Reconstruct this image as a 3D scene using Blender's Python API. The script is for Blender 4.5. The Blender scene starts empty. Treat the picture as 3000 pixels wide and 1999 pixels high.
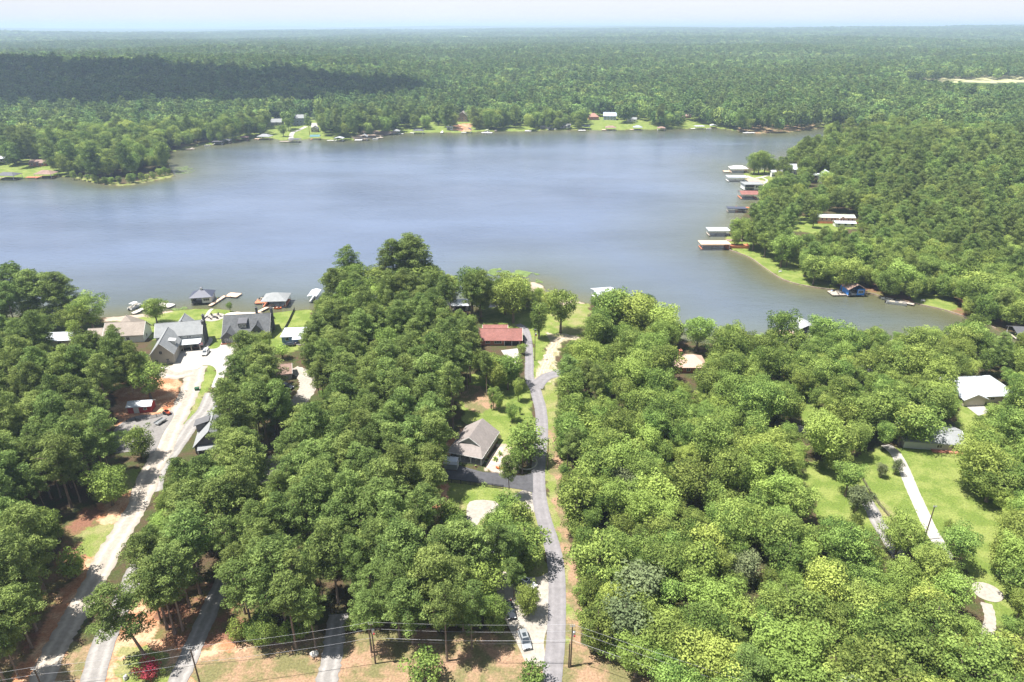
import bpy, bmesh, math, random
import numpy as np
from mathutils import Vector, Matrix
from mathutils.geometry import tessellate_polygon
random.seed(7); RNG = np.random.default_rng(7)
S = bpy.context.scene
COL = S.collection
R = math.radians
# ---------------------------------------------------------------- camera, sky, sun, exposure
H = 115.0; PITCH = R(24.75); F = 2000.0
cam_d = bpy.data.cameras.new('camera'); cam_d.lens = 24; cam_d.sensor_width = 36
cam_d.clip_start = 1; cam_d.clip_end = 60000
cam = bpy.data.objects.new('camera', cam_d); COL.objects.link(cam)
cam.location = (0, 0, H); cam.rotation_euler = (R(90) - PITCH, 0, 0)
S.camera = cam
SUN_EL, SUN_AZ = R(68), R(-100)          # azimuth measured from +Y clockwise: the sun stands to the left
w = bpy.data.worlds.new('World'); S.world = w; w.use_nodes = True
nt = w.node_tree; nt.nodes.clear()
sky = nt.nodes.new('ShaderNodeTexSky'); sky.sky_type = 'NISHITA'; sky.sun_disc = False
sky.sun_elevation = SUN_EL; sky.sun_rotation = SUN_AZ
sky.air_density = 1.0; sky.dust_density = 2.0; sky.ozone_density = 1.0; sky.altitude = 100
bgn = nt.nodes.new('ShaderNodeBackground'); bgn.inputs['Strength'].default_value = 0.08
wo = nt.nodes.new('ShaderNodeOutputWorld')
# thin summer cloud veil mixed over the blue
tcw = nt.nodes.new('ShaderNodeTexCoord'); mpw = nt.nodes.new('ShaderNodeMapping')
mpw.inputs['Scale'].default_value = (1.6, 1.6, 6.0)
nzw = nt.nodes.new('ShaderNodeTexNoise'); nzw.inputs['Scale'].default_value = 2.2; nzw.inputs['Detail'].default_value = 7
rpw = nt.nodes.new('ShaderNodeValToRGB')
rpw.color_ramp.elements[0].position = 0.40; rpw.color_ramp.elements[0].color = (0.94, 0.94, 0.94, 1)
rpw.color_ramp.elements[1].position = 0.68; rpw.color_ramp.elements[1].color = (0.99, 0.99, 0.99, 1)
mxw = nt.nodes.new('ShaderNodeMixRGB'); mxw.inputs['Color2'].default_value = (4.3, 4.27, 4.35, 1)
nt.links.new(tcw.outputs['Generated'], mpw.inputs['Vector']); nt.links.new(mpw.outputs[0], nzw.inputs['Vector'])
nt.links.new(nzw.outputs['Fac'], rpw.inputs['Fac']); nt.links.new(rpw.outputs['Color'], mxw.inputs['Fac'])
# the haze is brightest low down and thins to a bluer, darker zenith
szw = nt.nodes.new('ShaderNodeSeparateXYZ'); mrw = nt.nodes.new('ShaderNodeMapRange'); mrw.inputs['From Min'].default_value = .04; mrw.inputs['From Max'].default_value = .5
cgw = nt.nodes.new('ShaderNodeMixRGB'); cgw.inputs['Color1'].default_value = (5.35, 5.35, 5.5, 1); cgw.inputs['Color2'].default_value = (2.1, 2.5, 3.2, 1)
nt.links.new(tcw.outputs['Generated'], szw.inputs[0]); nt.links.new(szw.outputs['Z'], mrw.inputs['Value']); nt.links.new(mrw.outputs[0], cgw.inputs['Fac']); nt.links.new(cgw.outputs[0], mxw.inputs['Color2'])
nt.links.new(sky.outputs['Color'], mxw.inputs['Color1']); nt.links.new(mxw.outputs[0], bgn.inputs['Color'])
nt.links.new(bgn.outputs[0], wo.inputs['Surface'])
sd = bpy.data.lights.new('sun', 'SUN'); sd.energy = 4.9; sd.angle = R(0.5); sd.color = (1.0, 0.955, 0.89)
sun = bpy.data.objects.new('sun', sd); COL.objects.link(sun)
sv = Vector((math.sin(SUN_AZ) * math.cos(SUN_EL), math.cos(SUN_AZ) * math.cos(SUN_EL), math.sin(SUN_EL)))
sun.rotation_euler = sv.to_track_quat('Z', 'Y').to_euler(); sun.location = (-60, -20, 300)
S.view_settings.view_transform = 'Standard'; S.view_settings.look = 'None'
S.view_settings.gamma = 1; S.view_settings.exposure = 1.2
S.cycles.max_bounces = 6; S.cycles.diffuse_bounces = 3; S.cycles.glossy_bounces = 2
S.cycles.transmission_bounces = 2; S.cycles.volume_bounces = 1; S.cycles.transparent_max_bounces = 4

# ---------------------------------------------------------------- picture to ground
cp, sp_ = math.cos(PITCH), math.sin(PITCH)
def W(px, py, z=0.0):
    u = (px - 1500) / F; v = (999.5 - py) / F
    dx, dy, dz = u, cp + v * sp_, -sp_ + v * cp
    t = (z - H) / dz
    return (dx * t, dy * t)
def proj(x, y, z):
    zc = y * cp - (z - H) * sp_
    yc = y * sp_ + (z - H) * cp
    return 1500 + F * x / zc, 999.5 - F * yc / zc
FR = {'p': (0, 0, 1.0), 'o': (0, 0, 2353 / 3000.), 'q1': (0, 50, 2.353), 'q2': (1000, 50, 2.353), 'q3': (2000, 50, 2.353),
      'q4': (0, 700, 2.353), 'q5': (1000, 700, 2.353), 'q6': (2000, 450, 2.353), 'r1': (2000, 900, 2.353),
      'r2': (0, 1150, 1.847), 'r3': (1000, 1150, 1.847), 'r4': (2000, 1150, 1.847), 'r5': (1250, 1100, 3.92),
      'r6': (200, 800, 3.1373)}
def T(f, pts):
    ox, oy, s = FR[f]
    return [(ox + x / s, oy + y / s) for x, y in pts]
def G(f, x, y, z=0.0):
    ox, oy, s = FR[f]
    return W(ox + x / s, oy + y / s, z)
def pip(px, py, poly):
    px = np.asarray(px, float); py = np.asarray(py, float)
    P = np.array(poly, float)
    bx0, by0 = P.min(0); bx1, by1 = P.max(0)
    ins = np.zeros(px.shape, bool)
    m = (px > bx0) & (px < bx1) & (py > by0) & (py < by1)
    if not m.any(): return ins
    x = px[m]; y = py[m]; r = np.zeros(x.shape, bool)
    n = len(P)
    for i in range(n):
        x1, y1 = P[i]; x2, y2 = P[(i + 1) % n]
        if y1 == y2: continue
        c = ((y1 > y) != (y2 > y)) & (x < (x2 - x1) * (y - y1) / (y2 - y1) + x1)
        r ^= c
    ins[m] = r
    return ins
def segdist(px, py, poly, closed=True):
    d = np.full(px.shape, 1e18)
    n = len(poly)
    for i in range(n if closed else n - 1):
        x1, y1 = poly[i]; x2, y2 = poly[(i + 1) % n]
        vx, vy = x2 - x1, y2 - y1; L = vx * vx + vy * vy + 1e-9
        t = np.clip(((px - x1) * vx + (py - y1) * vy) / L, 0, 1)
        d = np.minimum(d, (px - x1 - t * vx) ** 2 + (py - y1 - t * vy) ** 2)
    return np.sqrt(d)
def smooth_poly(pts, closed=True, n=5):
    out = []; m = len(pts)
    rng = range(m) if closed else range(m - 1)
    for i in rng:
        if closed: p = [pts[(i + k) % m] for k in (-1, 0, 1, 2)]
        else: p = [pts[max(0, i - 1)], pts[i], pts[i + 1], pts[min(m - 1, i + 2)]]
        for k in range(n):
            t = k / n
            a = []
            for c in (0, 1):
                p0, p1, p2, p3 = (q[c] for q in p)
                a.append(.5 * (2 * p1 + (p2 - p0) * t + (2 * p0 - 5 * p1 + 4 * p2 - p3) * t * t + (3 * p1 - p0 - 3 * p2 + p3) * t ** 3))
            out.append(tuple(a))
    if not closed: out.append(pts[-1])
    return out
def vnoise(x, y, seed=0):
    x = np.asarray(x, float); y = np.asarray(y, float)
    xi = np.floor(x).astype(np.int64); yi = np.floor(y).astype(np.int64)
    fx = x - xi; fy = y - yi; fx = fx * fx * (3 - 2 * fx); fy = fy * fy * (3 - 2 * fy)
    def h(a, b):
        n = (a * 374761393 + b * 668265263 + seed * 1442695041) & 0xffffffff
        n = ((n ^ (n >> 13)) * 1274126177) & 0xffffffff
        return ((n ^ (n >> 16)) & 0xffff) / 65535.0
    return (h(xi, yi) * (1 - fx) + h(xi + 1, yi) * fx) * (1 - fy) + (h(xi, yi + 1) * (1 - fx) + h(xi + 1, yi + 1) * fx) * fy

# ---------------------------------------------------------------- materials
MATS = {}
def mat(name, rgb, rough=.8, var=.25, scale=1.5, bump=0.0, metal=0.0, spec=.3, rgb2=None, stretch=None, coord='Object', ruts=0.0):
    if name in MATS: return MATS[name]
    m = bpy.data.materials.new(name); m.use_nodes = True; t = m.node_tree
    b = t.nodes['Principled BSDF']
    b.inputs['Roughness'].default_value = rough; b.inputs['Metallic'].default_value = metal
    b.inputs['Specular IOR Level'].default_value = spec
    tc = t.nodes.new('ShaderNodeTexCoord'); nz = t.nodes.new('ShaderNodeTexNoise')
    nz.inputs['Scale'].default_value = scale; nz.inputs['Detail'].default_value = 5; nz.inputs['Roughness'].default_value = .65
    src = tc.outputs[coord]
    if stretch:
        mp = t.nodes.new('ShaderNodeMapping'); mp.inputs['Scale'].default_value = stretch
        t.links.new(src, mp.inputs['Vector']); src = mp.outputs[0]
    t.links.new(src, nz.inputs['Vector'])
    rp = t.nodes.new('ShaderNodeValToRGB'); rp.color_ramp.elements[0].position = .3; rp.color_ramp.elements[1].position = .7
    c2 = rgb2 or tuple(min(1, c * (1 + var)) for c in rgb); c1 = rgb if rgb2 else tuple(c * (1 - var) for c in rgb)
    rp.color_ramp.elements[0].color = (*c1, 1); rp.color_ramp.elements[1].color = (*c2, 1)
    t.links.new(nz.outputs['Fac'], rp.inputs['Fac'])
    n2 = t.nodes.new('ShaderNodeTexNoise'); n2.inputs['Scale'].default_value = scale * .18; n2.inputs['Detail'].default_value = 6; n2.inputs['Roughness'].default_value = .7
    t.links.new(src, n2.inputs['Vector']); mr = t.nodes.new('ShaderNodeMapRange'); mr.inputs['From Min'].default_value = .3; mr.inputs['From Max'].default_value = .7
    mr.inputs['To Min'].default_value = 1 - var * .8; mr.inputs['To Max'].default_value = 1 + var * .8
    t.links.new(n2.outputs['Fac'], mr.inputs['Value']); mm = t.nodes.new('ShaderNodeMixRGB'); mm.blend_type = 'MULTIPLY'; mm.inputs['Fac'].default_value = 1
    t.links.new(rp.outputs['Color'], mm.inputs['Color1']); t.links.new(mr.outputs[0], mm.inputs['Color2']); last = mm
    if ruts:
        at = t.nodes.new('ShaderNodeAttribute'); at.attribute_name = 'rut'; m5 = t.nodes.new('ShaderNodeMapRange'); m5.inputs['To Min'].default_value = 1 - ruts * .5; m5.inputs['To Max'].default_value = 1 + ruts
        t.links.new(at.outputs['Fac'], m5.inputs['Value']); m6 = t.nodes.new('ShaderNodeMixRGB'); m6.blend_type = 'MULTIPLY'; m6.inputs['Fac'].default_value = 1
        t.links.new(mm.outputs[0], m6.inputs['Color1']); t.links.new(m5.outputs[0], m6.inputs['Color2']); last = m6
    t.links.new(last.outputs[0], b.inputs['Base Color'])
    if bump:
        bp = t.nodes.new('ShaderNodeBump'); bp.inputs['Strength'].default_value = bump; bp.inputs['Distance'].default_value = .1
        t.links.new(nz.outputs['Fac'], bp.inputs['Height']); t.links.new(bp.outputs[0], b.inputs['Normal'])
    MATS[name] = m
    return m
def leaf_mat(name, c_dark, c_light, c_alt, trans=.25, hue=.035, val=.45):
    m = bpy.data.materials.new(name); m.use_nodes = True; t = m.node_tree; t.nodes.clear()
    out = t.nodes.new('ShaderNodeOutputMaterial')
    at = t.nodes.new('ShaderNodeAttribute'); at.attribute_name = 'tone'
    rp = t.nodes.new('ShaderNodeValToRGB'); e = rp.color_ramp.elements
    e[0].position = 0; e[0].color = (*c_dark, 1); e[1].position = 1; e[1].color = (*c_light, 1)
    t.links.new(at.outputs['Fac'], rp.inputs['Fac'])
    oi = t.nodes.new('ShaderNodeObjectInfo')
    mx = t.nodes.new('ShaderNodeMixRGB'); mx.inputs['Color2'].default_value = (*c_alt, 1)
    mr = t.nodes.new('ShaderNodeMapRange'); mr.inputs['From Min'].default_value = .55; mr.inputs['To Max'].default_value = .75
    t.links.new(oi.outputs['Random'], mr.inputs['Value']); t.links.new(mr.outputs[0], mx.inputs['Fac'])
    t.links.new(rp.outputs['Color'], mx.inputs['Color1'])
    hs = t.nodes.new('ShaderNodeHueSaturation')
    m1 = t.nodes.new('ShaderNodeMath'); m1.operation = 'MULTIPLY'; m1.inputs[1].default_value = 7.31
    m2 = t.nodes.new('ShaderNodeMath'); m2.operation = 'FRACT'
    mh = t.nodes.new('ShaderNodeMapRange'); mh.inputs['To Min'].default_value = .5 - hue; mh.inputs['To Max'].default_value = .5 + hue
    m3 = t.nodes.new('ShaderNodeMath'); m3.operation = 'MULTIPLY'; m3.inputs[1].default_value = 23.7
    m4 = t.nodes.new('ShaderNodeMath'); m4.operation = 'FRACT'
    mv = t.nodes.new('ShaderNodeMapRange'); mv.inputs['To Min'].default_value = 1 - val; mv.inputs['To Max'].default_value = 1 + val
    t.links.new(oi.outputs['Random'], m1.inputs[0]); t.links.new(m1.outputs[0], m2.inputs[0]); t.links.new(m2.outputs[0], mh.inputs['Value'])
    t.links.new(oi.outputs['Random'], m3.inputs[0]); t.links.new(m3.outputs[0], m4.inputs[0]); t.links.new(m4.outputs[0], mv.inputs['Value'])
    t.links.new(mh.outputs[0], hs.inputs['Hue']); t.links.new(mv.outputs[0], hs.inputs['Value']); t.links.new(mx.outputs[0], hs.inputs['Color'])
    df = t.nodes.new('ShaderNodeBsdfDiffuse'); tr = t.nodes.new('ShaderNodeBsdfTranslucent'); ms = t.nodes.new('ShaderNodeMixShader')
    ms.inputs[0].default_value = trans
    t.links.new(hs.outputs[0], df.inputs['Color']); t.links.new(hs.outputs[0], tr.inputs['Color'])
    t.links.new(df.outputs[0], ms.inputs[1]); t.links.new(tr.outputs[0], ms.inputs[2]); t.links.new(ms.outputs[0], out.inputs['Surface'])
    MATS[name] = m
    return m
L_PINE = leaf_mat('pine_needles', (.085, .130, .040), (.295, .385, .115), (.22, .29, .085), .28, .014, .22)
L_BROAD = leaf_mat('broad_leaves', (.085, .138, .036), (.325, .425, .11), (.34, .43, .105), .30, .016, .26)
L_FAR = leaf_mat('distant_leaves', (.070, .120, .042), (.235, .34, .105), (.29, .38, .10), .25, .02, .36)
L_FARP = leaf_mat('distant_needles', (.070, .120, .042), (.22, .31, .095), (.17, .24, .08), .15, .02, .25)
L_GRAY = leaf_mat('grey_green_leaves', (.10, .13, .065), (.26, .31, .15), (.22, .26, .12), .2, .02, .2)
L_PINK = leaf_mat('pink_blossom', (.10, .13, .03), (.50, .04, .10), (.45, .05, .10), .2, .01, .1)
M_BARK = mat('bark', (.17, .135, .105), .95, .35, 1.2, .3, stretch=(4, 4, .6))
M_PBARK = mat('pine_bark', (.20, .15, .12), .95, .35, 1.2, .3, stretch=(4, 4, .6))

# ---------------------------------------------------------------- mesh helpers
def tag(o, label=None, cat=None, group=None, kind=None):
    if label: o['label'] = label
    if cat: o['category'] = cat
    if group: o['group'] = group
    if kind: o['kind'] = kind
    return o
def thing(name, label, cat, loc=(0, 0, 0), rz=0.0, group=None):
    o = bpy.data.objects.new(name, None); COL.objects.link(o); o.empty_display_size = .5
    o.location = loc; o.rotation_euler = (0, 0, rz)
    return tag(o, label, cat, group)
class MB:
    def __init__(s): s.v = []; s.f = []
    def add(s, vs, fs):
        n = len(s.v); s.v += [tuple(v) for v in vs]; s.f += [tuple(i + n for i in f) for f in fs]; return s
    def box(s, c, d, rz=0.0, M=None):
        x, y, z = d[0] / 2, d[1] / 2, d[2] / 2
        vs = [Vector((a, b, e)) for e in (-z, z) for a, b in ((-x, -y), (x, -y), (x, y), (-x, y))]
        if rz:
            q = Matrix.Rotation(rz, 3, 'Z'); vs = [q @ v for v in vs]
        if M: vs = [M @ v for v in vs]
        vs = [v + Vector(c) for v in vs]
        return s.add(vs, [(0, 3, 2, 1), (4, 5, 6, 7), (0, 1, 5, 4), (1, 2, 6, 5), (2, 3, 7, 6), (3, 0, 4, 7)])
    def tube(s, p0, p1, r0, r1=None, n=8, caps=True):
        r1 = r0 if r1 is None else r1
        p0 = Vector(p0); p1 = Vector(p1); d = (p1 - p0).normalized()
        a = d.orthogonal().normalized(); b = d.cross(a)
        vs = []
        for p, r in ((p0, r0), (p1, r1)):
            for k in range(n):
                t = 2 * math.pi * k / n; vs.append(p + (a * math.cos(t) + b * math.sin(t)) * r)
        fs = [(k, (k + 1) % n, n + (k + 1) % n, n + k) for k in range(n)]
        if caps: fs += [tuple(range(n - 1, -1, -1)), tuple(range(n, 2 * n))]
        return s.add(vs, fs)
    def prism(s, poly, z0, z1):           # extruded outline
        n = len(poly)
        vs = [(x, y, z0) for x, y in poly] + [(x, y, z1) for x, y in poly]
        fs = [(i, (i + 1) % n, n + (i + 1) % n, n + i) for i in range(n)]
        tr = tessellate_polygon([[Vector((x, y, 0)) for x, y in poly]])
        return s.add(vs, fs + [tuple(reversed(t)) for t in tr] + [tuple(i + n for i in t) for t in tr])
    def slab(s, quad, t):                 # sloping plate: top surface quad, thickness t downwards
        q = [Vector(a) for a in quad]; n = len(q)
        vs = [tuple(a) for a in q] + [(a.x, a.y, a.z - t) for a in q]
        fs = [tuple(range(n)), tuple(range(2 * n - 1, n - 1, -1))] + [(i, n + i, n + (i + 1) % n, (i + 1) % n) for i in range(n)]
        return s.add(vs, fs)
    def build(s, name, m, parent=None, smooth=False):
        me = bpy.data.meshes.new(name); me.from_pydata(s.v, [], s.f); me.validate()
        bm = bmesh.new(); bm.from_mesh(me); bmesh.ops.recalc_face_normals(bm, faces=bm.faces); bm.to_mesh(me); bm.free()
        if m: me.materials.append(m)
        if smooth: me.polygons.foreach_set('use_smooth', [True] * len(me.polygons))
        o = bpy.data.objects.new(name, me); COL.objects.link(o)
        if parent: o.parent = parent
        return o
def tube_path(mb, pts, r, n=6):
    for a, b in zip(pts[:-1], pts[1:]): mb.tube(a, b, r, r, n, caps=True)
def copy_tree(o, parent=None):
    c = o.copy(); COL.objects.link(c)
    if parent: c.parent = parent
    for ch in list(o.children): copy_tree(ch, c)
    return c
def np_mesh(name, V, F, smooth=False):
    me = bpy.data.meshes.new(name); V = np.asarray(V, np.float32); F = np.asarray(F, np.int32)
    me.vertices.add(len(V)); me.vertices.foreach_set('co', V.ravel())
    k = F.shape[1]; me.loops.add(F.size); me.loops.foreach_set('vertex_index', F.ravel())
    me.polygons.add(len(F)); me.polygons.foreach_set('loop_start', np.arange(0, F.size, k, dtype=np.int32))
    me.polygons.foreach_set('loop_total', np.full(len(F), k, np.int32))
    if smooth: me.polygons.foreach_set('use_smooth', np.ones(len(F), bool))
    me.update(calc_edges=True)
    return me

# ---------------------------------------------------------------- shorelines (traced on the ground plane)
NEAR_SHORE = [(-1500, 940), (-600, 932), (0, 926), (150, 930), (306, 929), (382, 923), (497, 910), (548, 906), (608, 904), (663, 907),
    (722, 919), (786, 918), (863, 908), (910, 906), (1000, 905), (1150, 908), (1250, 905), (1340, 893), (1425, 900), (1480, 897)]
BEACH = [(1500, 880), (1515, 850), (1530, 830), (1560, 826), (1592, 838), (1600, 860), (1640, 876), (1690, 880), (1718, 888)]
NEAR_SHORE2 = [(1800, 905), (1900, 950), (1990, 990), (2042, 1003), (2098, 1008), (2200, 1015), (2310, 1015), (2450, 1022), (2650, 1015), (2800, 1025),
    (3000, 1050), (3400, 1085), (4200, 1140)]
COVE_BANK = [(4200, 1060), (3400, 1015), (3000, 985), (2918, 962), (2880, 947), (2778, 911), (2700, 893), (2640, 880), (2595, 875), (2565, 862),
    (2523, 856), (2450, 849), (2370, 839), (2297, 820), (2242, 786), (2200, 756), (2157, 739), (2127, 726), (2123, 705), (2132, 688),
    (2160, 650), (2190, 620), (2222, 590), (2225, 560), (2195, 535), (2180, 515), (2187, 490), (2234, 496), (2280, 482), (2340, 458),
    (2420, 435), (2500, 420), (2600, 405)]
FAR_SHORE = [(2610, 390), (2590, 384), (2530, 377), (2420, 375), (2353, 380), (2318, 386), (2238, 390), (2170, 386), (2100, 375), (2000, 377),
    (1892, 379), (1786, 381), (1722, 381), (1616, 381), (1531, 384), (1425, 384), (1361, 388), (1238, 388), (1157, 392), (1110, 398),
    (1085, 405), (1000, 411), (935, 405), (875, 409), (829, 411), (786, 403), (722, 407), (671, 420), (586, 426), (544, 435), (501, 445),
    (485, 455), (490, 475), (500, 495), (508, 513), (489, 522), (442, 530), (361, 543), (306, 539), (255, 530), (204, 517), (157, 517),
    (42, 522), (0, 524), (-400, 535), (-1500, 545)]
LAKE_PX = NEAR_SHORE + BEACH + NEAR_SHORE2 + COVE_BANK + FAR_SHORE
LAKE = smooth_poly([W(*p) for p in LAKE_PX], True, 3)
def hz(x, y):                                # rolling country beyond the lake
    x = np.asarray(x, float); y = np.asarray(y, float); r = np.hypot(x, y)
    k = np.clip((r - 950) / 1500, 0, 1); k = k * k * (3 - 2 * k)
    k2 = np.clip((r - 3500) / 6000, 0, 1); k3 = np.clip((r - 7000) / 9000, 0, 1)
    h = k * (22 * vnoise(x / 900 + 3, y / 700 + 9, 3) + 8 * vnoise(x / 300, y / 260, 5))
    h += k2 * (58 * vnoise(x / 3200 + .5, y / 1700 + 2.3, 11) + 14 * np.clip(x / 4000, -1, 1.2))
    h += k3 * 95 * vnoise(x / 5200 + 7.1, y / 2600 + 1.2, 13)
    h += 26 * np.exp(-(((x + 900) / 750) ** 2 + ((y - 1500) / 260) ** 2)) * np.clip((r - 950) / 200, 0, 1)
    h += 7 * np.clip((y - 930) / 250, 0, 1)
    return h
# ---------------------------------------------------------------- ground as one sheet
ZC = {'forest': ((.085, .060, .036), (.058, .072, .024)), 'lawn': ((.125, .175, .036), (.20, .235, .065)),
      'dry': ((.155, .145, .065), (.31, .20, .13)), 'verge': ((.16, .20, .05), (.24, .23, .10)), 'red': ((.36, .17, .09), (.50, .33, .21)), 'straw': ((.20, .10, .065), (.13, .12, .045)),
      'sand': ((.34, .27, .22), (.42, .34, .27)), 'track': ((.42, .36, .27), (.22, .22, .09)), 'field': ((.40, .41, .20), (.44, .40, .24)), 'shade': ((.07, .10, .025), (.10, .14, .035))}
ZONES = [  # later ones win
 ('verge', 'r3', [(500, 480), (1060, 500), (1110, 960), (1120, 1150), (850, 1100), (700, 1000), (500, 700)]),
 ('verge', 'r3', [(1090, 0), (1170, 0), (1150, 60), (1200, 300), (1210, 620), (1250, 780), (1310, 900), (1310, 1400), (1380, 1568), (1180, 1568), (1190, 1000), (1120, 700), (1090, 500)]),
 ('dry', 'r3', [(1120, 60), (1165, 90), (1160, 200), (1215, 420), (1215, 620), (1255, 780), (1310, 900), (1315, 1400), (1800, 1600), (1230, 1600), (1240, 1400), (1225, 1000), (1180, 760), (1150, 560), (1140, 300), (1125, 180)]),
 ('dry', 'p', [(-700, 1900), (390, 1880), (620, 1860), (900, 1850), (1250, 1850), (1500, 1840), (1600, 1850), (1600, 2200), (2400, 2300), (1600, 2600), (-1500, 2600)]),
 ('dry', 'p', [(1700, 1900), (2100, 1960), (2600, 2200), (2600, 2600), (1600, 2600), (1600, 1900)]),
 ('red', 'r2', [(40, 1568), (100, 1350), (330, 1000), (420, 750), (560, 560), (720, 530), (740, 600), (600, 850), (500, 1050), (380, 1300), (230, 1600)]),
 ('straw', 'r2', [(60, 1440), (190, 1150), (280, 950), (370, 700), (500, 600), (560, 700), (440, 880), (330, 1080), (220, 1300), (100, 1500)]),
 ('red', 'r2', [(480, 1600), (560, 1200), (800, 1050), (1250, 1050), (1330, 1200), (1330, 1450), (1100, 1600)]),
 ('straw', 'r2', [(840, 1180), (1150, 1040), (1330, 1100), (1330, 1330), (1000, 1400), (850, 1330)]),
 ('verge', 'r2', [(680, 1360), (800, 1370), (960, 1500), (900, 1600), (640, 1600)]),
 ('verge', 'r2', [(430, 740), (600, 700), (640, 760), (560, 900), (440, 900)]),
 ('verge', 'r2', [(470, 580), (640, 420), (780, 410), (720, 530), (600, 600)]),
 ('dry', 'r2', [(1080, 1420), (1400, 1370), (1500, 1480), (1400, 1600), (1060, 1600)]),
 ('red', 'q4', [(860, 950), (1230, 930), (1250, 1060), (1200, 1180), (1180, 1294), (800, 1294), (780, 1100)]),
 ('lawn', 'q4', [(735, 575), (830, 555), (1170, 492), (1430, 478), (1560, 485), (1850, 510), (2145, 482), (2200, 600), (2060, 720), (2070, 760), (1960, 790), (1880, 770), (1600, 760), (1540, 800), (1430, 770), (1340, 740), (1100, 700), (700, 650)]),
 ('sand', 'q4', [(700, 545), (880, 515), (1000, 510), (1180, 488), (1180, 500), (1000, 540), (860, 560), (760, 580)]),
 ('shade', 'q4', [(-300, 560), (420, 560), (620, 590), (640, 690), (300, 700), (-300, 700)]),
 ('verge', 'r6', [(1180, 1090), (1330, 1040), (1120, 1412), (1040, 1412), (1100, 1220)]),
 ('lawn', 'r6', [(1240, 858), (1320, 860), (1362, 895), (1350, 960), (1290, 1100), (1180, 1090), (1225, 990)]),
 ('dry', 'q4', [(1990, 1040), (2090, 1050), (2090, 1200), (1990, 1150)]),
 ('lawn', 'q5', [(960, 470), (1260, 466), (1560, 452), (1720, 446), (1700, 660), (1500, 700), (1330, 720), (960, 620)]),
 ('verge', 'q5', [(1440, 455), (1720, 446), (1680, 640), (1560, 660), (1450, 600)]),
 ('track', 'q5', [(1400, 650), (1640, 665), (1640, 700), (1520, 700), (1480, 900), (1500, 1000), (1320, 990), (1370, 880), (1430, 760)]),
 ('lawn', 'q5', [(1310, 720), (1420, 700), (1400, 800), (1340, 960), (1310, 960)]),
 ('lawn', 'r3', [(700, -100), (880, -120), (1020, -60), (1040, 60), (1050, 320), (880, 300), (850, 220), (700, 150), (640, 100)]),
 ('lawn', 'q5', [(740, 1030), (1000, 1010), (1300, 1010), (1345, 1294), (860, 1294)]),
 ('dry', 'q5', [(720, 1010), (900, 1000), (1060, 1060), (1100, 1160), (880, 1200)]),
 ('verge', 'q5', [(1385, 1010), (1490, 960), (1490, 1294), (1410, 1294), (1375, 1080)]),
 ('lawn', 'r3', [(560, 500), (850, 505), (850, 590), (640, 600), (560, 575)]),
 ('red', 'r3', [(500, 480), (575, 500), (560, 600), (560, 720), (500, 700)]),
 ('red', 'r5', [(100, 900), (420, 560), (480, 600), (250, 900), (200, 1100), (100, 1080)]),
 ('sand', 'r5', [(660, 1080), (830, 780), (960, 800), (1060, 960), (1070, 1120), (900, 1110)]),
 ('lawn', 'r4', [(660, -100), (740, 60), (690, 160), (660, 200), (640, 60)]),
 ('lawn', 'r4', [(1490, 50), (1700, 60), (1640, 170), (1700, 500), (1900, 600), (1900, 1300), (1660, 1290), (1540, 950), (1450, 800), (1150, 830), (960, 760), (740, 700), (640, 400), (960, 330), (1200, 290), (1450, 300)]),
 ('verge', 'r4', [(1020, 560), (1150, 640), (1300, 800), (1170, 800), (1060, 680)]),
 ('lawn', 'q6', [(290, 570), (430, 580), (1010, 900), (1060, 945), (800, 905), (560, 800), (330, 650)]),
 ('lawn', 'q6', [(330, 640), (900, 700), (1100, 850), (1060, 945), (860, 915), (700, 870), (560, 790), (440, 710)]),
 ('straw', 'q6', [(1060, 850), (1700, 860), (2353, 1000), (2353, 1190), (2160, 1195), (1830, 1090), (1600, 1040), (1350, 990), (1060, 950)]),
 ('lawn', 'q6', [(1560, 1000), (1720, 930), (1880, 960), (1900, 1060), (1830, 1085), (1600, 1040)]),
 ('lawn', 'q6', [(720, 440), (880, 430), (960, 460), (1240, 470), (1200, 520), (900, 560), (730, 520)]),
 ('lawn', 'q3', [(420, 1080), (540, 1050), (660, 1080), (640, 1200), (530, 1280), (430, 1150)]),
 ('sand', 'q3', [(430, 1090), (480, 1110), (560, 1130), (560, 1160), (490, 1180), (440, 1130)]),
 ('lawn', 'q2', [(-700, 700), (60, 800), (240, 780), (400, 700), (620, 690), (740, 730), (880, 700), (1300, 700), (1700, 640), (2353, 680), (2700, 680), (2700, 800), (2100, 790), (1300, 800), (850, 810), (200, 850), (-200, 880)]),
 ('sand', 'q2', [(60, 820), (140, 780), (400, 790), (330, 820), (100, 845)]),
 ('red', 'q2', [(780, 740), (900, 735), (900, 790), (780, 785)]),
 ('lawn', 'q1', [(1180, 925), (1360, 880), (1500, 850), (1640, 800), (1830, 800), (1860, 700), (2150, 700), (2250, 780), (2500, 800), (2353, 860), (1950, 860), (1700, 850), (1300, 910)]),
 ('lawn', 'q1', [(-600, 960), (160, 960), (340, 1000), (500, 1070), (500, 1110), (200, 1115), (-600, 1130)]),
 ('verge', 'q1', [(470, 1090), (720, 1130), (860, 1150), (1195, 1080), (1200, 1100), (850, 1165), (480, 1115)]),
 ('dry', 'q3', [(380, 740), (830, 730), (1300, 740), (1300, 790), (560, 805), (380, 790)]),
 ('verge', 'q3', [(1100, 540), (1220, 540), (1200, 640), (1280, 760), (900, 760), (1040, 640)]),
 ('field', 'q3', [(1500, 400), (2400, 385), (2700, 385), (2700, 425), (2100, 435), (1800, 437)]),
 ('sand', 'q5', [(1215, 285), (1420, 300), (1500, 430), (1700, 440), (1560, 458), (1260, 466), (1200, 440)]),
]
az = np.concatenate([np.radians(np.linspace(-49, 49, 560)), np.radians(np.linspace(54, 306, 43))])
az = np.concatenate([az])
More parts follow.
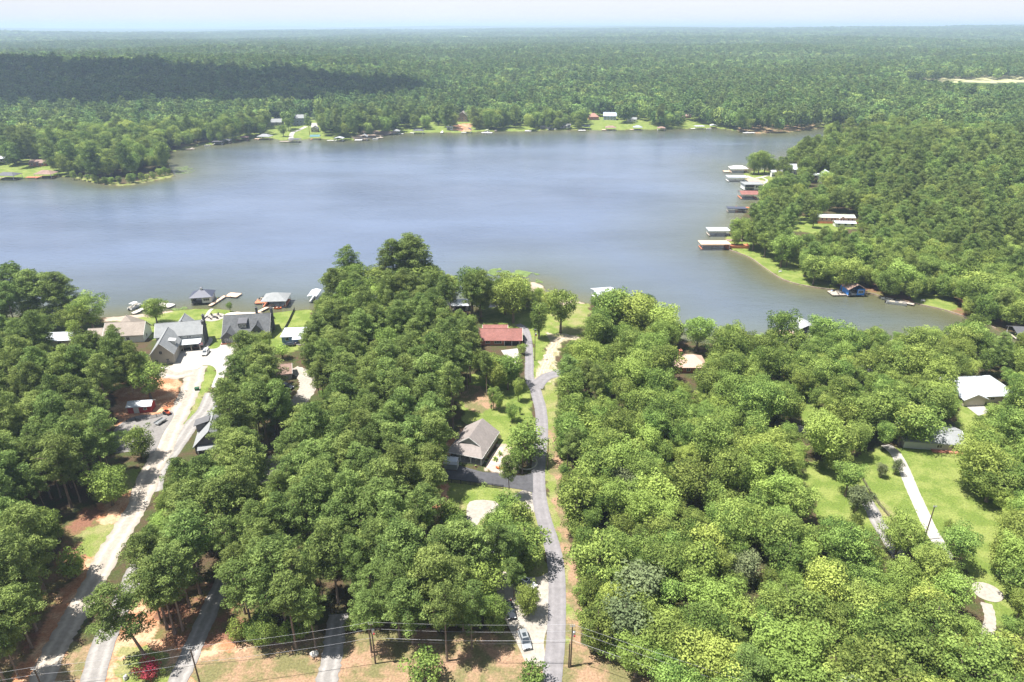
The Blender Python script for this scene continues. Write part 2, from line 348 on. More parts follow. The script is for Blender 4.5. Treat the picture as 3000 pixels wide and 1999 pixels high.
rr = [1.0, 20, 40, 60]; r_ = 66.0
while r_ < 26000:
    rr.append(r_); r_ *= 1.0048 if r_ < 360 else (1.0062 if r_ < 1100 else (1.012 if r_ < 3000 else 1.03))
rr = np.array(rr)
AZ, RR = np.meshgrid(az, rr); GX = (RR * np.sin(AZ)).ravel(); GY = (RR * np.cos(AZ)).ravel()
near = (RR.ravel() < 1500) & (GY > 30)
ins = pip(GX, GY, LAKE); sdv = np.zeros(GX.shape)
sdv[ins] = segdist(GX[ins], GY[ins], LAKE)
out_near = near & ~ins
GZ = hz(GX, GY)
GZ = np.where(ins, -np.minimum(3.0, sdv * .9), GZ)
CA = np.empty((len(GX), 3)); CB = np.empty((len(GX), 3)); CA[:] = ZC['forest'][0]; CB[:] = ZC['forest'][1]
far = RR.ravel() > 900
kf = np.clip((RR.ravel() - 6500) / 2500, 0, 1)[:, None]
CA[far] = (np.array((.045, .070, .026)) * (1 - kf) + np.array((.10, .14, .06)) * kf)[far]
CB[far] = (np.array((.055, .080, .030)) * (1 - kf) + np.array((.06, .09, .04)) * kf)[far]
gx, gy = GX[near], GY[near]
jx = gx + 3.2 * (vnoise(gx / 3.5, gy / 3.5, 21) - .5) + 1.2 * (vnoise(gx / 1.1, gy / 1.1, 22) - .5)
jy = gy + 3.2 * (vnoise(gx / 3.5, gy / 3.5, 23) - .5) + 1.2 * (vnoise(gx / 1.1, gy / 1.1, 24) - .5)
PX, PY = proj(jx, jy, 0.0)
ca = CA[near]; cb = CB[near]
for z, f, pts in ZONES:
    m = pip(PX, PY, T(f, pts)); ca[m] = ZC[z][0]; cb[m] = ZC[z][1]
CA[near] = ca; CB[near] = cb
field_far = pip(*proj(GX, GY, GZ), T('q3', [(1500, 398), (2400, 380), (2900, 380), (2900, 445), (2100, 455), (1800, 450)])) & (GY > 1100)
CA[field_far] = ZC['field'][0]; CB[field_far] = ZC['field'][1]
lk = ins; CA[lk] = (.12, .09, .05); CB[lk] = (.10, .08, .05)
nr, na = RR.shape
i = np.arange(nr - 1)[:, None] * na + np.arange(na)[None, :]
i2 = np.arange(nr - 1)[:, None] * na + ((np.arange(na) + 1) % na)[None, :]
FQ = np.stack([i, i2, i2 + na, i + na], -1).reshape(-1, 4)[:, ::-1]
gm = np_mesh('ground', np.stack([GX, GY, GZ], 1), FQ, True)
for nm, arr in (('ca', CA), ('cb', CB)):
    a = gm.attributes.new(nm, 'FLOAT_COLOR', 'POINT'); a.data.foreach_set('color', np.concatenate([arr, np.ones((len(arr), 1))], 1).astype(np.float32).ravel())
m = bpy.data.materials.new('soil_and_grass'); m.use_nodes = True; t = m.node_tree; b = t.nodes['Principled BSDF']
b.inputs['Roughness'].default_value = .95; b.inputs['Specular IOR Level'].default_value = .1
def N(tree, ty, **kw):
    n = tree.nodes.new(ty)
    for k, v in kw.items():
        if k[0] == '_': n.inputs[k[1:].replace('_', ' ')].default_value = v
        else: setattr(n, k, v)
    return n
tc = N(t, 'ShaderNodeTexCoord'); n1 = N(t, 'ShaderNodeTexNoise', _Scale=.16, _Detail=9.0, _Roughness=.68)
n2 = N(t, 'ShaderNodeTexNoise', _Scale=2.3, _Detail=4.0, _Roughness=.7)
t.links.new(tc.outputs['Object'], n1.inputs['Vector']); t.links.new(tc.outputs['Object'], n2.inputs['Vector'])
rp = N(t, 'ShaderNodeValToRGB'); rp.color_ramp.elements[0].position = .44; rp.color_ramp.elements[1].position = .58
t.links.new(n1.outputs['Fac'], rp.inputs['Fac'])
a1 = N(t, 'ShaderNodeAttribute', attribute_name='ca'); a2 = N(t, 'ShaderNodeAttribute', attribute_name='cb')
mx = N(t, 'ShaderNodeMixRGB'); t.links.new(rp.outputs['Color'], mx.inputs['Fac']); t.links.new(a1.outputs['Color'], mx.inputs['Color1']); t.links.new(a2.outputs['Color'], mx.inputs['Color2'])
mr = N(t, 'ShaderNodeMapRange'); mr.inputs['From Min'].default_value = .3; mr.inputs['From Max'].default_value = .7; mr.inputs['To Min'].default_value = .62; mr.inputs['To Max'].default_value = 1.35
t.links.new(n2.outputs['Fac'], mr.inputs['Value'])
mu = N(t, 'ShaderNodeMixRGB', blend_type='MULTIPLY'); mu.inputs['Fac'].default_value = 1
t.links.new(mx.outputs[0], mu.inputs['Color1']); t.links.new(mr.outputs[0], mu.inputs['Color2']); t.links.new(mu.outputs[0], b.inputs['Base Color'])
bp = N(t, 'ShaderNodeBump'); bp.inputs['Strength'].default_value = .6; bp.inputs['Distance'].default_value = .25
t.links.new(n2.outputs['Fac'], bp.inputs['Height']); t.links.new(bp.outputs[0], b.inputs['Normal'])
gm.materials.append(m)
g = bpy.data.objects.new('ground', gm); COL.objects.link(g); tag(g, kind='structure')

# ---------------------------------------------------------------- lake
m = bpy.data.materials.new('lake_water'); m.use_nodes = True; t = m.node_tree; b = t.nodes['Principled BSDF']
b.inputs['Roughness'].default_value = .11; b.inputs['IOR'].default_value = 1.33; b.inputs['Specular IOR Level'].default_value = .5
tc = N(t, 'ShaderNodeTexCoord'); mp = N(t, 'ShaderNodeMapping'); mp.inputs['Scale'].default_value = (.5, 1.0, 1); mp.inputs['Rotation'].default_value = (0, 0, .35)
t.links.new(tc.outputs['Object'], mp.inputs['Vector'])
n1 = N(t, 'ShaderNodeTexNoise', _Scale=.30, _Detail=6.0, _Roughness=.68); n2 = N(t, 'ShaderNodeTexNoise', _Scale=.011, _Detail=4.0)
t.links.new(mp.outputs[0], n1.inputs['Vector']); t.links.new(tc.outputs['Object'], n2.inputs['Vector'])
bp = N(t, 'ShaderNodeBump'); bp.inputs['Distance'].default_value = .55
mr = N(t, 'ShaderNodeMapRange'); mr.inputs['From Min'].default_value = .38; mr.inputs['From Max'].default_value = .62; mr.inputs['To Min'].default_value = .4; mr.inputs['To Max'].default_value = .85
t.links.new(n2.outputs['Fac'], mr.inputs['Value']); t.links.new(mr.outputs[0], bp.inputs['Strength'])
t.links.new(n1.outputs['Fac'], bp.inputs['Height']); t.links.new(bp.outputs[0], b.inputs['Normal'])
at = N(t, 'ShaderNodeAttribute', attribute_name='shore_tint')
rp = N(t, 'ShaderNodeValToRGB'); rp.color_ramp.elements[0].color = (.10, .10, .048, 1); rp.color_ramp.elements[1].color = (.098, .130, .198, 1)
rp.color_ramp.elements[0].position = 0; rp.color_ramp.elements[1].position = 1
e = rp.color_ramp.elements.new(.25); e.color = (.090, .108, .105, 1)
t.links.new(at.outputs['Fac'], rp.inputs['Fac'])
n3 = N(t, 'ShaderNodeTexNoise', _Scale=.006, _Detail=6.0, _Roughness=.6); mp3 = N(t, 'ShaderNodeMapping'); mp3.inputs['Scale'].default_value = (.6, 1.8, 1); t.links.new(tc.outputs['Object'], mp3.inputs['Vector']); t.links.new(mp3.outputs[0], n3.inputs['Vector'])
mr3 = N(t, 'ShaderNodeMapRange'); mr3.inputs['From Min'].default_value = .35; mr3.inputs['From Max'].default_value = .65; mr3.inputs['To Min'].default_value = .82; mr3.inputs['To Max'].default_value = 1.2
t.links.new(n3.outputs['Fac'], mr3.inputs['Value']); mu3 = N(t, 'ShaderNodeMixRGB', blend_type='MULTIPLY'); mu3.inputs['Fac'].default_value = 1
t.links.new(rp.outputs['Color'], mu3.inputs['Color1']); t.links.new(mr3.outputs[0], mu3.inputs['Color2']); t.links.new(mu3.outputs[0], b.inputs['Base Color'])
mr4 = N(t, 'ShaderNodeMapRange'); mr4.inputs['From Min'].default_value = .4; mr4.inputs['From Max'].default_value = .6; mr4.inputs['To Min'].default_value = .06; mr4.inputs['To Max'].default_value = .2
t.links.new(n3.outputs['Fac'], mr4.inputs['Value']); t.links.new(mr4.outputs[0], b.inputs['Roughness'])
wx = np.linspace(-1400, 1400, 281); wy = np.linspace(180, 1150, 140)
WX, WY = np.meshgrid(wx, wy); V = np.stack([WX.ravel(), WY.ravel(), np.full(WX.size, -.45)], 1)
ii = np.arange(139)[:, None] * 281 + np.arange(280)[None, :]
wm = np_mesh('lake_water', V, np.stack([ii, ii + 1, ii + 282, ii + 281], -1).reshape(-1, 4))
d = segdist(V[:, 0], V[:, 1], LAKE); d = np.where(pip(V[:, 0], V[:, 1], LAKE), d, 0)
creek = np.clip((V[:, 0] - 95) / 130, 0, 1) * np.clip((560 - V[:, 1]) / 200, 0, 1)   # the muddy cove on the right
dep = np.clip(d / 90, 0, 1) ** .7 * (1 - .8 * creek) * (1 - .25 * np.clip((V[:, 1] - 520) / 300, 0, 1)) * np.clip(d / np.maximum(25, (V[:, 1] - 500) * .45), 0, 1) ** .5  # murky shallows, plus tree reflections painted in as a green far-shore strip
a = wm.attributes.new('shore_tint', 'FLOAT', 'POINT'); a.data.foreach_set('value', dep.astype(np.float32))
wm.materials.append(m); wo_ = bpy.data.objects.new('lake_water', wm); COL.objects.link(wo_); tag(wo_, kind='structure')

# ---------------------------------------------------------------- roads, drives, paths
M_ASPH = mat('weathered_asphalt', (.20, .19, .197), .9, .14, .9, .2, ruts=.12)
M_ASPH2 = mat('dark_asphalt', (.075, .075, .082), .9, .22, .7, .2)
M_CONC = mat('pale_concrete', (.37, .35, .32), .85, .10, .5, .05)
M_GRAV = mat('pale_gravel', (.325, .285, .24), .95, .16, 1.1, .5, ruts=.3)
M_GRAVG = mat('grey_gravel', (.235, .222, .21), .95, .16, 1.1, .5, ruts=.3)
M_WGRAV = mat('white_gravel', (.33, .30, .26), .95, .2, 1.3, .4)
M_SANDP = mat('sandy_track', (.36, .30, .22), .95, .3, .9, .3, ruts=.3)
CLEAR = []
def sheet(name, pts, m, z, sm=4):
    if sm: pts = smooth_poly(pts, True, sm)
    mb = MB(); tr = tessellate_polygon([[Vector((x, y, 0)) for x, y in pts]])
    mb.add([(x, y, z) for x, y in pts], [tuple(t) for t in tr])
    o = mb.build(name, m)
    if o.data.polygons and o.data.polygons[0].normal.z < 0: o.data.flip_normals()
    CLEAR.append(pts); return tag(o, kind='structure')
def ribbon(name, pts, wd, m, z, wob=.12):
    c = smooth_poly(pts, False, 9); Lp, Rp = [], []
    for k, (x, y) in enumerate(c):
        a = c[max(0, k - 1)]; b = c[min(len(c) - 1, k + 1)]
        dx, dy = b[0] - a[0], b[1] - a[1]; L = math.hypot(dx, dy) + 1e-6; nx, ny = -dy / L, dx / L
        ww = (wd[0] + (wd[1] - wd[0]) * k / (len(c) - 1) if isinstance(wd, tuple) else wd) / 2
        a1 = ww * (1 + wob * random.uniform(-1, 1)); a2 = ww * (1 + wob * random.uniform(-1, 1))
        Lp.append((x + nx * a1, y + ny * a1)); Rp.append((x - nx * a2, y - ny * a2))
    mb = MB(); n = len(c); US = (0, .12, .26, .40, .60, .74, .88, 1); RU = (0, .35, 1, .25, .25, 1, .35, 0)
    for k in range(n):
        for u in US: mb.v.append((Lp[k][0] * (1 - u) + Rp[k][0] * u, Lp[k][1] * (1 - u) + Rp[k][1] * u, z))
    for k in range(n - 1):
        for j in range(7): mb.f.append((k * 8 + j, k * 8 + j + 1, k * 8 + j + 9, k * 8 + j + 8))
    o = mb.build(name, m)
    if o.data.polygons[0].normal.z < 0: o.data.flip_normals()
    at_ = o.data.attributes.new('rut', 'FLOAT', 'POINT'); at_.data.foreach_set('value', np.tile(np.array(RU, np.float32), n))
    CLEAR.append(Lp + Rp[::-1]); return tag(o, kind='structure')
def GP(f, pts): return [G(f, x, y) for x, y in pts]
ribbon('gravel_drive', GP('r6', [(1190, 860), (1150, 980), (1110, 1100), (1040, 1250), (960, 1412)]) + GP('r2', [(880, 320), (812, 440), (752, 600), (680, 720), (600, 850), (520, 1010), (440, 1150), (370, 1270), (295, 1400), (225, 1568), (130, 1800)]), (7.0, 4.6), M_GRAV, .04)
ribbon('asphalt_drive', GP('r2', [(1150, 0), (1110, 90), (1040, 170), (985, 250), (900, 370), (850, 440), (830, 540)]), (5, 4.5), M_GRAVG, .02, .04)
ribbon('asphalt_drive', GP('r2', [(840, 800), (740, 960), (700, 1060), (640, 1180), (560, 1360), (500, 1568), (450, 1750)]), 4.6, M_GRAVG, .06, .04)
ribbon('gravel_drive', GP('r2', [(1250, 930), (1200, 1040), (1130, 1190), (1050, 1370), (950, 1590), (860, 1800)]), 4.0, M_GRAVG, .08, .08)
ribbon('gravel_drive', GP('r2', [(1830, 1200), (1812, 1320), (1795, 1440), (1765, 1568), (1740, 1750)]), 4.2, M_GRAVG, .05)
ribbon('gravel_drive', GP('q4', [(2010, 900), (2090, 930), (2125, 1000)]) + GP('r2', [(1640, 20), (1600, 70)]), 6, M_WGRAV, .05)
ribbon('gravel_drive', GP('r2', [(1500, 340), (1470, 430), (1430, 500)]), 5, M_WGRAV, .05)
sheet('concrete_apron', GP('r6', [(820, 870), (960, 850), (1020, 725), (1180, 715), (1230, 700), (1330, 700), (1390, 680), (1440, 600), (1560, 640), (1580, 760), (1500, 850), (1440, 930), (1400, 1050), (1315, 1050), (1362, 930), (1350, 880), (1310, 853), (1240, 850), (1180, 885), (1000, 900)]), M_CONC, .10, 2)
ribbon('gravel_apron', GP('r6', [(890, 900), (1000, 930), (1140, 900)]), 8, M_GRAV, .07)
ribbon('garden_path', GP('r6', [(1325, 330), (1300, 350), (1262, 405), (1200, 460), (1150, 490)]), 1.5, M_CONC, .05, .02)
ribbon('garden_path', GP('r6', [(1195, 602), (1280, 600), (1308, 620), (1280, 665), (1235, 705)]), 1.7, M_CONC, .13, .02)
ribbon('paved_lane', GP('q5', [(1305, 985), (1335, 1035)]) + GP('r3', [(1062, 30), (1078, 90), (1086, 200), (1076, 310), (1066, 420), (1068, 530), (1080, 620), (1103, 710), (1132, 800), (1155, 900), (1166, 1000), (1168, 1100), (1166, 1200), (1160, 1350), (1150, 1450), (1138, 1568), (1110, 1800)]), 3.9, M_ASPH, .06, .02)
ribbon('asphalt_drive', GP('q5', [(1322, 1015), (1296, 950), (1296, 850), (1292, 750), (1282, 670), (1262, 620), (1215, 590)]), (3.4, 3.0), M_ASPH, .08, .03)
ribbon('paved_lane', GP('q5', [(1345, 1030), (1372, 985), (1420, 950), (1500, 925), (1560, 915)]), (4.6, 5.0), M_ASPH, .10, .03)
ribbon('sandy_track', GP('q5', [(1350, 985), (1395, 890), (1425, 800), (1460, 740), (1500, 690), (1580, 670)]), (2.2, 3.4), M_SANDP, .05, .4)
ribbon('sandy_track', GP('q5', [(1385, 985), (1425, 880), (1450, 810), (1480, 740), (1520, 690)]), 1.4, M_SANDP, .03, .6)
sheet('driveway', GP('r5', [(180, 1085), (340, 1100), (380, 1040), (560, 1092), (640, 1112), (900, 1135), (1100, 1158), (1218, 1120), (1222, 1350), (1100, 1318), (800, 1272), (170, 1180)]), M_ASPH2, .12, 0)
sheet('gravel_pad', GP('r3', [(695, 592), (830, 590), (855, 640), (760, 690), (710, 745), (680, 690)]), M_WGRAV, .05)
sheet('gravel_pad', GP('r3', [(980, 530), (1046, 560), (1052, 640), (1010, 640), (900, 600)]), M_WGRAV, .05, 2)
sheet('gravel_parking', GP('r3', [(720, 800), (800, 880), (900, 980), (1060, 1000), (1130, 985), (1132, 1200), (1095, 1350), (1110, 1470), (1010, 1470), (960, 1380), (890, 1240), (820, 1120), (730, 1000)]), M_WGRAV, .05)
ribbon('concrete_drive', GP('r4', [(1100, 285), (1150, 330), (1195, 410), (1240, 520), (1290, 630), (1335, 730), (1375, 800), (1440, 920), (1500, 1100)]), 3.2, M_CONC, .06, .04)
ribbon('grey_drive', GP('r4', [(960, 540), (1020, 630), (1060, 710), (1110, 790), (1180, 900)]), 3.6, M_GRAVG, .06, .04)
ribbon('grey_drive', GP('r1', [(780, 830), (840, 850), (880, 840)]), 4, M_GRAVG, .06, .04)
sheet('round_gravel_pad', [(G('r4', 1647, 1081)[0] + 3.1 * math.cos(a / 12 * 6.283) * (1 + .05 * math.sin(a * 3)), G('r4', 1647, 1081)[1] + 3.0 * math.sin(a / 12 * 6.283)) for a in range(12)], M_WGRAV, .09, 2)
ribbon('gravel_drive', GP('r4', [(1640, 1140), (1665, 1230), (1640, 1330), (1600, 1400)]), 2.2, M_WGRAV, .05)
sheet('concrete_apron', GP('r1', [(1950, 682), (2060, 668), (2120, 720), (2040, 752)]), M_CONC, .05, 0)
ribbon('garden_path', GP('q3', [(440, 1095), (490, 1112), (540, 1105), (600, 1090)]), 3, M_CONC, .05)
ribbon('garden_path', GP('q3', [(540, 1105), (580, 1125), (560, 1150)]), 2, M_CONC, .08)
ribbon('gravel_drive', GP('q1', [(2165, 640), (2170, 700), (2165, 760)]), 8, M_CONC, .06)
ribbon('garden_path', GP('q1', [(2110, 755), (2060, 780), (2015, 800), (2005, 850)]), 5, M_CONC, .06)
# ---------------------------------------------------------------- trees: meshes
def leaves(C, Nn, size, aspect, tone, rng, wd=.62):
    n = len(C)
    up = rng.normal(size=(n, 3)); Nn = Nn / (np.linalg.norm(Nn, axis=1, keepdims=True) + 1e-9)
    a = np.cross(Nn, up); a /= np.linalg.norm(a, axis=1, keepdims=True) + 1e-9
    b = np.cross(Nn, a)
    s = size[:, None]; asp = aspect
    c1 = C + a * s * asp; c2 = C + b * s * wd; c3 = C - a * s * asp; c4 = C - b * s * wd
    V = np.stack([c1, c2, c3, c4], 1).reshape(-1, 3); Fq = np.arange(4 * n).reshape(n, 4)
    return V, Fq, np.repeat(tone, 4)
def crown_mesh(name, V, Fq, tone, m):
    me = np_mesh(name, V, Fq)
    a = me.attributes.new('tone', 'FLOAT', 'POINT'); a.data.foreach_set('value', np.clip(tone, 0, 1).astype(np.float32))
    me.materials.append(m); return me
def fib(n, rng):
    k = np.arange(n) + .5; ph = np.arccos(1 - 2 * k / n); th = np.pi * (1 + 5 ** .5) * k + rng.uniform(0, 6.28)
    d = np.stack([np.cos(th) * np.sin(ph), np.sin(th) * np.sin(ph), np.cos(ph)], 1) + rng.normal(size=(n, 3)) * .12
    return d / np.linalg.norm(d, axis=1, keepdims=True)
def clump_leaves(cc, cr, per, size, rng, flat=.8, spiky=False, tonebase=.5):
    Vs, Fs, Ts = [], [], []; off = 0
    C, Nn, Sz, Tn = [], [], [], []
    for c, r in zip(cc, cr):
        k = max(6, int(per * r * r)); d = rng.normal(size=(k, 3)); d[:, 2] += .35; d /= np.linalg.norm(d, axis=1, keepdims=True)
        rad = r * rng.uniform(.45, 1.32, (k, 1)) ** .6
        p = c + d * rad * np.array([1, 1, flat])
        nn = d + rng.normal(size=(k, 3)) * (.9 if spiky else .45)
        C.append(p); Nn.append(nn); Sz.append(size * rng.uniform(.6, 1.35, k)); Tn.append(tonebase + rng.normal() * .27 + rng.normal(size=k) * .16)
    C = np.concatenate(C); Nn = np.concatenate(Nn); Sz = np.concatenate(Sz); Tn = np.concatenate(Tn)
    return leaves(C, Nn, Sz, .75 if not spiky else 1.15, Tn, rng, .62 if not spiky else .40)
def trunk_mesh(name, h, r, limbs, m, lean=(0, 0), n=7):
    mb = MB(); k = 6; pts = []
    for i in range(k + 1):
        t = i / k; pts.append((lean[0] * t * t + .12 * math.sin(3 * t + h), lean[1] * t * t + .12 * math.cos(2.6 * t + h), h * t - .3 * (i == 0)))
    for i in range(k): mb.tube(pts[i], pts[i + 1], r * (1 - .8 * i / k) * (1.25 if i == 0 else 1), r * (1 - .8 * (i + 1) / k), n, caps=False)
    for a, b, rl in limbs: mb.tube(a, b, rl, rl * .35, 5, caps=False)
    me_o = mb; me = bpy.data.meshes.new(name); me.from_pydata(mb.v, [], mb.f); me.polygons.foreach_set('use_smooth', [True] * len(me.polygons)); me.materials.append(m)
    return me
def broad_variant(seed, h, Rr, base, ncl, per, leaf, m=None, cone=False, rx=1.0):
    rng = np.random.default_rng(seed); H0 = h * base; ch = h - H0
    d = fib(ncl, rng); cz = H0 + ch * .5
    rad = rng.uniform(.68, 1.0, (ncl, 1)); rad[: ncl // 5] *= .55
    low = np.where(d[:, 2:3] < 0, .82 if not cone else 1.15, 1.0)
    if cone: low = np.clip(1.25 - .95 * (d[:, 2:3] * .5 + .5), .15, 1.3)
    cc = d * rad * np.array([Rr * .82, Rr * .82, ch * .5 * .88])
    cc[:, :2] *= low; cc[:, 2] += cz
    # irregular silhouette
    cc[:, 0] *= 1 + .3 * np.sin(np.arctan2(d[:, 1], d[:, 0]) * 2 + seed); cc[:, 1] *= 1 + .3 * np.cos(np.arctan2(d[:, 1], d[:, 0]) * 3 + seed * 2)
    cr = Rr * rng.uniform(.14, .40, ncl) * (1 if not cone else .8)
    V, Fq, Tn = clump_leaves(cc, cr, per, leaf, rng, .8)
    limbs = []
    for i in rng.choice(ncl, min(11, ncl), replace=False):
        z0 = H0 * .7 + (cc[i, 2] - H0 * .7) * .35; limbs.append(((0, 0, min(z0, h * .8)), tuple(cc[i]), .12 * h / 15))
    return (crown_mesh('crown', V, Fq, Tn, m or L_BROAD), trunk_mesh('trunk', h * .82, .22 + h * .008, limbs, M_BARK))
def pine_variant(seed, h, Rr, base, per, leaf, m=None, nb=46):
    rng = np.random.default_rng(seed); cc, cr, limbs = [], [], []
    H0 = h * base; lean = rng.normal(size=2) * .6
    for i in range(nb):
        t = (i + rng.uniform(0, 1)) / nb; z = H0 + (h - H0) * t
        R0 = Rr * (math.sin(math.pi * min(1, (.22 + .80 * t))) ** .7 * .95 + .12) * rng.uniform(.55, 1.15)
        a = i * 2.4 + rng.uniform(-.5, .5); nn = 1 + int(R0 > 2.0) + int(R0 > 3.2)
        for q in range(nn):
            rr_ = R0 * (1 - .36 * q); aa = a + rng.uniform(-.3, .3) * (q > 0)
            p = np.array([math.cos(aa) * rr_ + lean[0] * t, math.sin(aa) * rr_ + lean[1] * t, z + .18 * rr_ + rng.uniform(-.3, .3)])
            cc.append(p); cr.append(rng.uniform(.62, 1.15) * (Rr / 3.6) ** .5)
        if i % 2 == 0: limbs.append(((lean[0] * t, lean[1] * t, z - .3), tuple(cc[-nn]), .07))
    for q in range(5): cc.append(np.array([lean[0] + rng.normal() * .6, lean[1] + rng.normal() * .6, h - rng.uniform(0, 1.2)])); cr.append(rng.uniform(.6, 1))
    V, Fq, Tn = clump_leaves(np.array(cc), np.array(cr), per, leaf, rng, .72, True)
    return (crown_mesh('crown', V, Fq, Tn, m or L_PINE), trunk_mesh('trunk', h * .95, .26, limbs, M_PBARK, tuple(lean)))
PINES = [pine_variant(100 + k, 20 + (k % 4), 3.4 + .35 * (k % 3), (.42, .5, .36, .55, .45, .4, .52, .38)[k % 8], 112, .22) for k in range(9)]
BROADS = [broad_variant(200 + k, 14 + (k % 4) * 1.3, 4.3 + .5 * (k % 3), (.14, .2, .1, .25)[k % 4], 62, 60, .245) for k in range(10)]
LOWS = [broad_variant(300 + k, 14, 4.2, .02, 72, 60, .245, cone=(k % 2 == 0)) for k in range(4)]
SMALL = [broad_variant(400 + k, 6, 2.6, (.22, .05, .12)[k % 3], 34, 85, .21) for k in range(4)]
GRAYS = [broad_variant(450 + k, 12, 4.2, .1, 60, 44, .27, m=L_GRAY) for k in range(2)]
PINK = broad_variant(460, 3.4, 2.5, .05, 40, 100, .17, m=L_PINK)
FARB = [broad_variant(500 + k, 17, 5.4, .12, 30, 7.0, .80, m=L_FAR) for k in range(7)]
FARP = [pine_variant(520 + k, 20, 4.4, .4, 14, .60, m=L_FARP, nb=20) for k in range(4)]
def tree(kind, x, y, h, label, cat, group=None, rad=1.0, var=None, name=None, z=0.0, rz=None):
    lib, h0, nm = {'pine': (PINES, None, 'pine_tree'), 'broad': (BROADS, None, 'broadleaf_tree'), 'low': (LOWS, 14, 'broadleaf_tree'),
                   'small': (SMALL, 6, 'young_tree'), 'gray': (GRAYS, 12, 'broadleaf_tree'), 'pink': ([PINK], 3.4, 'flowering_shrub')}[kind]
    v = random.randrange(len(lib)) if var is None else var % len(lib)
    if kind == 'pine': h0 = 20 + (v % 4)
    if kind == 'broad': h0 = 14 + (v % 4) * 1.3
    s = h / h0 * (1.0 if kind == 'pine' else 1.07)
    e = thing(name or nm, label, cat, (x, y, z), random.uniform(0, 6.28) if rz is None else rz, group)
    e.scale = (s * rad, s * rad, s)
    for me, n_ in zip(lib[v], ('crown', 'trunk')):
        o = bpy.data.objects.new(n_, me); COL.objects.link(o); o.parent = e
    return e

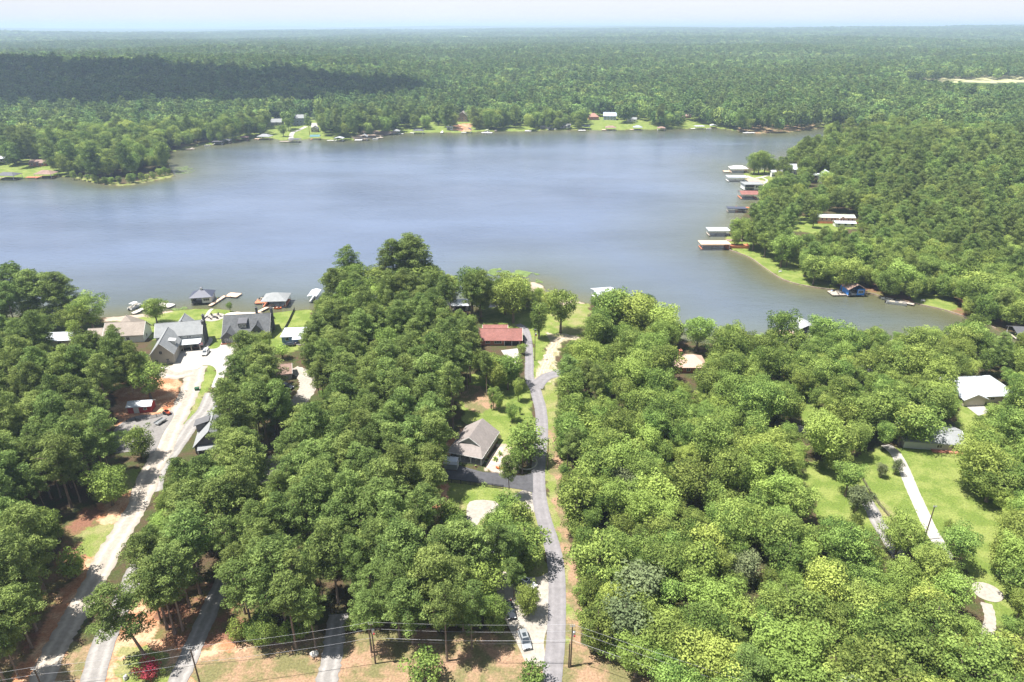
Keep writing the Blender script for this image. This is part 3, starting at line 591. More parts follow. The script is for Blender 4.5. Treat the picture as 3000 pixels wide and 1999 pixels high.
# ---------------------------------------------------------------- what the crowns must leave visible
OPEN = [T(*a) for a in [
 ('q4', [(735, 540), (1170, 492), (1430, 478), (1560, 485), (1850, 510), (2145, 480), (2130, 560), (2060, 620), (2090, 700), (2070, 760), (1960, 770), (1900, 760), (1870, 740), (1880, 650), (1780, 600), (1700, 640), (1650, 720), (1590, 780), (1590, 880), (1530, 960), (1470, 1060), (1400, 1200), (1425, 1240), (1420, 1294), (1160, 1294), (1180, 1180), (1240, 1060), (1190, 950), (1150, 930), (1120, 900), (1060, 870), (1040, 760), (1000, 720), (940, 740), (880, 690), (790, 660), (620, 680), (620, 620), (740, 570)]),
 ('q4', [(300, 560), (500, 570), (620, 620), (470, 690), (390, 650), (330, 600)]),
 ('q4', [(300, 690), (480, 690), (480, 745), (350, 750)]),
 ('q4', [(1060, 950), (1240, 950), (1240, 1120), (1160, 1170), (1180, 1200), (1160, 1294), (900, 1200), (900, 1140), (860, 1140), (880, 1060), (960, 1020)]),
 ('q4', [(1920, 850), (2020, 845), (2010, 960), (2090, 900), (2150, 960), (2180, 1000), (2150, 1080), (2080, 1150), (2000, 1150), (1990, 1050), (1930, 960)]),
 ('r2', [(960, 0), (1150, 0), (1110, 110), (1120, 140), (1090, 240), (1150, 290), (1160, 340), (1050, 345), (950, 335), (880, 440), (830, 500), (810, 590), (750, 700), (640, 770), (590, 860), (560, 920), (600, 960), (740, 1000), (720, 1060), (650, 1090), (760, 1100), (850, 1230), (900, 1290), (1000, 1290), (1060, 1080), (1180, 1010), (1235, 1090), (1290, 1170), (1320, 1350), (1450, 1375), (1600, 1365), (1700, 1340), (1770, 1320), (1847, 1340), (1847, 1568), (1847, 2400), (-900, 2400), (-900, 1568), (0, 1568), (80, 1480), (130, 1370), (220, 1200), (270, 1080), (280, 970), (240, 860), (300, 800), (380, 700), (420, 650), (430, 560), (560, 520), (700, 530), (720, 430), (640, 340), (610, 300), (600, 180), (700, 100), (870, 150), (930, 120)]),
 ('r2', [(1390, 400), (1440, 380), (1480, 350), (1500, 360), (1460, 460), (1430, 480)]),
 ('r3', [(1030, 0), (1160, 0), (1140, 60), (1165, 100), (1150, 200), (1190, 300), (1200, 420), (1200, 480), (1210, 620), (1240, 780), (1290, 880), (1300, 960), (1290, 1100), (1310, 1200), (1310, 1400), (1450, 1440), (1600, 1500), (1640, 1568), (1900, 2400), (-800, 2400), (-100, 1360), (300, 1345), (440, 1345), (640, 1330), (860, 1320), (900, 1240), (940, 1160), (960, 1080), (1060, 1000), (1120, 940), (1110, 880), (1090, 800), (1070, 700), (1040, 630), (1000, 600), (990, 530), (1035, 500), (1050, 300), (1045, 100)]),
 ('r3', [(720, 0), (850, 60), (900, 100), (920, 150), (900, 200), (890, 260), (900, 400), (960, 420), (1030, 430), (1030, 520), (990, 530), (840, 520), (830, 600), (740, 700), (720, 740), (690, 640), (640, 600), (560, 560), (510, 540), (520, 500), (545, 470), (550, 420), (550, 350), (590, 250), (620, 200), (680, 130), (700, 50)]),
 ('r3', [(740, 850), (800, 900), (790, 1000), (770, 1050), (750, 960)]),
 ('r3', [(900, 1080), (950, 1240), (890, 1240), (870, 1140)]),
 ('q5', [(1340, 1294), (880, 1294), (900, 1090), (740, 1030), (880, 1000), (1100, 1000), (1240, 960), (1290, 880), (1250, 760), (1200, 770), (1000, 740), (960, 700), (960, 600), (940, 520), (960, 490), (1260, 465), (1690, 445), (1660, 600), (1640, 680), (1500, 710), (1460, 830), (1500, 890), (1480, 980), (1450, 1120), (1480, 1200), (1450, 1294)]),
 ('q5', [(770, 440), (890, 440), (880, 490), (740, 490)]),
 ('q5', [(2320, 830), (2353, 860), (2353, 940), (2310, 930)]), ('r1', [(0, 390), (60, 380), (100, 410), (50, 450), (0, 455)]), ('r1', [(1200, 470), (1350, 480), (1350, 500), (1220, 495)]),
 ('r1', [(-60, 250), (100, 245), (200, 255), (180, 300), (60, 320), (-60, 330)]),
 ('r4', [(1490, 60), (1600, 100), (1560, 170), (1550, 300), (1470, 420), (1450, 500), (1600, 560), (1740, 640), (1740, 700), (1660, 760), (1650, 870), (1740, 930), (1760, 1000), (1720, 1060), (1720, 1110), (1640, 1130), (1580, 1060), (1570, 950), (1550, 850), (1480, 790), (1380, 800), (1290, 790), (1240, 740), (1140, 720), (1120, 790), (1060, 790), (1000, 760), (980, 700), (880, 660), (780, 650), (640, 400), (740, 380), (860, 420), (940, 380), (980, 350), (1100, 300), (1330, 290), (1400, 240), (1450, 170)]),
 ('r1', [(1900, 500), (2200, 510), (2230, 570), (2200, 660), (2080, 680), (2040, 750), (1950, 690), (1900, 640)]),
 ('r1', [(840, 600), (900, 640), (870, 740), (880, 840), (830, 880), (790, 830), (840, 740)]),
 ('r1', [(700, 160), (860, 150), (870, 220), (800, 230), (720, 210)]),
 ('r4', [(1570, 1030), (1720, 1050), (1720, 1130), (1660, 1130), (1700, 1280), (1660, 1290), (1630, 1160)]),
 ('q6', [(290, 590), (430, 620), (560, 690), (750, 720), (840, 790), (1040, 900), (1240, 880), (1350, 960), (1560, 990), (1720, 940), (1800, 960), (1890, 1050), (1850, 1090), (2100, 1160), (2353, 1200), (2353, 1290), (2290, 1290), (2270, 1220), (2060, 1160), (1840, 1085), (1750, 1100), (1560, 1230), (1400, 1180), (900, 1150), (870, 1200), (800, 1200), (700, 1180), (560, 1150), (400, 1170), (250, 1190), (200, 1250), (0, 1200), (0, 600)]),
 ('q6', [(730, 450), (850, 440), (950, 470), (960, 410), (1165, 415), (1240, 460), (1170, 500), (1060, 490), (880, 520), (820, 540), (740, 490)]),
 ('q3', [(330, 1030), (560, 1060), (640, 1090), (600, 1130), (530, 1160), (530, 1270), (420, 1290), (440, 1400), (400, 1400), (-100, 1500), (-100, 800), (240, 770), (460, 810), (700, 790), (830, 780), (1000, 790), (820, 830), (740, 880), (640, 900), (440, 1030)]),
 ('q3', [(700, 1040), (810, 1030), (800, 1060), (720, 1080)]), ('q3', [(880, 1095), (950, 1095), (1030, 1160), (960, 1140)]),
 ('q2', [(0, 800), (60, 820), (100, 800), (240, 800), (390, 800), (400, 740), (520, 740), (620, 700), (740, 750), (790, 740), (800, 660), (860, 660), (880, 740), (990, 750), (1080, 750), (1260, 725), (1300, 770), (1440, 770), (1700, 770), (1710, 710), (1700, 650), (1780, 660), (1900, 660), (1910, 710), (2000, 690), (2130, 690), (2150, 740), (2353, 740), (2353, 775), (2600, 1000), (0, 1000)]),
 ('q3', [(0, 670), (50, 680), (150, 720), (320, 730), (240, 775), (0, 775)]),
 ('q1', [(1360, 890), (1480, 860), (1640, 810), (1840, 820), (1860, 760), (1850, 690), (1950, 690), (1990, 770), (2030, 690), (2100, 690), (2160, 640), (2180, 640), (2180, 760), (2250, 820), (2353, 800), (2353, 1294), (1200, 1294), (1195, 1095), (1160, 1000), (1180, 925), (1280, 905)]),
 ('q1', [(0, 970), (60, 1000), (180, 1000), (230, 960), (320, 1020), (360, 1070), (480, 1080), (720, 1140), (1050, 1130), (1195, 1095), (1195, 1300), (-200, 1300), (-200, 1000)]),
 ('q3', [(1500, 404), (2000, 390), (2353, 385), (2800, 385), (2800, 434), (2100, 441), (1800, 440)]),
 ('q3', [(830, 755), (1280, 755), (1280, 775), (830, 775)]),
 # the open water as seen over the near shore
 ('o', [(-50, 430), (400, 380), (900, 340), (1650, 450), (1700, 700), (1650, 735), (1560, 700), (1500, 680), (1420, 655), (1340, 680), (1200, 640), (1120, 620), (1060, 618), (1015, 630), (990, 575), (930, 565), (880, 590), (862, 640), (840, 600), (780, 598), (722, 640), (712, 712), (520, 715), (300, 722), (250, 722), (-50, 722)]),
]]
def blocked(x, y, h, r, z=0.0, low=.3):
    bad = np.zeros(x.shape, bool)
    for dx, dz in ((0, .97), (0, .7), (-.85, .72), (.85, .72), (-.5, .9), (.5, .9), (-.7, low + .1), (.7, low + .1), (0, low)):
        px, py = proj(x + dx * r, y, z + dz * h)
        for P in OPEN: bad |= pip(px, py, P)
    return bad
def cleared(x, y, pad=1.2):
    bad = pip(x, y, LAKE)
    for P in CLEAR:
        bad |= pip(x, y, P)
        xs = [p[0] for p in P]; ys = [p[1] for p in P]
        m = (x > min(xs) - pad) & (x < max(xs) + pad) & (y > min(ys) - pad) & (y < max(ys) + pad)
        if m.any():
            d = segdist(x[m], y[m], P); q = np.zeros(x.shape, bool); q[m] = d < pad; bad |= q
    return bad
def jitter(x0, x1, y0, y1, s, rng, j=.36):
    xs = np.arange(x0, x1, s); ys = np.arange(y0, y1, s * .87)
    X, Y = np.meshgrid(xs, ys); X = X + (np.arange(len(ys)) % 2)[:, None] * s / 2
    return (X + rng.uniform(-j, j, X.shape) * s).ravel(), (Y + rng.uniform(-j, j, Y.shape) * s).ravel()
# ---------------------------------------------------------------- buildings
M_ROOFG = mat('grey_shingles', (.25, .26, .265), .9, .12, 1.2, .2)
M_ROOFD = mat('charcoal_shingles', (.095, .10, .105), .9, .25, 1.5, .25)
M_ROOFT = mat('tan_shingles', (.29, .25, .215), .9, .15, 1.5, .2)
M_ROOFB = mat('brown_grey_shingles', (.235, .208, .195), .9, .14, 1.4, .2)
M_ROOFR = mat('red_shingles', (.235, .105, .09), .9, .2, 1.6, .25)
M_ROOFBR = mat('weathered_brown_shingles', (.25, .17, .14), .9, .25, 1.4, .25)
M_METW = mat('white_metal_roof', (.50, .53, .58), .45, .03, .5, 0, spec=.5)
M_METN = mat('navy_metal_roof', (.055, .062, .095), .4, .1, .5, 0, spec=.5)
M_METD = mat('dark_metal_roof', (.10, .10, .11), .4, .1, .5, 0, spec=.5)
M_WHITE = mat('white_paint', (.62, .62, .60), .6, .04, 1)
M_CREAM = mat('cream_siding', (.50, .45, .36), .7, .05, 1)
M_BEIGE = mat('beige_siding', (.38, .35, .30), .75, .06, 1)
M_GREYW = mat('light_grey_siding', (.42, .43, .425), .75, .05, 1)
M_DGREY = mat('dark_grey_siding', (.115, .115, .12), .8, .1, 1)
M_GREEN = mat('grey_green_siding', (.28, .31, .27), .8, .06, 1)
M_BRICK = mat('red_brick', (.36, .15, .10), .9, .2, 4, .1)
M_BLUE = mat('blue_siding', (.16, .25, .48), .7, .08, 1)
M_BLUEB = mat('bright_blue_paint', (.05, .22, .62), .6, .08, 1)
M_REDW = mat('red_siding', (.38, .04, .035), .75, .12, 1)
M_GLASS = mat('window_glass', (.035, .045, .055), .12, .1, .5, 0, spec=.8)
M_TRIM = mat('white_trim', (.66, .66, .64), .6, .03, 1)
M_WOOD = mat('weathered_deck_boards', (.38, .33, .28), .85, .2, .8, .1, stretch=(6, .6, 1))
M_REDDECK = mat('red_stained_deck', (.46, .17, .09), .8, .2, .8, .1, stretch=(6, .6, 1))
M_TANDECK = mat('tan_deck_boards', (.60, .44, .32), .8, .15, .8, .1, stretch=(6, .6, 1))
M_PILE = mat('dark_piles', (.12, .10, .08), .9, .2, 2)
M_STEEL = mat('galvanised_steel', (.45, .46, .47), .4, .1, 1, metal=.7)
M_BLACK = mat('black_paint', (.018, .018, .02), .6, .2, 1)
M_RUBBER = mat('tyre_rubber', (.02, .02, .02), .85, .1, 2)
M_STONE = mat('pale_stones', (.55, .52, .47), .9, .25, 3, .2)
M_POLE = mat('creosote_pole', (.10, .075, .06), .9, .25, 1.5, .2)
M_ORANGE = mat('orange_paint', (.85, .20, .04), .5, .1, 1)
def footprint(x, y, L, D, rz, pad=1.0):
    c, s = math.cos(rz), math.sin(rz); a, b = L / 2 + pad, D / 2 + pad
    CLEAR.append([(x + u * c - v * s, y + u * s + v * c) for u, v in ((-a, -b), (a, -b), (a, b), (-a, b))])
def window(root, c, wd, ht, face, frame=M_TRIM, glass=M_GLASS, name='window', mull=1):
    """c = centre on the wall plane; face = outward normal N/S/E/W in house space"""
    f = {'S': (0, -1), 'N': (0, 1), 'E': (1, 0), 'W': (-1, 0)}[face]
    horiz = f[0] == 0; t = .12; mb = MB(); ox, oy = f[0] * .05, f[1] * .05
    def B(u, v, a, b, dep, o=0):
        if horiz: return ((c[0] + u, c[1] + oy + f[1] * o, c[2] + v), (a, dep, b))
        return ((c[0] + ox + f[0] * o, c[1] + u, c[2] + v), (dep, a, b))
    mb.box(*B(0, ht / 2 + t / 2, wd + 2 * t, t, .12)); mb.box(*B(0, -ht / 2 - t / 2, wd + 2 * t, t, .12))
    for q in (-1, 1): mb.box(*B(q * (wd / 2 + t / 2), 0, t, ht, .12))
    for k in range(mull): mb.box(*B(wd * ((k + 1) / (mull + 1) - .5), 0, .06, ht - .002, .08))
    fr = mb.build(name, frame, root)
    g = MB(); g.box(*B(0, 0, wd - .002, ht - .002, .04)); g.build('pane', glass, fr)
    return fr
def door(root, c, wd, ht, face, m=M_WHITE, name='door'):
    f = {'S': (0, -1), 'N': (0, 1), 'E': (1, 0), 'W': (-1, 0)}[face]; horiz = f[0] == 0
    mb = MB(); ce = (c[0] + f[0] * .05, c[1] + f[1] * .05, c[2] + ht / 2)
    mb.box(ce, (wd, .1, ht) if horiz else (.1, wd, ht)); d = mb.build(name, m, root)
    k = MB(); kc = (ce[0] + (wd * .38 if horiz else f[0] * .09), ce[1] + (f[1] * .09 if horiz else wd * .38), c[2] + ht * .48)
    k.box(kc, (.12, .1, .12)); k.build('handle', M_STEEL, d); return d
def gable(root, x, y, L, D, h, rh, ax, wm, rm, over=.5, z0=0.0, hip=0.0, th=.18, base=None):
    """walls plus a two-slope roof; ridge runs along ax"""
    a, b = (L / 2, D / 2) if ax == 'x' else (D / 2, L / 2)      # a half length along ridge, b half span
    def P(u, v, z): return (x + u, y + v, z0 + z) if ax == 'x' else (x + v, y + u, z0 + z)
    mb = MB()
    vs = [P(-a, -b, 0), P(a, -b, 0), P(a, b, 0), P(-a, b, 0), P(-a, -b, h), P(a, -b, h), P(a, b, h), P(-a, b, h)]
    fs = [(0, 1, 5, 4), (1, 2, 6, 5), (2, 3, 7, 6), (3, 0, 4, 7)]
    if hip <= 0:
        vs += [P(-a, 0, h + rh - .02), P(a, 0, h + rh - .02)]; fs = [(0, 1, 5, 4), (1, 2, 6, 9, 5), (2, 3, 7, 6), (3, 0, 4, 8, 7), ]
    else: fs.append((4, 5, 6, 7))
    mb.add(vs, fs)
    wl = mb.build('wall', wm, root)
    k = rh / b; ea, eb = a + over, b + over; ze = h - over * k + th; zr = h + rh + th
    if hip <= 0:
        rb = MB(); rb.slab([P(-ea, -eb, ze), P(ea, -eb, ze), P(ea, 0, zr), P(-ea, 0, zr)], th)
        rb.slab([P(ea, eb, ze), P(-ea, eb, ze), P(-ea, 0, zr), P(ea, 0, zr)], th)
    else:
        ra = max(.05, ea - eb * hip); rb = MB()
        A, B_, C_, D_ = P(-ea, -eb, ze), P(ea, -eb, ze), P(ea, eb, ze), P(-ea, eb, ze); E, F_ = P(-ra, 0, zr), P(ra, 0, zr)
        lo = [(p[0], p[1], p[2] - th) for p in (A, B_, C_, D_)]
        rb.add([A, B_, C_, D_, E, F_] + lo, [(0, 1, 5, 4), (1, 2, 5), (2, 3, 4, 5), (3, 0, 4), (6, 7, 1, 0), (7, 8, 2, 1), (8, 9, 3, 2), (9, 6, 0, 3), (9, 8, 7, 6)])
    rf = rb.build('roof', rm, root)
    rdg = MB(); r0, r1 = (P(-ea, 0, zr + .03), P(ea, 0, zr + .03)) if hip <= 0 else (P(-ra, 0, zr + .03), P(ra, 0, zr + .03))
    rdg.tube(r0, r1, .09, .09, 6); rdg.build('ridge_cap', rm, rf)
    if hip <= 0:      # white rake and fascia boards
        for u in (-ea - .02, ea + .02):
            tb = MB()
            for s in (-1, 1): tb.slab([P(u - .04, s * eb, ze + .02), P(u + .04, s * eb, ze + .02), P(u + .04, 0, zr + .02), P(u - .04, 0, zr + .02)], .28)
            tb.build('fascia', M_TRIM if wm is not M_DGREY else M_METD, rf)
    return wl, rf
def chimney(root, x, y, z0, z1, m=M_DGREY, d=.9):
    mb = MB(); mb.box((x, y, (z0 + z1) / 2), (d, d, z1 - z0)); mb.box((x, y, z1 + .1), (d + .25, d + .25, .2))
    mb.tube((x, y, z1 + .2), (x, y, z1 + .7), .18, .18, 8); mb.build('chimney', m, root)
def porch_posts(root, xs, y, h, m=M_TRIM, z0=0.0, d=.25):
    for x in xs:
        mb = MB(); mb.box((x, y, z0 + h / 2), (d, d, h)); mb.box((x, y, z0 + .1), (d + .12, d + .12, .2)); mb.box((x, y, z0 + h - .1), (d + .1, d + .1, .18)); mb.build('post', m, root)

# -- craftsman house in the middle, dutch gable, porch towards the camera
kx, ky = -11.3, 171.6; krz = R(-18.5)
k = thing('house', 'small grey-green house with a brown-grey roof and white-posted porch beside the black driveway', 'house', (kx, ky, 0), krz)
footprint(kx, ky, 12, 17, krz, 1.5)
hw, hd, he = 5.0, 7.0, 3.0
mb = MB(); mb.box((0, 1.4, .2), (2 * hw, 2 * hd - 2.8, .4)); mb.build('foundation', M_BRICK, k)
mb = MB(); pf = -hd + 2.8
mb.add([(-hw, pf, .4), (hw, pf, .4), (hw, hd, .4), (-hw, hd, .4), (-hw, pf, he + .35), (hw, pf, he + .35), (hw, hd, he), (-hw, hd, he), (0, hd, he + 3.55)],
       [(0, 1, 5, 4), (1, 2, 6, 5), (2, 3, 7, 8, 6), (3, 0, 4, 7)]); mb.build('wall', M_GREEN, k)
mb = MB(); mb.box((0, -hd + 1.4, .2), (2 * hw, 2.8, .4)); mb.build('porch_floor', M_CONC, k)
ow, of_, ob = hw + .45, -hd - .5, hd + .5; gy = of_ + 4.1; zr = he + 3.75; ze = he
tq = .34; zg = ze + (zr - ze) * tq; gxh = ow * (1 - tq)       # where the hip meets the small gable
mb = MB(); mb.slab([(-ow, of_, ze), (ow, of_, ze), (gxh, gy, zg), (-gxh, gy, zg)], .16)
for s in (-1, 1):
    mb.slab([(s * ow, of_, ze), (s * ow, ob, ze), (0, ob, zr), (0, gy - .35, zr), (s * (gxh + .0), gy - .35, zg)], .16)
rf = mb.build('roof', M_ROOFB, k)
mb = MB(); mb.add([(-gxh, gy + .02, zg - .1), (gxh, gy + .02, zg - .1), (0, gy + .02, zr - .18)], [(0, 1, 2)]); mb.add([(-gxh, gy + .12, zg - .1), (gxh, gy + .12, zg - .1), (0, gy + .12, zr - .18)], [(0, 2, 1)]); mb.build('gable_wall', M_GREEN, k)
mb = MB()
for s in (-1, 1): mb.slab([(s * gxh, gy - .40, zg + .03), (s * gxh, gy - .34, zg + .03), (0, gy - .34, zr + .03), (0, gy - .40, zr + .03)], .25)
for s in (-1, 1): mb.box((s * (ow + .02), 0, ze - .1), (.06, ob - of_, .2))
mb.box((0, of_ - .02, ze - .1), (2 * ow, .06, .2)); mb.build('fascia', M_TRIM, rf)
porch_posts(k, (-4.8, -1.6, 1.6, 4.8), -hd + .2, 2.5, z0=.4)
window(k, (-2.6, pf, 1.9), 1.2, 1.4, 'S'); window(k, (2.8, pf, 1.9), 1.2, 1.4, 'S'); door(k, (.2, pf, .4), 1.0, 2.1, 'S', M_METD)
for yy in (-1.6, 2.6): window(k, (hw, yy - .5, 1.9), .8, 1.5, 'E', mull=0); window(k, (hw, yy + .55, 1.9), .8, 1.5, 'E', mull=0)
def local(root_xy, rz, u, v):
    c, s = math.cos(rz), math.sin(rz); return (root_xy[0] + u * c - v * s, root_xy[1] + u * s + v * c)
def adirondack(name, label, p, rz, m, group, z=0.0, cat='chair'):
    t = thing(name, label, cat, (p[0], p[1], z), rz, group)
    mb = MB(); mb.slab([(-.3, -.3, .42), (.3, -.3, .42), (.3, .3, .3), (-.3, .3, .3)], .05); mb.build('seat', m, t)
    mb = MB(); mb.slab([(-.32, .25, .3), (.32, .25, .3), (.28, .62, 1.1), (-.28, .62, 1.1)], .06); mb.build('backrest', m, t)
    for s in (-1, 1):
        mb = MB(); mb.box((s * .38, 0, .58), (.14, .75, .04)); mb.build('armrest', m, t)
        mb = MB(); mb.box((s * .36, -.3, .29), (.06, .08, .58)); mb.build('leg', m, t); mb = MB(); mb.box((s * .36, .3, .2), (.06, .08, .4)); mb.build('leg', m, t)
    return t
K = (kx, ky)
for q, (u, lab) in enumerate(((-2.9, 'white adirondack chair nearest the garden shed on the house porch'), (-.9, 'white adirondack chair in the middle of the house porch'), (1.0, 'white adirondack chair in front of the door on the house porch'), (2.6, 'white adirondack chair at the porch end nearest the fire pit'))):
    adirondack('adirondack_chair', lab, local(K, krz, u, -hd + 1.3), krz + R((10, -15, 20, -10)[q]), M_WHITE, 'white chairs on the porch', .4)
for q, (x, y, lab) in enumerate(((815, 1072, 'orange adirondack chair left of its twins at the gravel fire pit'), (845, 1078, 'orange adirondack chair between two others at the gravel fire pit'), (875, 1076, 'orange adirondack chair nearest the lane at the gravel fire pit'))):
    adirondack('adirondack_chair', lab, G('r5', x, y), R((150, 180, 215)[q]), M_ORANGE, 'orange chairs at the fire pit', .05)
sheet('gravel_patio', GP('r5', [(720, 1060), (790, 1025), (880, 1025), (930, 1060), (920, 1100), (840, 1120), (750, 1105)]), M_WGRAV, .09)
sheet('gravel_path', GP('r5', [(700, 1070), (690, 1010), (800, 850), (870, 830), (880, 900), (960, 960), (960, 1010), (880, 1030), (780, 1030)]), mat('tan_gravel', (.50, .40, .34), .95, .25, 1.3, .3), .05)
# stone ring round the big tree
tx, ty = G('r5', 1148, 1000)
mb = MB()
for q in range(34):
    a = q / 34 * 2 * math.pi; mb.box((3.0 * math.cos(a), 3.6 * math.sin(a), .12), (.55, .3, .28), rz=a + 1.57 + random.uniform(-.1, .1))
t = mb.build('stone_edging', M_STONE); t.location = (tx, ty, 0); tag(t, 'ring of pale stones laid round the tree between the house and the lane', 'edging')
# agave-like plants in the bed
def spiky(p, h, label, group):
    mb = MB(); rg = random.Random(int(p[0] * 10))
    for q in range(26):
        a = rg.uniform(0, 6.28); e = rg.uniform(.3, 1.3); L = h * rg.uniform(.7, 1.1); d = Vector((math.cos(a) * math.cos(e), math.sin(a) * math.cos(e), math.sin(e))); n = Vector((-math.sin(a), math.cos(a), 0)) * .13
        m_ = d * L * .55 + Vector((0, 0, .1)); e_ = d * L - Vector((0, 0, .25 * L * math.cos(e)))
        mb.add([-n * .6, n * .6, m_ + n, m_ - n, e_], [(0, 1, 2, 3), (3, 2, 4)])
    o = mb.build('spiky_plant', MATS['agave']); o.location = (p[0], p[1], 0); tag(o, label, 'plant', group)
mat('agave', (.22, .30, .08), .7, .3, 2)
for (x, y, h, lab) in ((840, 915, 1.8, 'tall spiky-leaved plant in the bed nearest the house windows'), (790, 975, 1.6, 'spiky-leaved plant in the bed between the porch corner and the taller one'), (1035, 1085, 1.5, 'spiky-leaved plant by the driveway near the lane pole'), (655, 1265, 1.3, 'spiky-leaved plant on the lawn side of the black rail fence'), (385, 1025, .9, 'low spiky-leaved plant between the garden shed and the porch')):
    spiky(G('r5', x, y), h, lab, 'spiky plants round the small house')
def pot(p, label, z=0.0, m=None):
    mb = MB(); t = thing('plant_pot', label, 'plant pot', (p[0], p[1], z))
    mb.tube((0, 0, 0), (0, 0, .4), .17, .25, 10); mb.build('pot', m or M_BRICK, t)
    mb = MB(); rg = random.Random(3)
    for q in range(30):
        a = rg.uniform(0, 6.28); r = rg.uniform(0, .3); mb.box((r * math.cos(a), r * math.sin(a), .45 + rg.uniform(0, .3)), (.16, .16, .03), M=Matrix.Rotation(rg.uniform(-1, 1), 3, 'X'))
    mb.build('foliage', MATS['agave'], t)
pot(local(K, krz, 3.6, -hd - .9), 'terracotta pot with green leaves on the driveway edge before the porch steps'); pot(local(K, krz, 5.6, -3.6), 'dark pot by the house wall near the porch corner', m=M_BLACK); pot(local(K, krz, 5.7, -5.2), 'dark pot at the open end of the porch', m=M_BLACK)
# garden shed with gambrel roof
sx, sy = G('r5', 272, 1085); s_rz = R(-8)
t = thing('garden_shed', 'grey garden shed with a rounded white metal roof standing on the black driveway', 'shed', (sx + .2, sy + 1.6, 0), s_rz); footprint(sx, sy + 1.6, 4, 3, s_rz)
prof = [(-1.5, 0), (1.5, 0), (1.5, 1.9), (1.15, 2.5), (0, 2.85), (-1.15, 2.5), (-1.5, 1.9)]
mb = MB(); L = 1.9; n = len(prof)
mb.add([(-L, y, z) for y, z in prof] + [(L, y, z) for y, z in prof], [tuple(range(n)), tuple(range(2 * n - 1, n - 1, -1)), (0, n, n + 1, 1), (1, n + 1, n + 2, 2), (0, 6, n + 6, n)]); mb.build('wall', mat('grey_shed_siding', (.24, .26, .25), .8, .08, 1), t)
mb = MB(); rp_ = [(-1.62, 1.85), (-1.2, 2.6), (0, 2.97), (1.2, 2.6), (1.62, 1.85)]
for (y0, z0), (y1, z1) in zip(rp_[:-1], rp_[1:]): mb.slab([(-L - .12, y0, z0), (L + .12, y0, z0), (L + .12, y1, z1), (-L - .12, y1, z1)], .07)
mb.build('roof', M_METW, t); door(t, (L, 0, .05), 1.5, 1.95, 'E', M_WHITE)
for s in (-1, 1): mb = MB(); mb.box((s * (L + .01), 0, .08), (.08, 3.1, .16)); mb.build('trim', M_TRIM, t)
# rail fence
def rail_fence(name, label, pts, h=1.3, rails=4, m=M_BLACK, step=2.4, cat='fence', solid=False, post=.11):
    t = thing(name, label, cat, (pts[0][0], pts[0][1], 0)); o = Vector((pts[0][0], pts[0][1], 0))
    P = [Vector((x, y, 0)) - o for x, y in pts]; rb = MB()
    for a, b in zip(P[:-1], P[1:]):
        d = b - a; L = d.length; ang = math.atan2(d.y, d.x); mid = (a + b) / 2
        for q in range(rails): rb.box((mid.x, mid.y, h * (q + .7) / rails), (L, .05, .14 if not solid else h / rails - .03), rz=ang)
        k_ = max(1, int(L / step))
        for q in range(k_ + (b is P[-1])):
            p = a + d * (q / k_); pb = MB(); pb.box((p.x, p.y, h / 2 + .05), (post, post, h + .1), rz=ang); pb.build('post', m, t)
    rb.build('rails', m, t); return t
rail_fence('rail_fence', 'black board fence along the front of the black driveway', GP('r5', [(175, 1222), (500, 1262), (880, 1305)]), 1.3, 4)
rail_fence('rail_fence', 'black board fence at the near end of the gravel yard left of the drive', GP('r2', [(560, 330), (735, 308)]), 1.3, 3)
rail_fence('rail_fence', 'black board fence between the red shed and the gravel yard', GP('r2', [(740, 160), (850, 135), (905, 112)]), 1.3, 3)
rail_fence('rail_fence', 'black board fence running left of the red shed under the trees', GP('r2', [(560, 190), (640, 165), (735, 155)]), 1.3, 3)
rail_fence('wire_fence', 'thin dark fence running down the lawn beside the white cottage', GP('q4', [(1945, 660), (1990, 580), (2032, 490)]), 1.2, 6, m=M_BLACK, post=.08)
rail_fence('wire_fence', 'dark rail fence between the grey drive and the right lawn', GP('r4', [(960, 450), (1010, 540), (1060, 610), (1150, 715)]), 1.1, 3, m=M_PILE, post=.1)
rail_fence('wire_fence', 'pale rail fence under the trees at the head of the right lawn', GP('r1', [(1130, 890), (1210, 975)]), 1.1, 3, m=M_WOOD, post=.1)
rail_fence('metal_gate', 'low metal gate across the drive beside the red-roofed house', GP('q5', [(1262, 722), (1316, 724)]), 1.2, 3, m=M_STEEL, step=1.2, cat='gate', post=.06)

# -- light grey gabled house with garage wing (left)
ax_, ay_ = G('r6', 880, 842); arz = R(13)
t = thing('house', 'large light grey house with a front gabled garage wing beside the white concrete apron', 'house', (ax_, ay_, 0), arz)
footprint(*local((ax_, ay_), arz, 4, 13), 20, 26, arz, 1)
gable(t, 0, 7.5, 7.8, 15, 4.4, 4.3, 'y', M_BEIGE, M_ROOFG)               # wing towards camera
gable(t, 3.4, 18.5, 16.5, 9, 5.6, 3.6, 'x', M_GREYW, M_ROOFG)              # main
gable(t, 4.4, 22, 7.0, 6, 6.2, 3.8, 'y', M_GREYW, M_ROOFG)               # rear gable
mb = MB(); mb.slab([(3.7, 9.9, 3.0), (11.6, 9.9, 3.0), (11.6, 14.2, 3.9), (3.7, 14.2, 3.9)], .15); mb.build('porch_roof', mat('seamed_metal_roof', (.42, .45, .46), .5, .06, .6, 0, spec=.4), t)
porch_posts(t, (5.0, 8.0, 11.2), 10.2, 2.9, M_WOOD)
window(t, (-2.2, 0, 1.5), .9, 1.3, 'S', M_BEIGE); window(t, (1.7, 0, 1.5), .9, 1.3, 'S', M_BEIGE); window(t, (-.2, 0, 4.9), .9, 1.2, 'S', M_BEIGE)
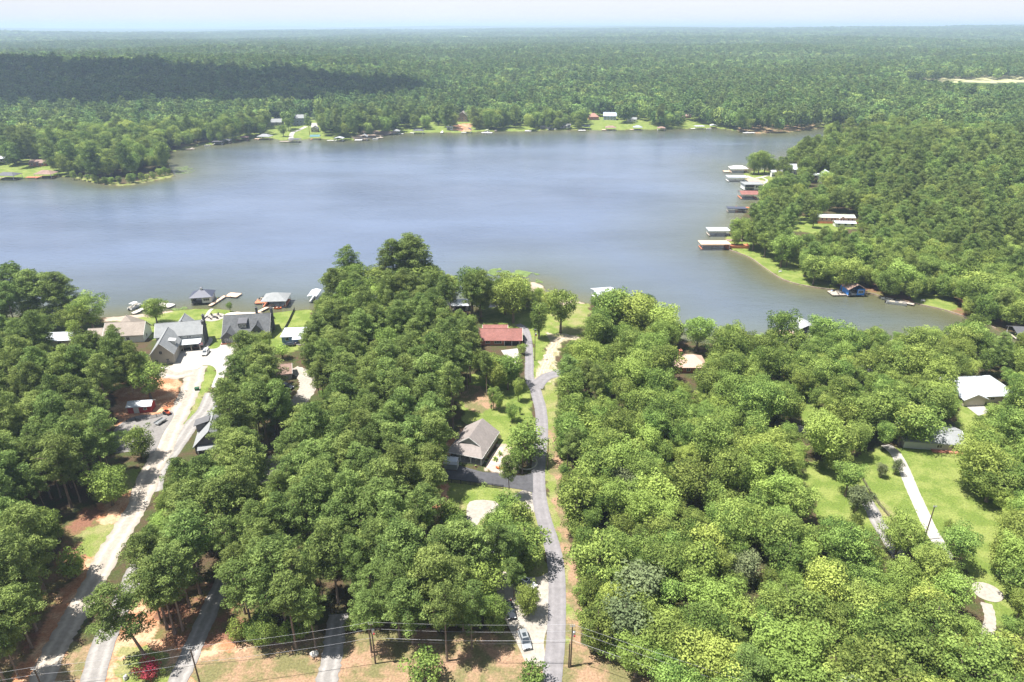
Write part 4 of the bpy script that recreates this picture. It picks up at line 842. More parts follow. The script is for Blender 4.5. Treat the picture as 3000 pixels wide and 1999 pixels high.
window(t, (7, 14, 4.5), 1.6, .6, 'S'); door(t, (8.5, 14, .05), 1.2, 2.2, 'S', M_METD); window(t, (6, 14, 1.6), 1.4, 1.4, 'S'); window(t, (11.65, 16, 1.8), 1.0, 1.5, 'E'); window(t, (11.65, 20.5, 1.8), 1.0, 1.5, 'E'); window(t, (11.65, 18.5, 5.2), 1.0, 1.4, 'E')
mb = MB(); mb.slab([(2.2, 4.0, 5.9), (3.3, 4.0, 5.7), (3.3, 8.5, 5.7), (1.4, 8.5, 7.2)], .1); 
mb = MB(); mb.box((2.6, 7, 6.0), (2.4, 2.4, 1.6)); mb.slab([(1.2, 5.6, 7.3), (4.0, 5.6, 6.7), (4.0, 8.4, 6.7), (1.2, 8.4, 7.3)], .12); dm = mb.build('dormer', M_GREYW, t)
window(dm, (3.8, 7, 5.9), 1.2, .9, 'E')
chimney(t, 12.15, 20.2, 0, 10.6, M_DGREY); chimney(t, 12.15, 17.2, 0, 9.2, M_DGREY, .8)
# flag by the porch
fp = local((ax_, ay_), arz, 11.2, 9.3)
fl = thing('flag', 'small american flag hanging by the porch of the light grey house', 'flag', (fp[0], fp[1], 0), arz)
mb = MB(); mb.tube((0, 0, 0), (0, 0, 3.6), .04, .03, 6); mb.build('flagpole', M_TRIM, fl)
F_RED = mat('flag_red', (.55, .03, .05), .7, .05); F_BLUE = mat('flag_blue', (.03, .05, .25), .7, .05)
mb = MB()
for q in range(0, 13, 2): mb.box((.75, 0, 3.5 - q * .075), (1.4, .02, .075))
c_ = mb.build('red_stripes', F_RED, fl)
mb = MB()
for q in range(1, 13, 2): mb.box((.75, 0, 3.5 - q * .075), (1.4, .02, .073))
mb.build('white_stripes', M_TRIM, fl); mb = MB(); mb.box((.36, 0, 3.3), (.62, .04, .52)); ct = mb.build('canton', F_BLUE, fl)
mb = MB()
for a in range(6):
    for b_ in range(5): mb.box((.11 + a * .1, 0, 3.11 + b_ * .095), (.03, .05, .03))
mb.build('stars', M_TRIM, ct)
sheet('planting_bed', GP('r6', [(1150, 690), (1200, 640), (1250, 612), (1285, 615), (1270, 650), (1220, 690)]), mat('mulch', (.20, .11, .07), .95, .3, 2, .4), .05)
# -- dark grey house
bx_, by_ = G('r6', 1605, 650); brz = R(9)
t = thing('house', 'dark grey house with a charcoal shingle roof and two chimneys near the lawn', 'house', (bx_, by_, 0), brz); footprint(*local((bx_, by_), brz, 1, 8), 19, 16, brz, .5)
gable(t, 1.0, 10.5, 17.5, 14, 3.0, 5.2, 'x', M_DGREY, M_ROOFD); gable(t, -5.3, 3.2, 5.4, 5.4, 2.8, 2.5, 'y', M_DGREY, M_ROOFD)
window(t, (-6.1, .5, 1.5), .9, 1.4, 'S'); window(t, (-4.5, .5, 1.5), .9, 1.4, 'S'); mb = MB(); mb.box((-5.3, .1, .25), (6, .7, .5)); mb.build('foundation_planter', M_BRICK, t)
mb = MB(); mb.box((-.3, 6.6, 5.6), (3.2, 2.6, 2.4)); mb.slab([(-2.1, 4.9, 6.7), (1.5, 4.9, 6.7), (1.5, 8.9, 7.6), (-2.1, 8.9, 7.6)], .14); dm = mb.build('dormer', M_METD, t)
window(dm, (-.9, 5.3, 5.5), .8, 1.0, 'S'); window(dm, (.4, 5.3, 5.5), .8, 1.0, 'S')
gable(t, 5.4, 5.4, 5.0, 3.4, 3.4, 3.0, 'y', M_DGREY, M_ROOFD)
chimney(t, 10.25, 12.5, 0, 9.6, M_DGREY); chimney(t, 4.2, 13.5, 6, 9.8, M_DGREY, .8); window(t, (9.75, 8, 1.6), 1.2, 1.4, 'E'); window(t, (9.75, 10.5, 5.2), 1.0, 1.3, 'E')
# -- tan roofed house
cx_, cy_ = G('r6', 480, 650); crz = R(7)
t = thing('house', 'long white-gabled house with a tan shingle roof behind the light grey one', 'house', (cx_, cy_, 0), crz); footprint(*local((cx_, cy_), crz, -2, 5), 24, 16, crz, .5)
gable(t, 1.5, 5.2, 14.5, 9, 3.4, 3.6, 'x', M_WHITE, M_ROOFT); gable(t, -8.2, 4.0, 7.5, 7, 2.9, 2.4, 'x', M_CREAM, M_ROOFT); gable(t, -.5, 12, 8, 8, 3.4, 3.8, 'y', M_WHITE, M_ROOFT, hip=.9)
window(t, (8.75, 4.2, 1.7), 1.1, 1.3, 'E'); window(t, (3, .7, 1.7), 1.2, 1.3, 'S'); window(t, (-2, .7, 1.7), 1.2, 1.3, 'S')
# -- white metal roof building at far left
dx_, dy_ = G('q4', 400, 745); t = thing('house', 'low building with a white metal roof half hidden by trees at the left edge', 'house', (dx_, dy_, 0), R(6)); footprint(dx_ - 5, dy_ + 4, 22, 10, 0, .5)
gable(t, -5, 4, 20, 8, 2.8, 1.2, 'x', M_CREAM, M_METW, hip=0); window(t, (1, 0, 1.6), 1.2, 1.1, 'S'); mb = MB(); mb.slab([(-12, -2.4, 2.5), (-2, -2.4, 2.5), (-2, 0, 2.9), (-12, 0, 2.9)], .08); mb.build('porch_roof', M_METW, t); porch_posts(t, (-11.6, -7, -2.4), -2.2, 2.45)
# -- white roofed blue cottage
ex_, ey_ = G('r6', 2060, 665); t = thing('cottage', 'small blue cottage with a bright white hipped metal roof at the lawn edge', 'house', (ex_, ey_, 0), R(5)); footprint(*local((ex_, ey_), R(5), 2, 6), 15, 14, R(5), .5)
gable(t, 1, 6.8, 11.0, 8.4, 2.8, 1.7, 'x', M_BLUE, M_METW, hip=.9); mb = MB(); mb.slab([(0, .2, 2.35), (7, .2, 2.35), (7, 3.2, 3.0), (0, 3.2, 3.0)], .1); mb.build('porch_roof', M_METW, t); porch_posts(t, (.3, 3.4, 6.6), .4, 2.3); window(t, (-2.4, 2.6, 1.6), 1.2, 1.2, 'S'); door(t, (2.2, 2.6, .05), 1, 2.1, 'S'); mb = MB(); mb.box((3.4, 1.4, .1), (7.4, 2.8, .2)); mb.build('porch_floor', M_CONC, t)
# -- brown roofed shed
fx_, fy_ = G('r6', 1985, 985); t = thing('shed', 'small shed with a faded brown roof and a pale door in the trees', 'shed', (fx_, fy_, 0), R(14)); footprint(fx_, fy_ + 3, 6, 7, 0, .5)
gable(t, 0, 3.6, 5.2, 7.2, 2.6, 1.9, 'x', M_GREYW, M_ROOFBR); door(t, (0, 0, .05), 2.4, 2.2, 'S', M_WHITE, 'garage_door'); window(t, (2.6, 3.5, 1.5), .8, .9, 'E')
# -- grey cabin by the drives
gx_, gy_ = G('r2', 1090, 335); grz = R(14); t = thing('cabin', 'dark grey cabin with a grey roof and small dormer beside the two drives', 'house', (gx_, gy_, 0), grz); footprint(*local((gx_, gy_), grz, 3, 7), 13, 15, grz, .3)
gable(t, 3.2, 8, 9.5, 15, 2.7, 4.6, 'y', M_DGREY, M_ROOFG, .5); mb = MB(); mb.slab([(-.6, -1.6, 2.3), (7.6, -1.6, 2.3), (7.6, .5, 2.8), (-.6, .5, 2.8)], .1); mb.build('porch_roof', M_ROOFG, t); porch_posts(t, (-.4, 3.4, 7.3), -1.4, 2.25); window(t, (.9, .5, 1.4), 1.0, 1.3, 'S'); window(t, (2.4, .5, 1.4), 1.0, 1.3, 'S'); door(t, (4.6, .5, .05), 1, 2.1, 'S')
mb = MB(); mb.box((-.3, 9, 4.7), (2.8, 3.2, 2.6)); mb.slab([(-2.3, 7.0, 5.8), (2.2, 7.0, 7.0), (2.2, 11, 7.0), (-2.3, 11, 5.8)], .14); mb.build('dormer', M_DGREY, t)
# -- red shed
hx_, hy_ = G('r6', 660, 1290); t = thing('shed', 'red shed with a bright white metal roof beside the red dirt bank', 'shed', (hx_, hy_, 0), R(8)); footprint(hx_, hy_ + 2, 7, 4, 0, .3)
gable(t, 0, 2.2, 7.2, 4.0, 2.4, .9, 'x', M_REDW, M_METW, .3); door(t, (-1, .2, .05), 1.6, 2.0, 'S', M_WHITE); window(t, (1.8, .2, 1.5), .8, .7, 'S')
# -- red roofed brick house
lx_, ly_ = G('q5', 1100, 752); t = thing('house', 'long brick house with a faded red shingle roof and a carport at its right end', 'house', (lx_, ly_, 0), R(0)); footprint(lx_, ly_ + 8, 17, 17, 0, .5)
gable(t, -.2, 6.8, 16.0, 9.0, 2.6, 2.6, 'x', M_BRICK, M_ROOFR, .7); gable(t, -2.5, 14, 9.5, 5.5, 2.4, 1.3, 'x', M_BRICK, M_ROOFR, .4)
mb = MB(); mb.box((4.3, 2.22, 1.1), (5.8, .1, 2.2)); mb.build('carport_shade_panel', M_BLACK, t); window(t, (-1.2, 2.3, 1.5), 2.8, 1.2, 'S', mull=2); window(t, (-5.2, 2.3, 1.5), 1.6, 1.2, 'S')  # flat black panel painted as the shade inside the carport
for xx in (1.4, 4.3, 7.2): mb = MB(); mb.box((xx, 2.1, 1.2), (.18, .18, 2.4)); mb.build('post', M_TRIM, t)
mb = MB(); mb.box((-1.2, 2.3, 2.45), (1, .1, .1)); sheet('concrete_apron', GP('q5', [(1100, 770), (1215, 756), (1225, 800), (1200, 860), (1120, 800)]), M_CONC, .07, 0)
# -- hidden red barn with white roof
ix_, iy_ = G('r3', 620, 1040); t = thing('barn', 'red barn with a white metal roof mostly hidden under the pines', 'barn', (ix_, iy_, 0), R(-14)); footprint(ix_, iy_ + 5, 15, 12, 0, 0)
gable(t, 0, 6, 14, 10.5, 3.4, 1.9, 'x', M_REDW, M_METW, .4); door(t, (-2, .75, .05), 3, 2.8, 'S', M_WHITE, 'barn_door'); window(t, (3.5, .75, 1.8), 1.1, 1, 'S'); window(t, (7, 5, 1.8), 1.1, 1, 'E')
# -- right side houses
t_x, t_y = G('r1', 2085, 675); t = thing('house', 'wide cream house with a shining white metal roof and front gable at the right', 'house', (t_x, t_y, 0), R(4)); footprint(t_x, t_y + 8, 22, 16, 0, .3)
gable(t, 2, 8, 19, 13.5, 2.8, 2.0, 'x', M_CREAM, M_METW, .6, hip=.9); gable(t, -4.4, 3.6, 7.5, 8, 2.8, 1.7, 'y', M_CREAM, M_METW, .6); door(t, (-3.0, -.15, .05), 1.8, 2.1, 'S', M_GLASS, 'glass_door'); window(t, (-6.2, -.15, 1.5), 1.4, 1.1, 'S'); window(t, (3, 1.25, 1.6), 1.4, .7, 'S'); window(t, (8, 1.25, 1.6), 1.4, .7, 'S')
u_x, u_y = G('r1', 1790, 995); t = thing('house', 'white cottage with a plain grey roof at the top of the right lawn', 'house', (u_x, u_y, 0), R(-8)); footprint(u_x, u_y + 5, 18, 11, 0, .3)
gable(t, -2.4, 5.4, 17, 10, 2.6, 1.6, 'x', M_GREYW, M_ROOFG, .5); window(t, (3, .4, 1.5), 1.4, 1.1, 'S'); window(t, (-1, .4, 1.5), 1.4, 1.1, 'S'); mb = MB(); mb.box((1.4, -.3, .15), (9, 1.4, .3)); mb.build('foundation', M_BRICK, t)
v_x, v_y = G('r1', 20, 460); t = thing('house', 'house with a pale tan hipped roof and brick chimney showing between trees', 'house', (v_x, v_y, 0), R(0)); footprint(v_x, v_y + 4, 14, 11, 0, .3); gable(t, 1, 5, 13, 9, 2.7, 2.6, 'x', M_BRICK, mat('pink_tan_shingles', (.52, .36, .29), .9, .12, 1.5, .2), .6, hip=.9); chimney(t, -1.4, 5, 4, 7, M_BRICK); window(t, (1, .5, 1.5), 1.3, 1.2, 'S')
w_x, w_y = G('r1', 1290, 500); t = thing('shed', 'little shed with a light grey metal roof in the middle of the right wood', 'shed', (w_x, w_y, 0), R(-10)); footprint(w_x, w_y + 3, 9, 6, 0, .3); gable(t, 0, 3, 8, 5, 2.5, 1.2, 'x', M_GREYW, M_ROOFG, .3); window(t, (1, .5, 1.5), .9, .8, 'S')
y_x, y_y = G('r1', 1015, 290); t = thing('house', 'grey roofed house by the creek glimpsed between the crowns', 'house', (y_x, y_y, 0), R(10)); gable(t, 0, 4, 10, 7, 2.7, 2, 'x', M_GREYW, M_ROOFG, .4); window(t, (0, .5, 1.5), 1.1, 1, 'S'); footprint(y_x, y_y + 4, 10, 7, 0, 0)
p_x, p_y = G('q6', 1062, 478); t = thing('mobile_home', 'long cream mobile home with a pale green-grey roof and red deck across the cove', 'mobile home', (p_x, p_y, 0), R(-4)); footprint(p_x, p_y + 4, 26, 10, 0, .5)
gable(t, 0, 4.5, 23, 6.5, 3.0, 1.2, 'x', M_CREAM, mat('pale_green_roof', (.46, .50, .45), .7, .08, 1), .3); gable(t, 3.2, 2.5, 3.6, 5.0, 2.9, 1.2, 'y', M_CREAM, MATS['pale_green_roof'], .3)
for xx in (-9, -6.2, -3, -1, 2.4, 4.0, 7.5, 9.8): window(t, (xx, 1.25 if not 1.4 < xx < 5 else 0, 1.9), .9, 1.2, 'S', mull=0)
mb = MB(); mb.box((0, -1.4, .35), (25, 2.4, .7)); mb.build('deck', M_REDDECK, t); mb = MB(); mb.box((0, -2.5, 1.1), (25, .06, .7)); mb.build('deck_railing', M_REDDECK, t)
for (f, X, Y, L, D, h, rh, ax, wm, rm, hp, lab) in [
  ('q6', 735, 150, 12, 9, 5, 3.5, 'x', M_GREYW, M_METW, 0, 'tall pale house with a white roof deep in the trees on the right point'),
  ('q6', 915, 175, 12, 6, 3, .8, 'x', M_CREAM, M_METW, 0, 'low cream house with a flat white roof among the trees on the right point'),
  ('q6', 995, 210, 9, 10, 5, 4.5, 'y', M_WHITE, mat('pale_blue_grey_roof', (.40,.44,.49), .7, .05, 1), 0, 'steep blue-grey gabled house rising from the trees on the right point'),
  ('q6', 1120, 507, 12, 5, 2.4, .7, 'x', M_WHITE, M_METW, 0, 'white carport roof in front of the long mobile home'),
  ('q6', 625, 165, 3, 4, 4.5, 1, 'x', M_WHITE, M_METW, 0, 'narrow white bath house beside the sandy point lawn'),
  ('q1', 1895, 748, 17, 11, 4, 3.5, 'x', M_BEIGE, M_ROOFG, 0, 'grey roofed house left of the lone round tree on the far shore'),
  ('q1', 1918, 705, 12, 10, 6, 2, 'x', M_GREYW, M_METW, 0, 'white roofed garage behind the grey roofed house on the far shore'),
  ('q1', 2065, 748, 17, 12, 9, 3.5, 'x', mat('slate_blue_siding', (.24, .28, .33), .8, .08, 1), M_ROOFG, 0, 'two-storey blue-grey house beside the curved far-shore path'),
  ('q1', 2168, 795, 8, 8, 4, 2.5, 'y', M_BEIGE, M_ROOFD, 0, 'small dark roofed cottage at the foot of the far gravel drive'),
  ('q1', 1655, 805, 20, 9, 4, 2, 'x', mat('pinkish_siding', (.55, .50, .48), .8, .08, 1), M_ROOFD, 0, 'low greyish house under trees left on the far shore'),
  ('q1', 30, 1000, 18, 9, 3, 1.5, 'x', M_CREAM, M_METW, 0, 'white roofed house at the left edge behind the wooded point'),
  ('q1', 260, 1030, 14, 9, 3, 2, 'x', M_BRICK, M_ROOFBR, 0, 'dark brown roofed cabin in the shade on the wooded point'),
  ('q2', 835, 725, 13, 14, 8, 5, 'y', mat('brown_gable_siding', (.30, .20, .14), .8, .1, 1), M_ROOFT, 0, 'tall brown gabled house behind the red bare bank on the far shore'),
  ('q2', 1740, 715, 13, 11, 5, 4, 'x', M_BRICK, mat('rust_shingles', (.34, .19, .15), .9, .1, 1), .9, 'rust-red hip roofed house on the far lawn'),
  ('q2', 1850, 715, 17, 13, 6, 4, 'x', mat('navy_white_siding', (.35, .40, .50), .8, .05, 1), mat('blue_grey_roof', (.33, .38, .50), .8, .08, 1), 0, 'big blue-grey roofed house on the far lawn'),
  ('q2', 2005, 725, 11, 8, 3.5, 2, 'x', M_WHITE, M_ROOFG, 0, 'white walled shed with grey roof on the far lawn'),
  ('q2', 2340, 710, 10, 8, 4, 2.5, 'x', M_BRICK, M_ROOFBR, 0, 'brown cottage among trees at the right part of the far shore'),
  ('q2', 990, 725, 11, 9, 4, 3, 'x', M_DGREY, M_ROOFBR, 0, 'dark cottage in the shade right of the red bare bank'),
  ('q2', 420, 730, 14, 9, 4, 2.5, 'x', M_DGREY, M_ROOFD, 0, 'dark cottage under trees left on the far lawn'),
  ('q2', 680, 710, 10, 9, 4, 3, 'x', M_BRICK, M_ROOFD, 0, 'brown cottage under trees above the far lawn'),
  ('q2', 1545, 768, 12, 6, 3, 2, 'x', M_WHITE, M_ROOFG, 0, 'small white waterside cottage between the big far trees'),
  ('q3', 20, 705, 14, 9, 4, 2, 'x', M_BRICK, M_ROOFBR, 0, 'brown roofed cottage right of the small sheds on the far shore'),
  ('q3', 300, 735, 14, 5, 2.6, .8, 'x', M_WHITE, M_METW, 0, 'white trailer behind the right far-shore docks'),
  ('q3', 548, 745, 8, 8, 3, 2, 'x', M_BRICK, M_ROOFR, 0, 'orange-red roofed hut in the pines at the far right shore'),
  ('q3', 2325, 725, 14, 8, 3, 2, 'x', M_WHITE, M_METW, 0, 'white roofed house alone in the woods at the right edge')]:
    X_, Y_ = G(f, X, Y); t = thing('house', lab, 'house', (X_, Y_, 0), R(random.uniform(-7, 7)), None); footprint(X_, Y_ + D / 2, L, D, 0, 1)
    gable(t, 0, D / 2, L, D, h, rh, ax, wm, rm, .5, hip=hp)
    fr_y = 0
    for q in range(max(2, int(L / 4))):
        xx = -L / 2 + L * (q + .5) / max(2, int(L / 4))
        window(t, (xx, fr_y, 1.7), 1.5, 1.3, 'S', mull=0)
        if h > 5.5: window(t, (xx, fr_y, 4.8), 1.5, 1.3, 'S', mull=0)
# -- tipi shaped playhouse, tents, small stuff on the right shore lawns
# ---------------------------------------------------------------- boathouses, docks and boats
ZW = -.45
def dock(parent, x, y, L, D, m=M_WOOD, z=.25, name='deck'):
    mb = MB(); mb.box((x, y, z), (L, D, .18)); mb.build(name, m, parent)
    mb = MB(); nx = max(2, int(L / 3) + 1); ny = max(2, int(D / 3) + 1)
    for i in range(nx):
        for j in range(ny):
            if i in (0, nx - 1) or j in (0, ny - 1): mb.tube((x - L / 2 + .15 + (L - .3) * i / (nx - 1), y - D / 2 + .15 + (D - .3) * j / (ny - 1), -2.5), (x - L / 2 + .15 + (L - .3) * i / (nx - 1), y - D / 2 + .15 + (D - .3) * j / (ny - 1), z + .35), .12, .12, 6)
    mb.build('pilings', M_PILE, parent)
def boathouse(label, p, rz, L, D, h, rh, rm, style='hip', dm=M_WOOD, wm=None, side=None, boat=False, group='boathouses round the lake', cupola=False, sidem=None, scale=1):
    t = thing('boathouse', label, 'boathouse', (p[0], p[1], 0), rz, group)
    ring = MB()
    ring.box((0, D / 2 - .6, .25), (L, 1.2, .18)); ring.box((-L / 2 + .6, -.6, .25), (1.2, D - 1.2, .18)); ring.box((L / 2 - .6, -.6, .25), (1.2, D - 1.2, .18)); ring.build('deck', dm, t)
    mb = MB()
    for sx_ in (-1, 0, 1):
        for sy_ in (-1, 0, 1):
            if sx_ or sy_ > 0: mb.tube((sx_ * (L / 2 - .2), sy_ * (D / 2 - .2), -2.6), (sx_ * (L / 2 - .2), sy_ * (D / 2 - .2), .3), .14, .14, 6)
    mb.build('pilings', M_PILE, t)
    if wm:
        mb = MB(); mb.box((0, D / 2 - .35, .34 + (h - .34) / 2), (L - .3, .12, h - .34))
        for s in (-1, 1): mb.box((s * (L / 2 - .35), -.2, .34 + (h - .34) / 2), (.12, D - .7, h - .34))
        mb.box((L * .25, -D / 2 + .25, .34 + (h - .34) / 2), (L * .42, .12, h - .34)); mb.build('wall', wm, t)
        window(t, (L * .25, -D / 2 + .19, h * .6), L * .28, h * .35, 'S', mull=2)
    for sx_ in (-1, 0, 1):
        for sy_ in (-1, 1):
            if sx_ == 0 and sy_ < 0: continue
            mb = MB(); mb.box((sx_ * (L / 2 - .2), sy_ * (D / 2 - .2), .34 + (h - .34) / 2), (.2, .2, h - .34)); mb.build('post', M_TRIM if not wm else wm, t)
    # roof
    a, b, o = L / 2 + .5, D / 2 + .5, .15; mb = MB()
    if style == 'flat': mb.box((0, 0, h + .12), (2 * a, 2 * b, .2)); mb.box((0, -b - .02, h + .05), (2 * a, .06, .4)); mb.box((0, b + .02, h + .05), (2 * a, .06, .4))
    elif style == 'gabley': 
        for s in (-1, 1): mb.slab([(s * a, -b, h), (s * a, b, h), (0, b, h + rh), (0, -b, h + rh)], o)
    elif style == 'gable':
        for s in (-1, 1): mb.slab([(-a, s * b, h), (a, s * b, h), (a, 0, h + rh), (-a, 0, h + rh)], o)
    else:
        r = max(.05, a - b * .9); mb.add([(-a, -b, h), (a, -b, h), (a, b, h), (-a, b, h), (-r, 0, h + rh), (r, 0, h + rh), (-a, -b, h - o), (a, -b, h - o), (a, b, h - o), (-a, b, h - o)],
               [(0, 1, 5, 4), (1, 2, 5), (2, 3, 4, 5), (3, 0, 4), (6, 7, 1, 0), (7, 8, 2, 1), (8, 9, 3, 2), (9, 6, 0, 3), (9, 8, 7, 6)])
    rf = mb.build('roof', rm, t)
    if cupola:
        mb = MB(); mb.box((0, 0, h + rh + .3), (.9, .9, .8)); mb.build('cupola', M_TRIM, rf); mb = MB(); mb.add([(-.65, -.65, h + rh + .7), (.65, -.65, h + rh + .7), (.65, .65, h + rh + .7), (-.65, .65, h + rh + .7), (0, 0, h + rh + 1.3)], [(0, 1, 4), (1, 2, 4), (2, 3, 4), (3, 0, 4), (3, 2, 1, 0)]); mb.build('cupola_roof', rm, rf)
    if side: dock(t, side[0], side[1], side[2], side[3], sidem or dm, .25, 'side_deck')
    return t
def pontoon(label, p, rz, m=M_WHITE, canopy=None, z=ZW, group='boats moored at the docks', L=6.5):
    t = thing('pontoon_boat', label, 'boat', (p[0], p[1], z), rz, group)
    for s in (-1, 1):
        mb = MB(); mb.tube((-L / 2, s * .9, .15), (L / 2 - .8, s * .9, .15), .32, .32, 10); mb.tube((L / 2 - .8, s * .9, .15), (L / 2, s * .9, .3), .32, .08, 10); mb.build('pontoon', M_STEEL, t)
    mb = MB(); mb.box((0, 0, .55), (L, 2.5, .1)); mb.build('deck', m, t)
    mb = MB()
    for s in (-1, 1): mb.box((0, s * 1.2, .95), (L - .6, .05, .6))
    mb.box((-L / 2 + .3, 0, .95), (.05, 2.4, .6)); mb.box((L / 2 - .3, 0, .95), (.05, 2.4, .6)); mb.build('railing', m, t)
    mb = MB(); mb.box((-1.6, -.85, .8), (2.2, .6, .4)); mb.box((-1.6, .85, .8), (2.2, .6, .4)); mb.box((1.7, .85, .8), (1.6, .6, .4)); mb.build('seat', M_CREAM, t)
    mb = MB(); mb.box((.5, -.6, 1.0), (.6, .7, .8)); mb.build('console', m, t)
    mb = MB(); mb.box((-L / 2 - .2, 0, .6), (.5, .4, .9)); mb.build('outboard_motor', M_BLACK, t)
    if canopy:
        mb = MB(); mb.slab([(-1.8, -1.2, 2.5), (1.2, -1.2, 2.5), (1.2, 0, 2.62), (-1.8, 0, 2.62)], .05); mb.slab([(-1.8, 1.2, 2.5), (1.2, 1.2, 2.5), (1.2, 0, 2.62), (-1.8, 0, 2.62)], .05)
        c = mb.build('canopy', canopy, t); mb = MB()
        for a in (-1.6, 1.0):
            for s in (-1, 1): mb.tube((a, s * 1.15, .9), (a, s * 1.15, 2.5), .03, .03, 5)
        mb.build('canopy_frame', M_STEEL, c)
    return t
def motorboat(label, p, rz, m=M_WHITE, z=ZW, L=5.5, cover=None):
    t = thing('motorboat', label, 'boat', (p[0], p[1], z), rz, 'boats moored at the docks')
    mb = MB(); st = [(-L / 2, .9), (-L / 4, 1.05), (0, 1.05), (L / 4, .85), (L * .42, .4), (L / 2, .03)]; vs = []
    for x, w_ in st: vs += [(x, -w_, .75 + .1 * x / L), (x, w_, .75 + .1 * x / L), (x, w_ * .5, -.1), (x, -w_ * .5, -.1)]
    fs = [(0, 1, 2, 3)]
    for k in range(len(st) - 1):
        a, b = 4 * k, 4 * k + 4; fs += [(a + 1, b + 1, b + 2, a + 2), (a + 2, b + 2, b + 3, a + 3), (a + 3, b + 3, b, a)]
        if k > 2: fs.append((a, b, b + 1, a + 1))
        else:
            fs += []
    mb.add(vs, fs); mb.box((-L * .12, 0, .25), (L * .68, 1.5, .06)); mb.build('hull', m, t)
    mb = MB(); mb.slab([(.9, -.8, .8), (1.2, -.7, .8), (.75, -.6, 1.35), (.6, -.7, 1.35)], .04); mb.slab([(1.0, -.75, .85), (1.0, .75, .85), (.6, .6, 1.35), (.6, -.6, 1.35)], .04); mb.build('windshield', M_GLASS, t)
    mb = MB(); mb.box((-.4, -.45, .55), (.6, .5, .6)); mb.box((-.4, .45, .55), (.6, .5, .6)); mb.box((-1.9, 0, .5), (.6, 1.5, .5)); mb.build('seat', M_CREAM, t)
    mb = MB(); mb.box((-L / 2 - .25, 0, .6), (.5, .45, 1.1)); mb.build('outboard_motor', M_BLACK, t)
    return t
# the two big near boathouses
p = G('r6', 1212, 290, -.3); boathouse('white boathouse with a navy metal roof and small cupola beyond the curved path', (p[0], p[1] + 4.0), R(12), 9, 8.5, 3.2, 2.4, M_METN, 'hip', M_WOOD, M_WHITE, cupola=True)
t = thing('dock', 'narrow wooden jetty leading to a square platform beside the navy-roofed boathouse', 'dock', (*G('r6', 1312, 300), 0), R(-10), 'docks round the lake'); dock(t, 0, 5.5, 1.6, 13, M_TANDECK, .3, 'walkway'); dock(t, 3.2, 13.5, 6, 5, M_TANDECK, .3, 'platform')
mb = MB()
p = G('r6', 1375, 238, .4); pot(p, 'round planter on the square platform by the navy-roofed boathouse', .4)
p = G('r6', 1890, 320, -.3); boathouse('boathouse with a grey shingle hip roof and orange-tan walkway', (p[0], p[1] + 4.5), R(4), 10.5, 9.5, 3.0, 2.4, M_ROOFG, 'hip', M_REDDECK, side=(-7.6, 3, 5, 6), sidem=M_REDDECK)
t = thing('dock', 'orange-tan ramp from the lawn to the grey shingled boathouse', 'dock', (*G('r6', 1745, 365), 0), R(-22), 'docks round the lake'); dock(t, 0, 4.5, 1.8, 11, M_TANDECK, .3, 'walkway')
p = G('r6', 1925, 325, 0); motorboat('orange kayak-like boat under the near edge of the grey shingled boathouse', (p[0], p[1] + .5), R(-5), M_ORANGE, L=3.2)
p = G('r6', 1770, 290, 0); motorboat('dark jet boat parked beside the grey shingled boathouse deck', (p[0] - 1, p[1] + 6), R(60), M_BLACK, z=.3, L=3.4)
p = G('r6', 600, 320, 0); pontoon('white boat tied beside the round tree at the left shore', (p[0], p[1] + 1), R(75), M_WHITE, M_WHITE)
t = thing('dock', 'white jetty behind the round shore tree', 'dock', (*G('r6', 612, 370), 0), R(-18), 'docks round the lake'); dock(t, 0, 4.5, 2.2, 11, mat('white_deck', (.66, .62, .56), .8, .1, 1), .3, 'walkway'); dock(t, 5.5, 11.5, 9, 4, MATS['white_deck'], .3, 'platform')
# docks over by the trees in the middle
p = G('q5', 1800, 385); t = boathouse('boathouse with a plain white roof poking over the tree tops', (p[0], p[1] - 4), R(12), 9, 9, 3.2, 1.2, M_METW, 'gable', M_WHITE)
p = G('q5', 210, 430); t = thing('dock', 'white jetty between the tall shoreline trees', 'dock', (p[0], p[1], 0), R(-8), 'docks round the lake'); dock(t, 0, 6, 2, 12, MATS['white_deck'], .3, 'walkway')
boathouse('dark-roofed boathouse between the tall shoreline trees', (p[0] - 1, p[1] + 16), R(0), 9, 8, 3.2, 1.6, M_METN, 'hip', M_WOOD)
p = G('q5', 820, 490); boathouse('flat white-roofed boat shelter on the shore left of the brick house', (p[0], p[1] + 2), R(0), 7, 7, 2.6, .5, M_METW, 'flat', M_WOOD)
p = G('q4', 2142, 415); boathouse('narrow white boat lift at the edge of the tall shoreline trees', (p[0] + 2, p[1]), R(0), 3.4, 8, 3, .6, M_METW, 'gabley', M_WHITE)
p = G('q4', 420, 560); t = thing('dock', 'grey jetty in the shade behind the big left pines', 'dock', (p[0], p[1], 0), R(-30), 'docks round the lake'); dock(t, 0, 5, 3, 11, M_WOOD, .3, 'walkway')
p = G('r1', 840, 205); boathouse('white boathouse with a pale grey gabled roof between trees by the creek', (p[0], p[1] + 3), R(0), 8, 8, 3.4, 2.2, mat('pale_grey_roof', (.34, .35, .36), .7, .05, 1), 'gabley', M_WHITE, M_WHITE)
p = G('r1', 750, 205); t = thing('dock', 'pinkish deck on the water left of the pale grey gabled boathouse', 'dock', (p[0], p[1] + 1, 0), 0, 'docks round the lake'); dock(t, 0, 2, 9, 6, M_TANDECK, .35, 'platform')
p = G('r1', 2330, 215); boathouse('black-roofed boathouse at the right edge of the creek', (p[0] + 2, p[1] + 2), R(-5), 9, 7, 2.8, 1.4, M_METD, 'gable', M_WOOD)
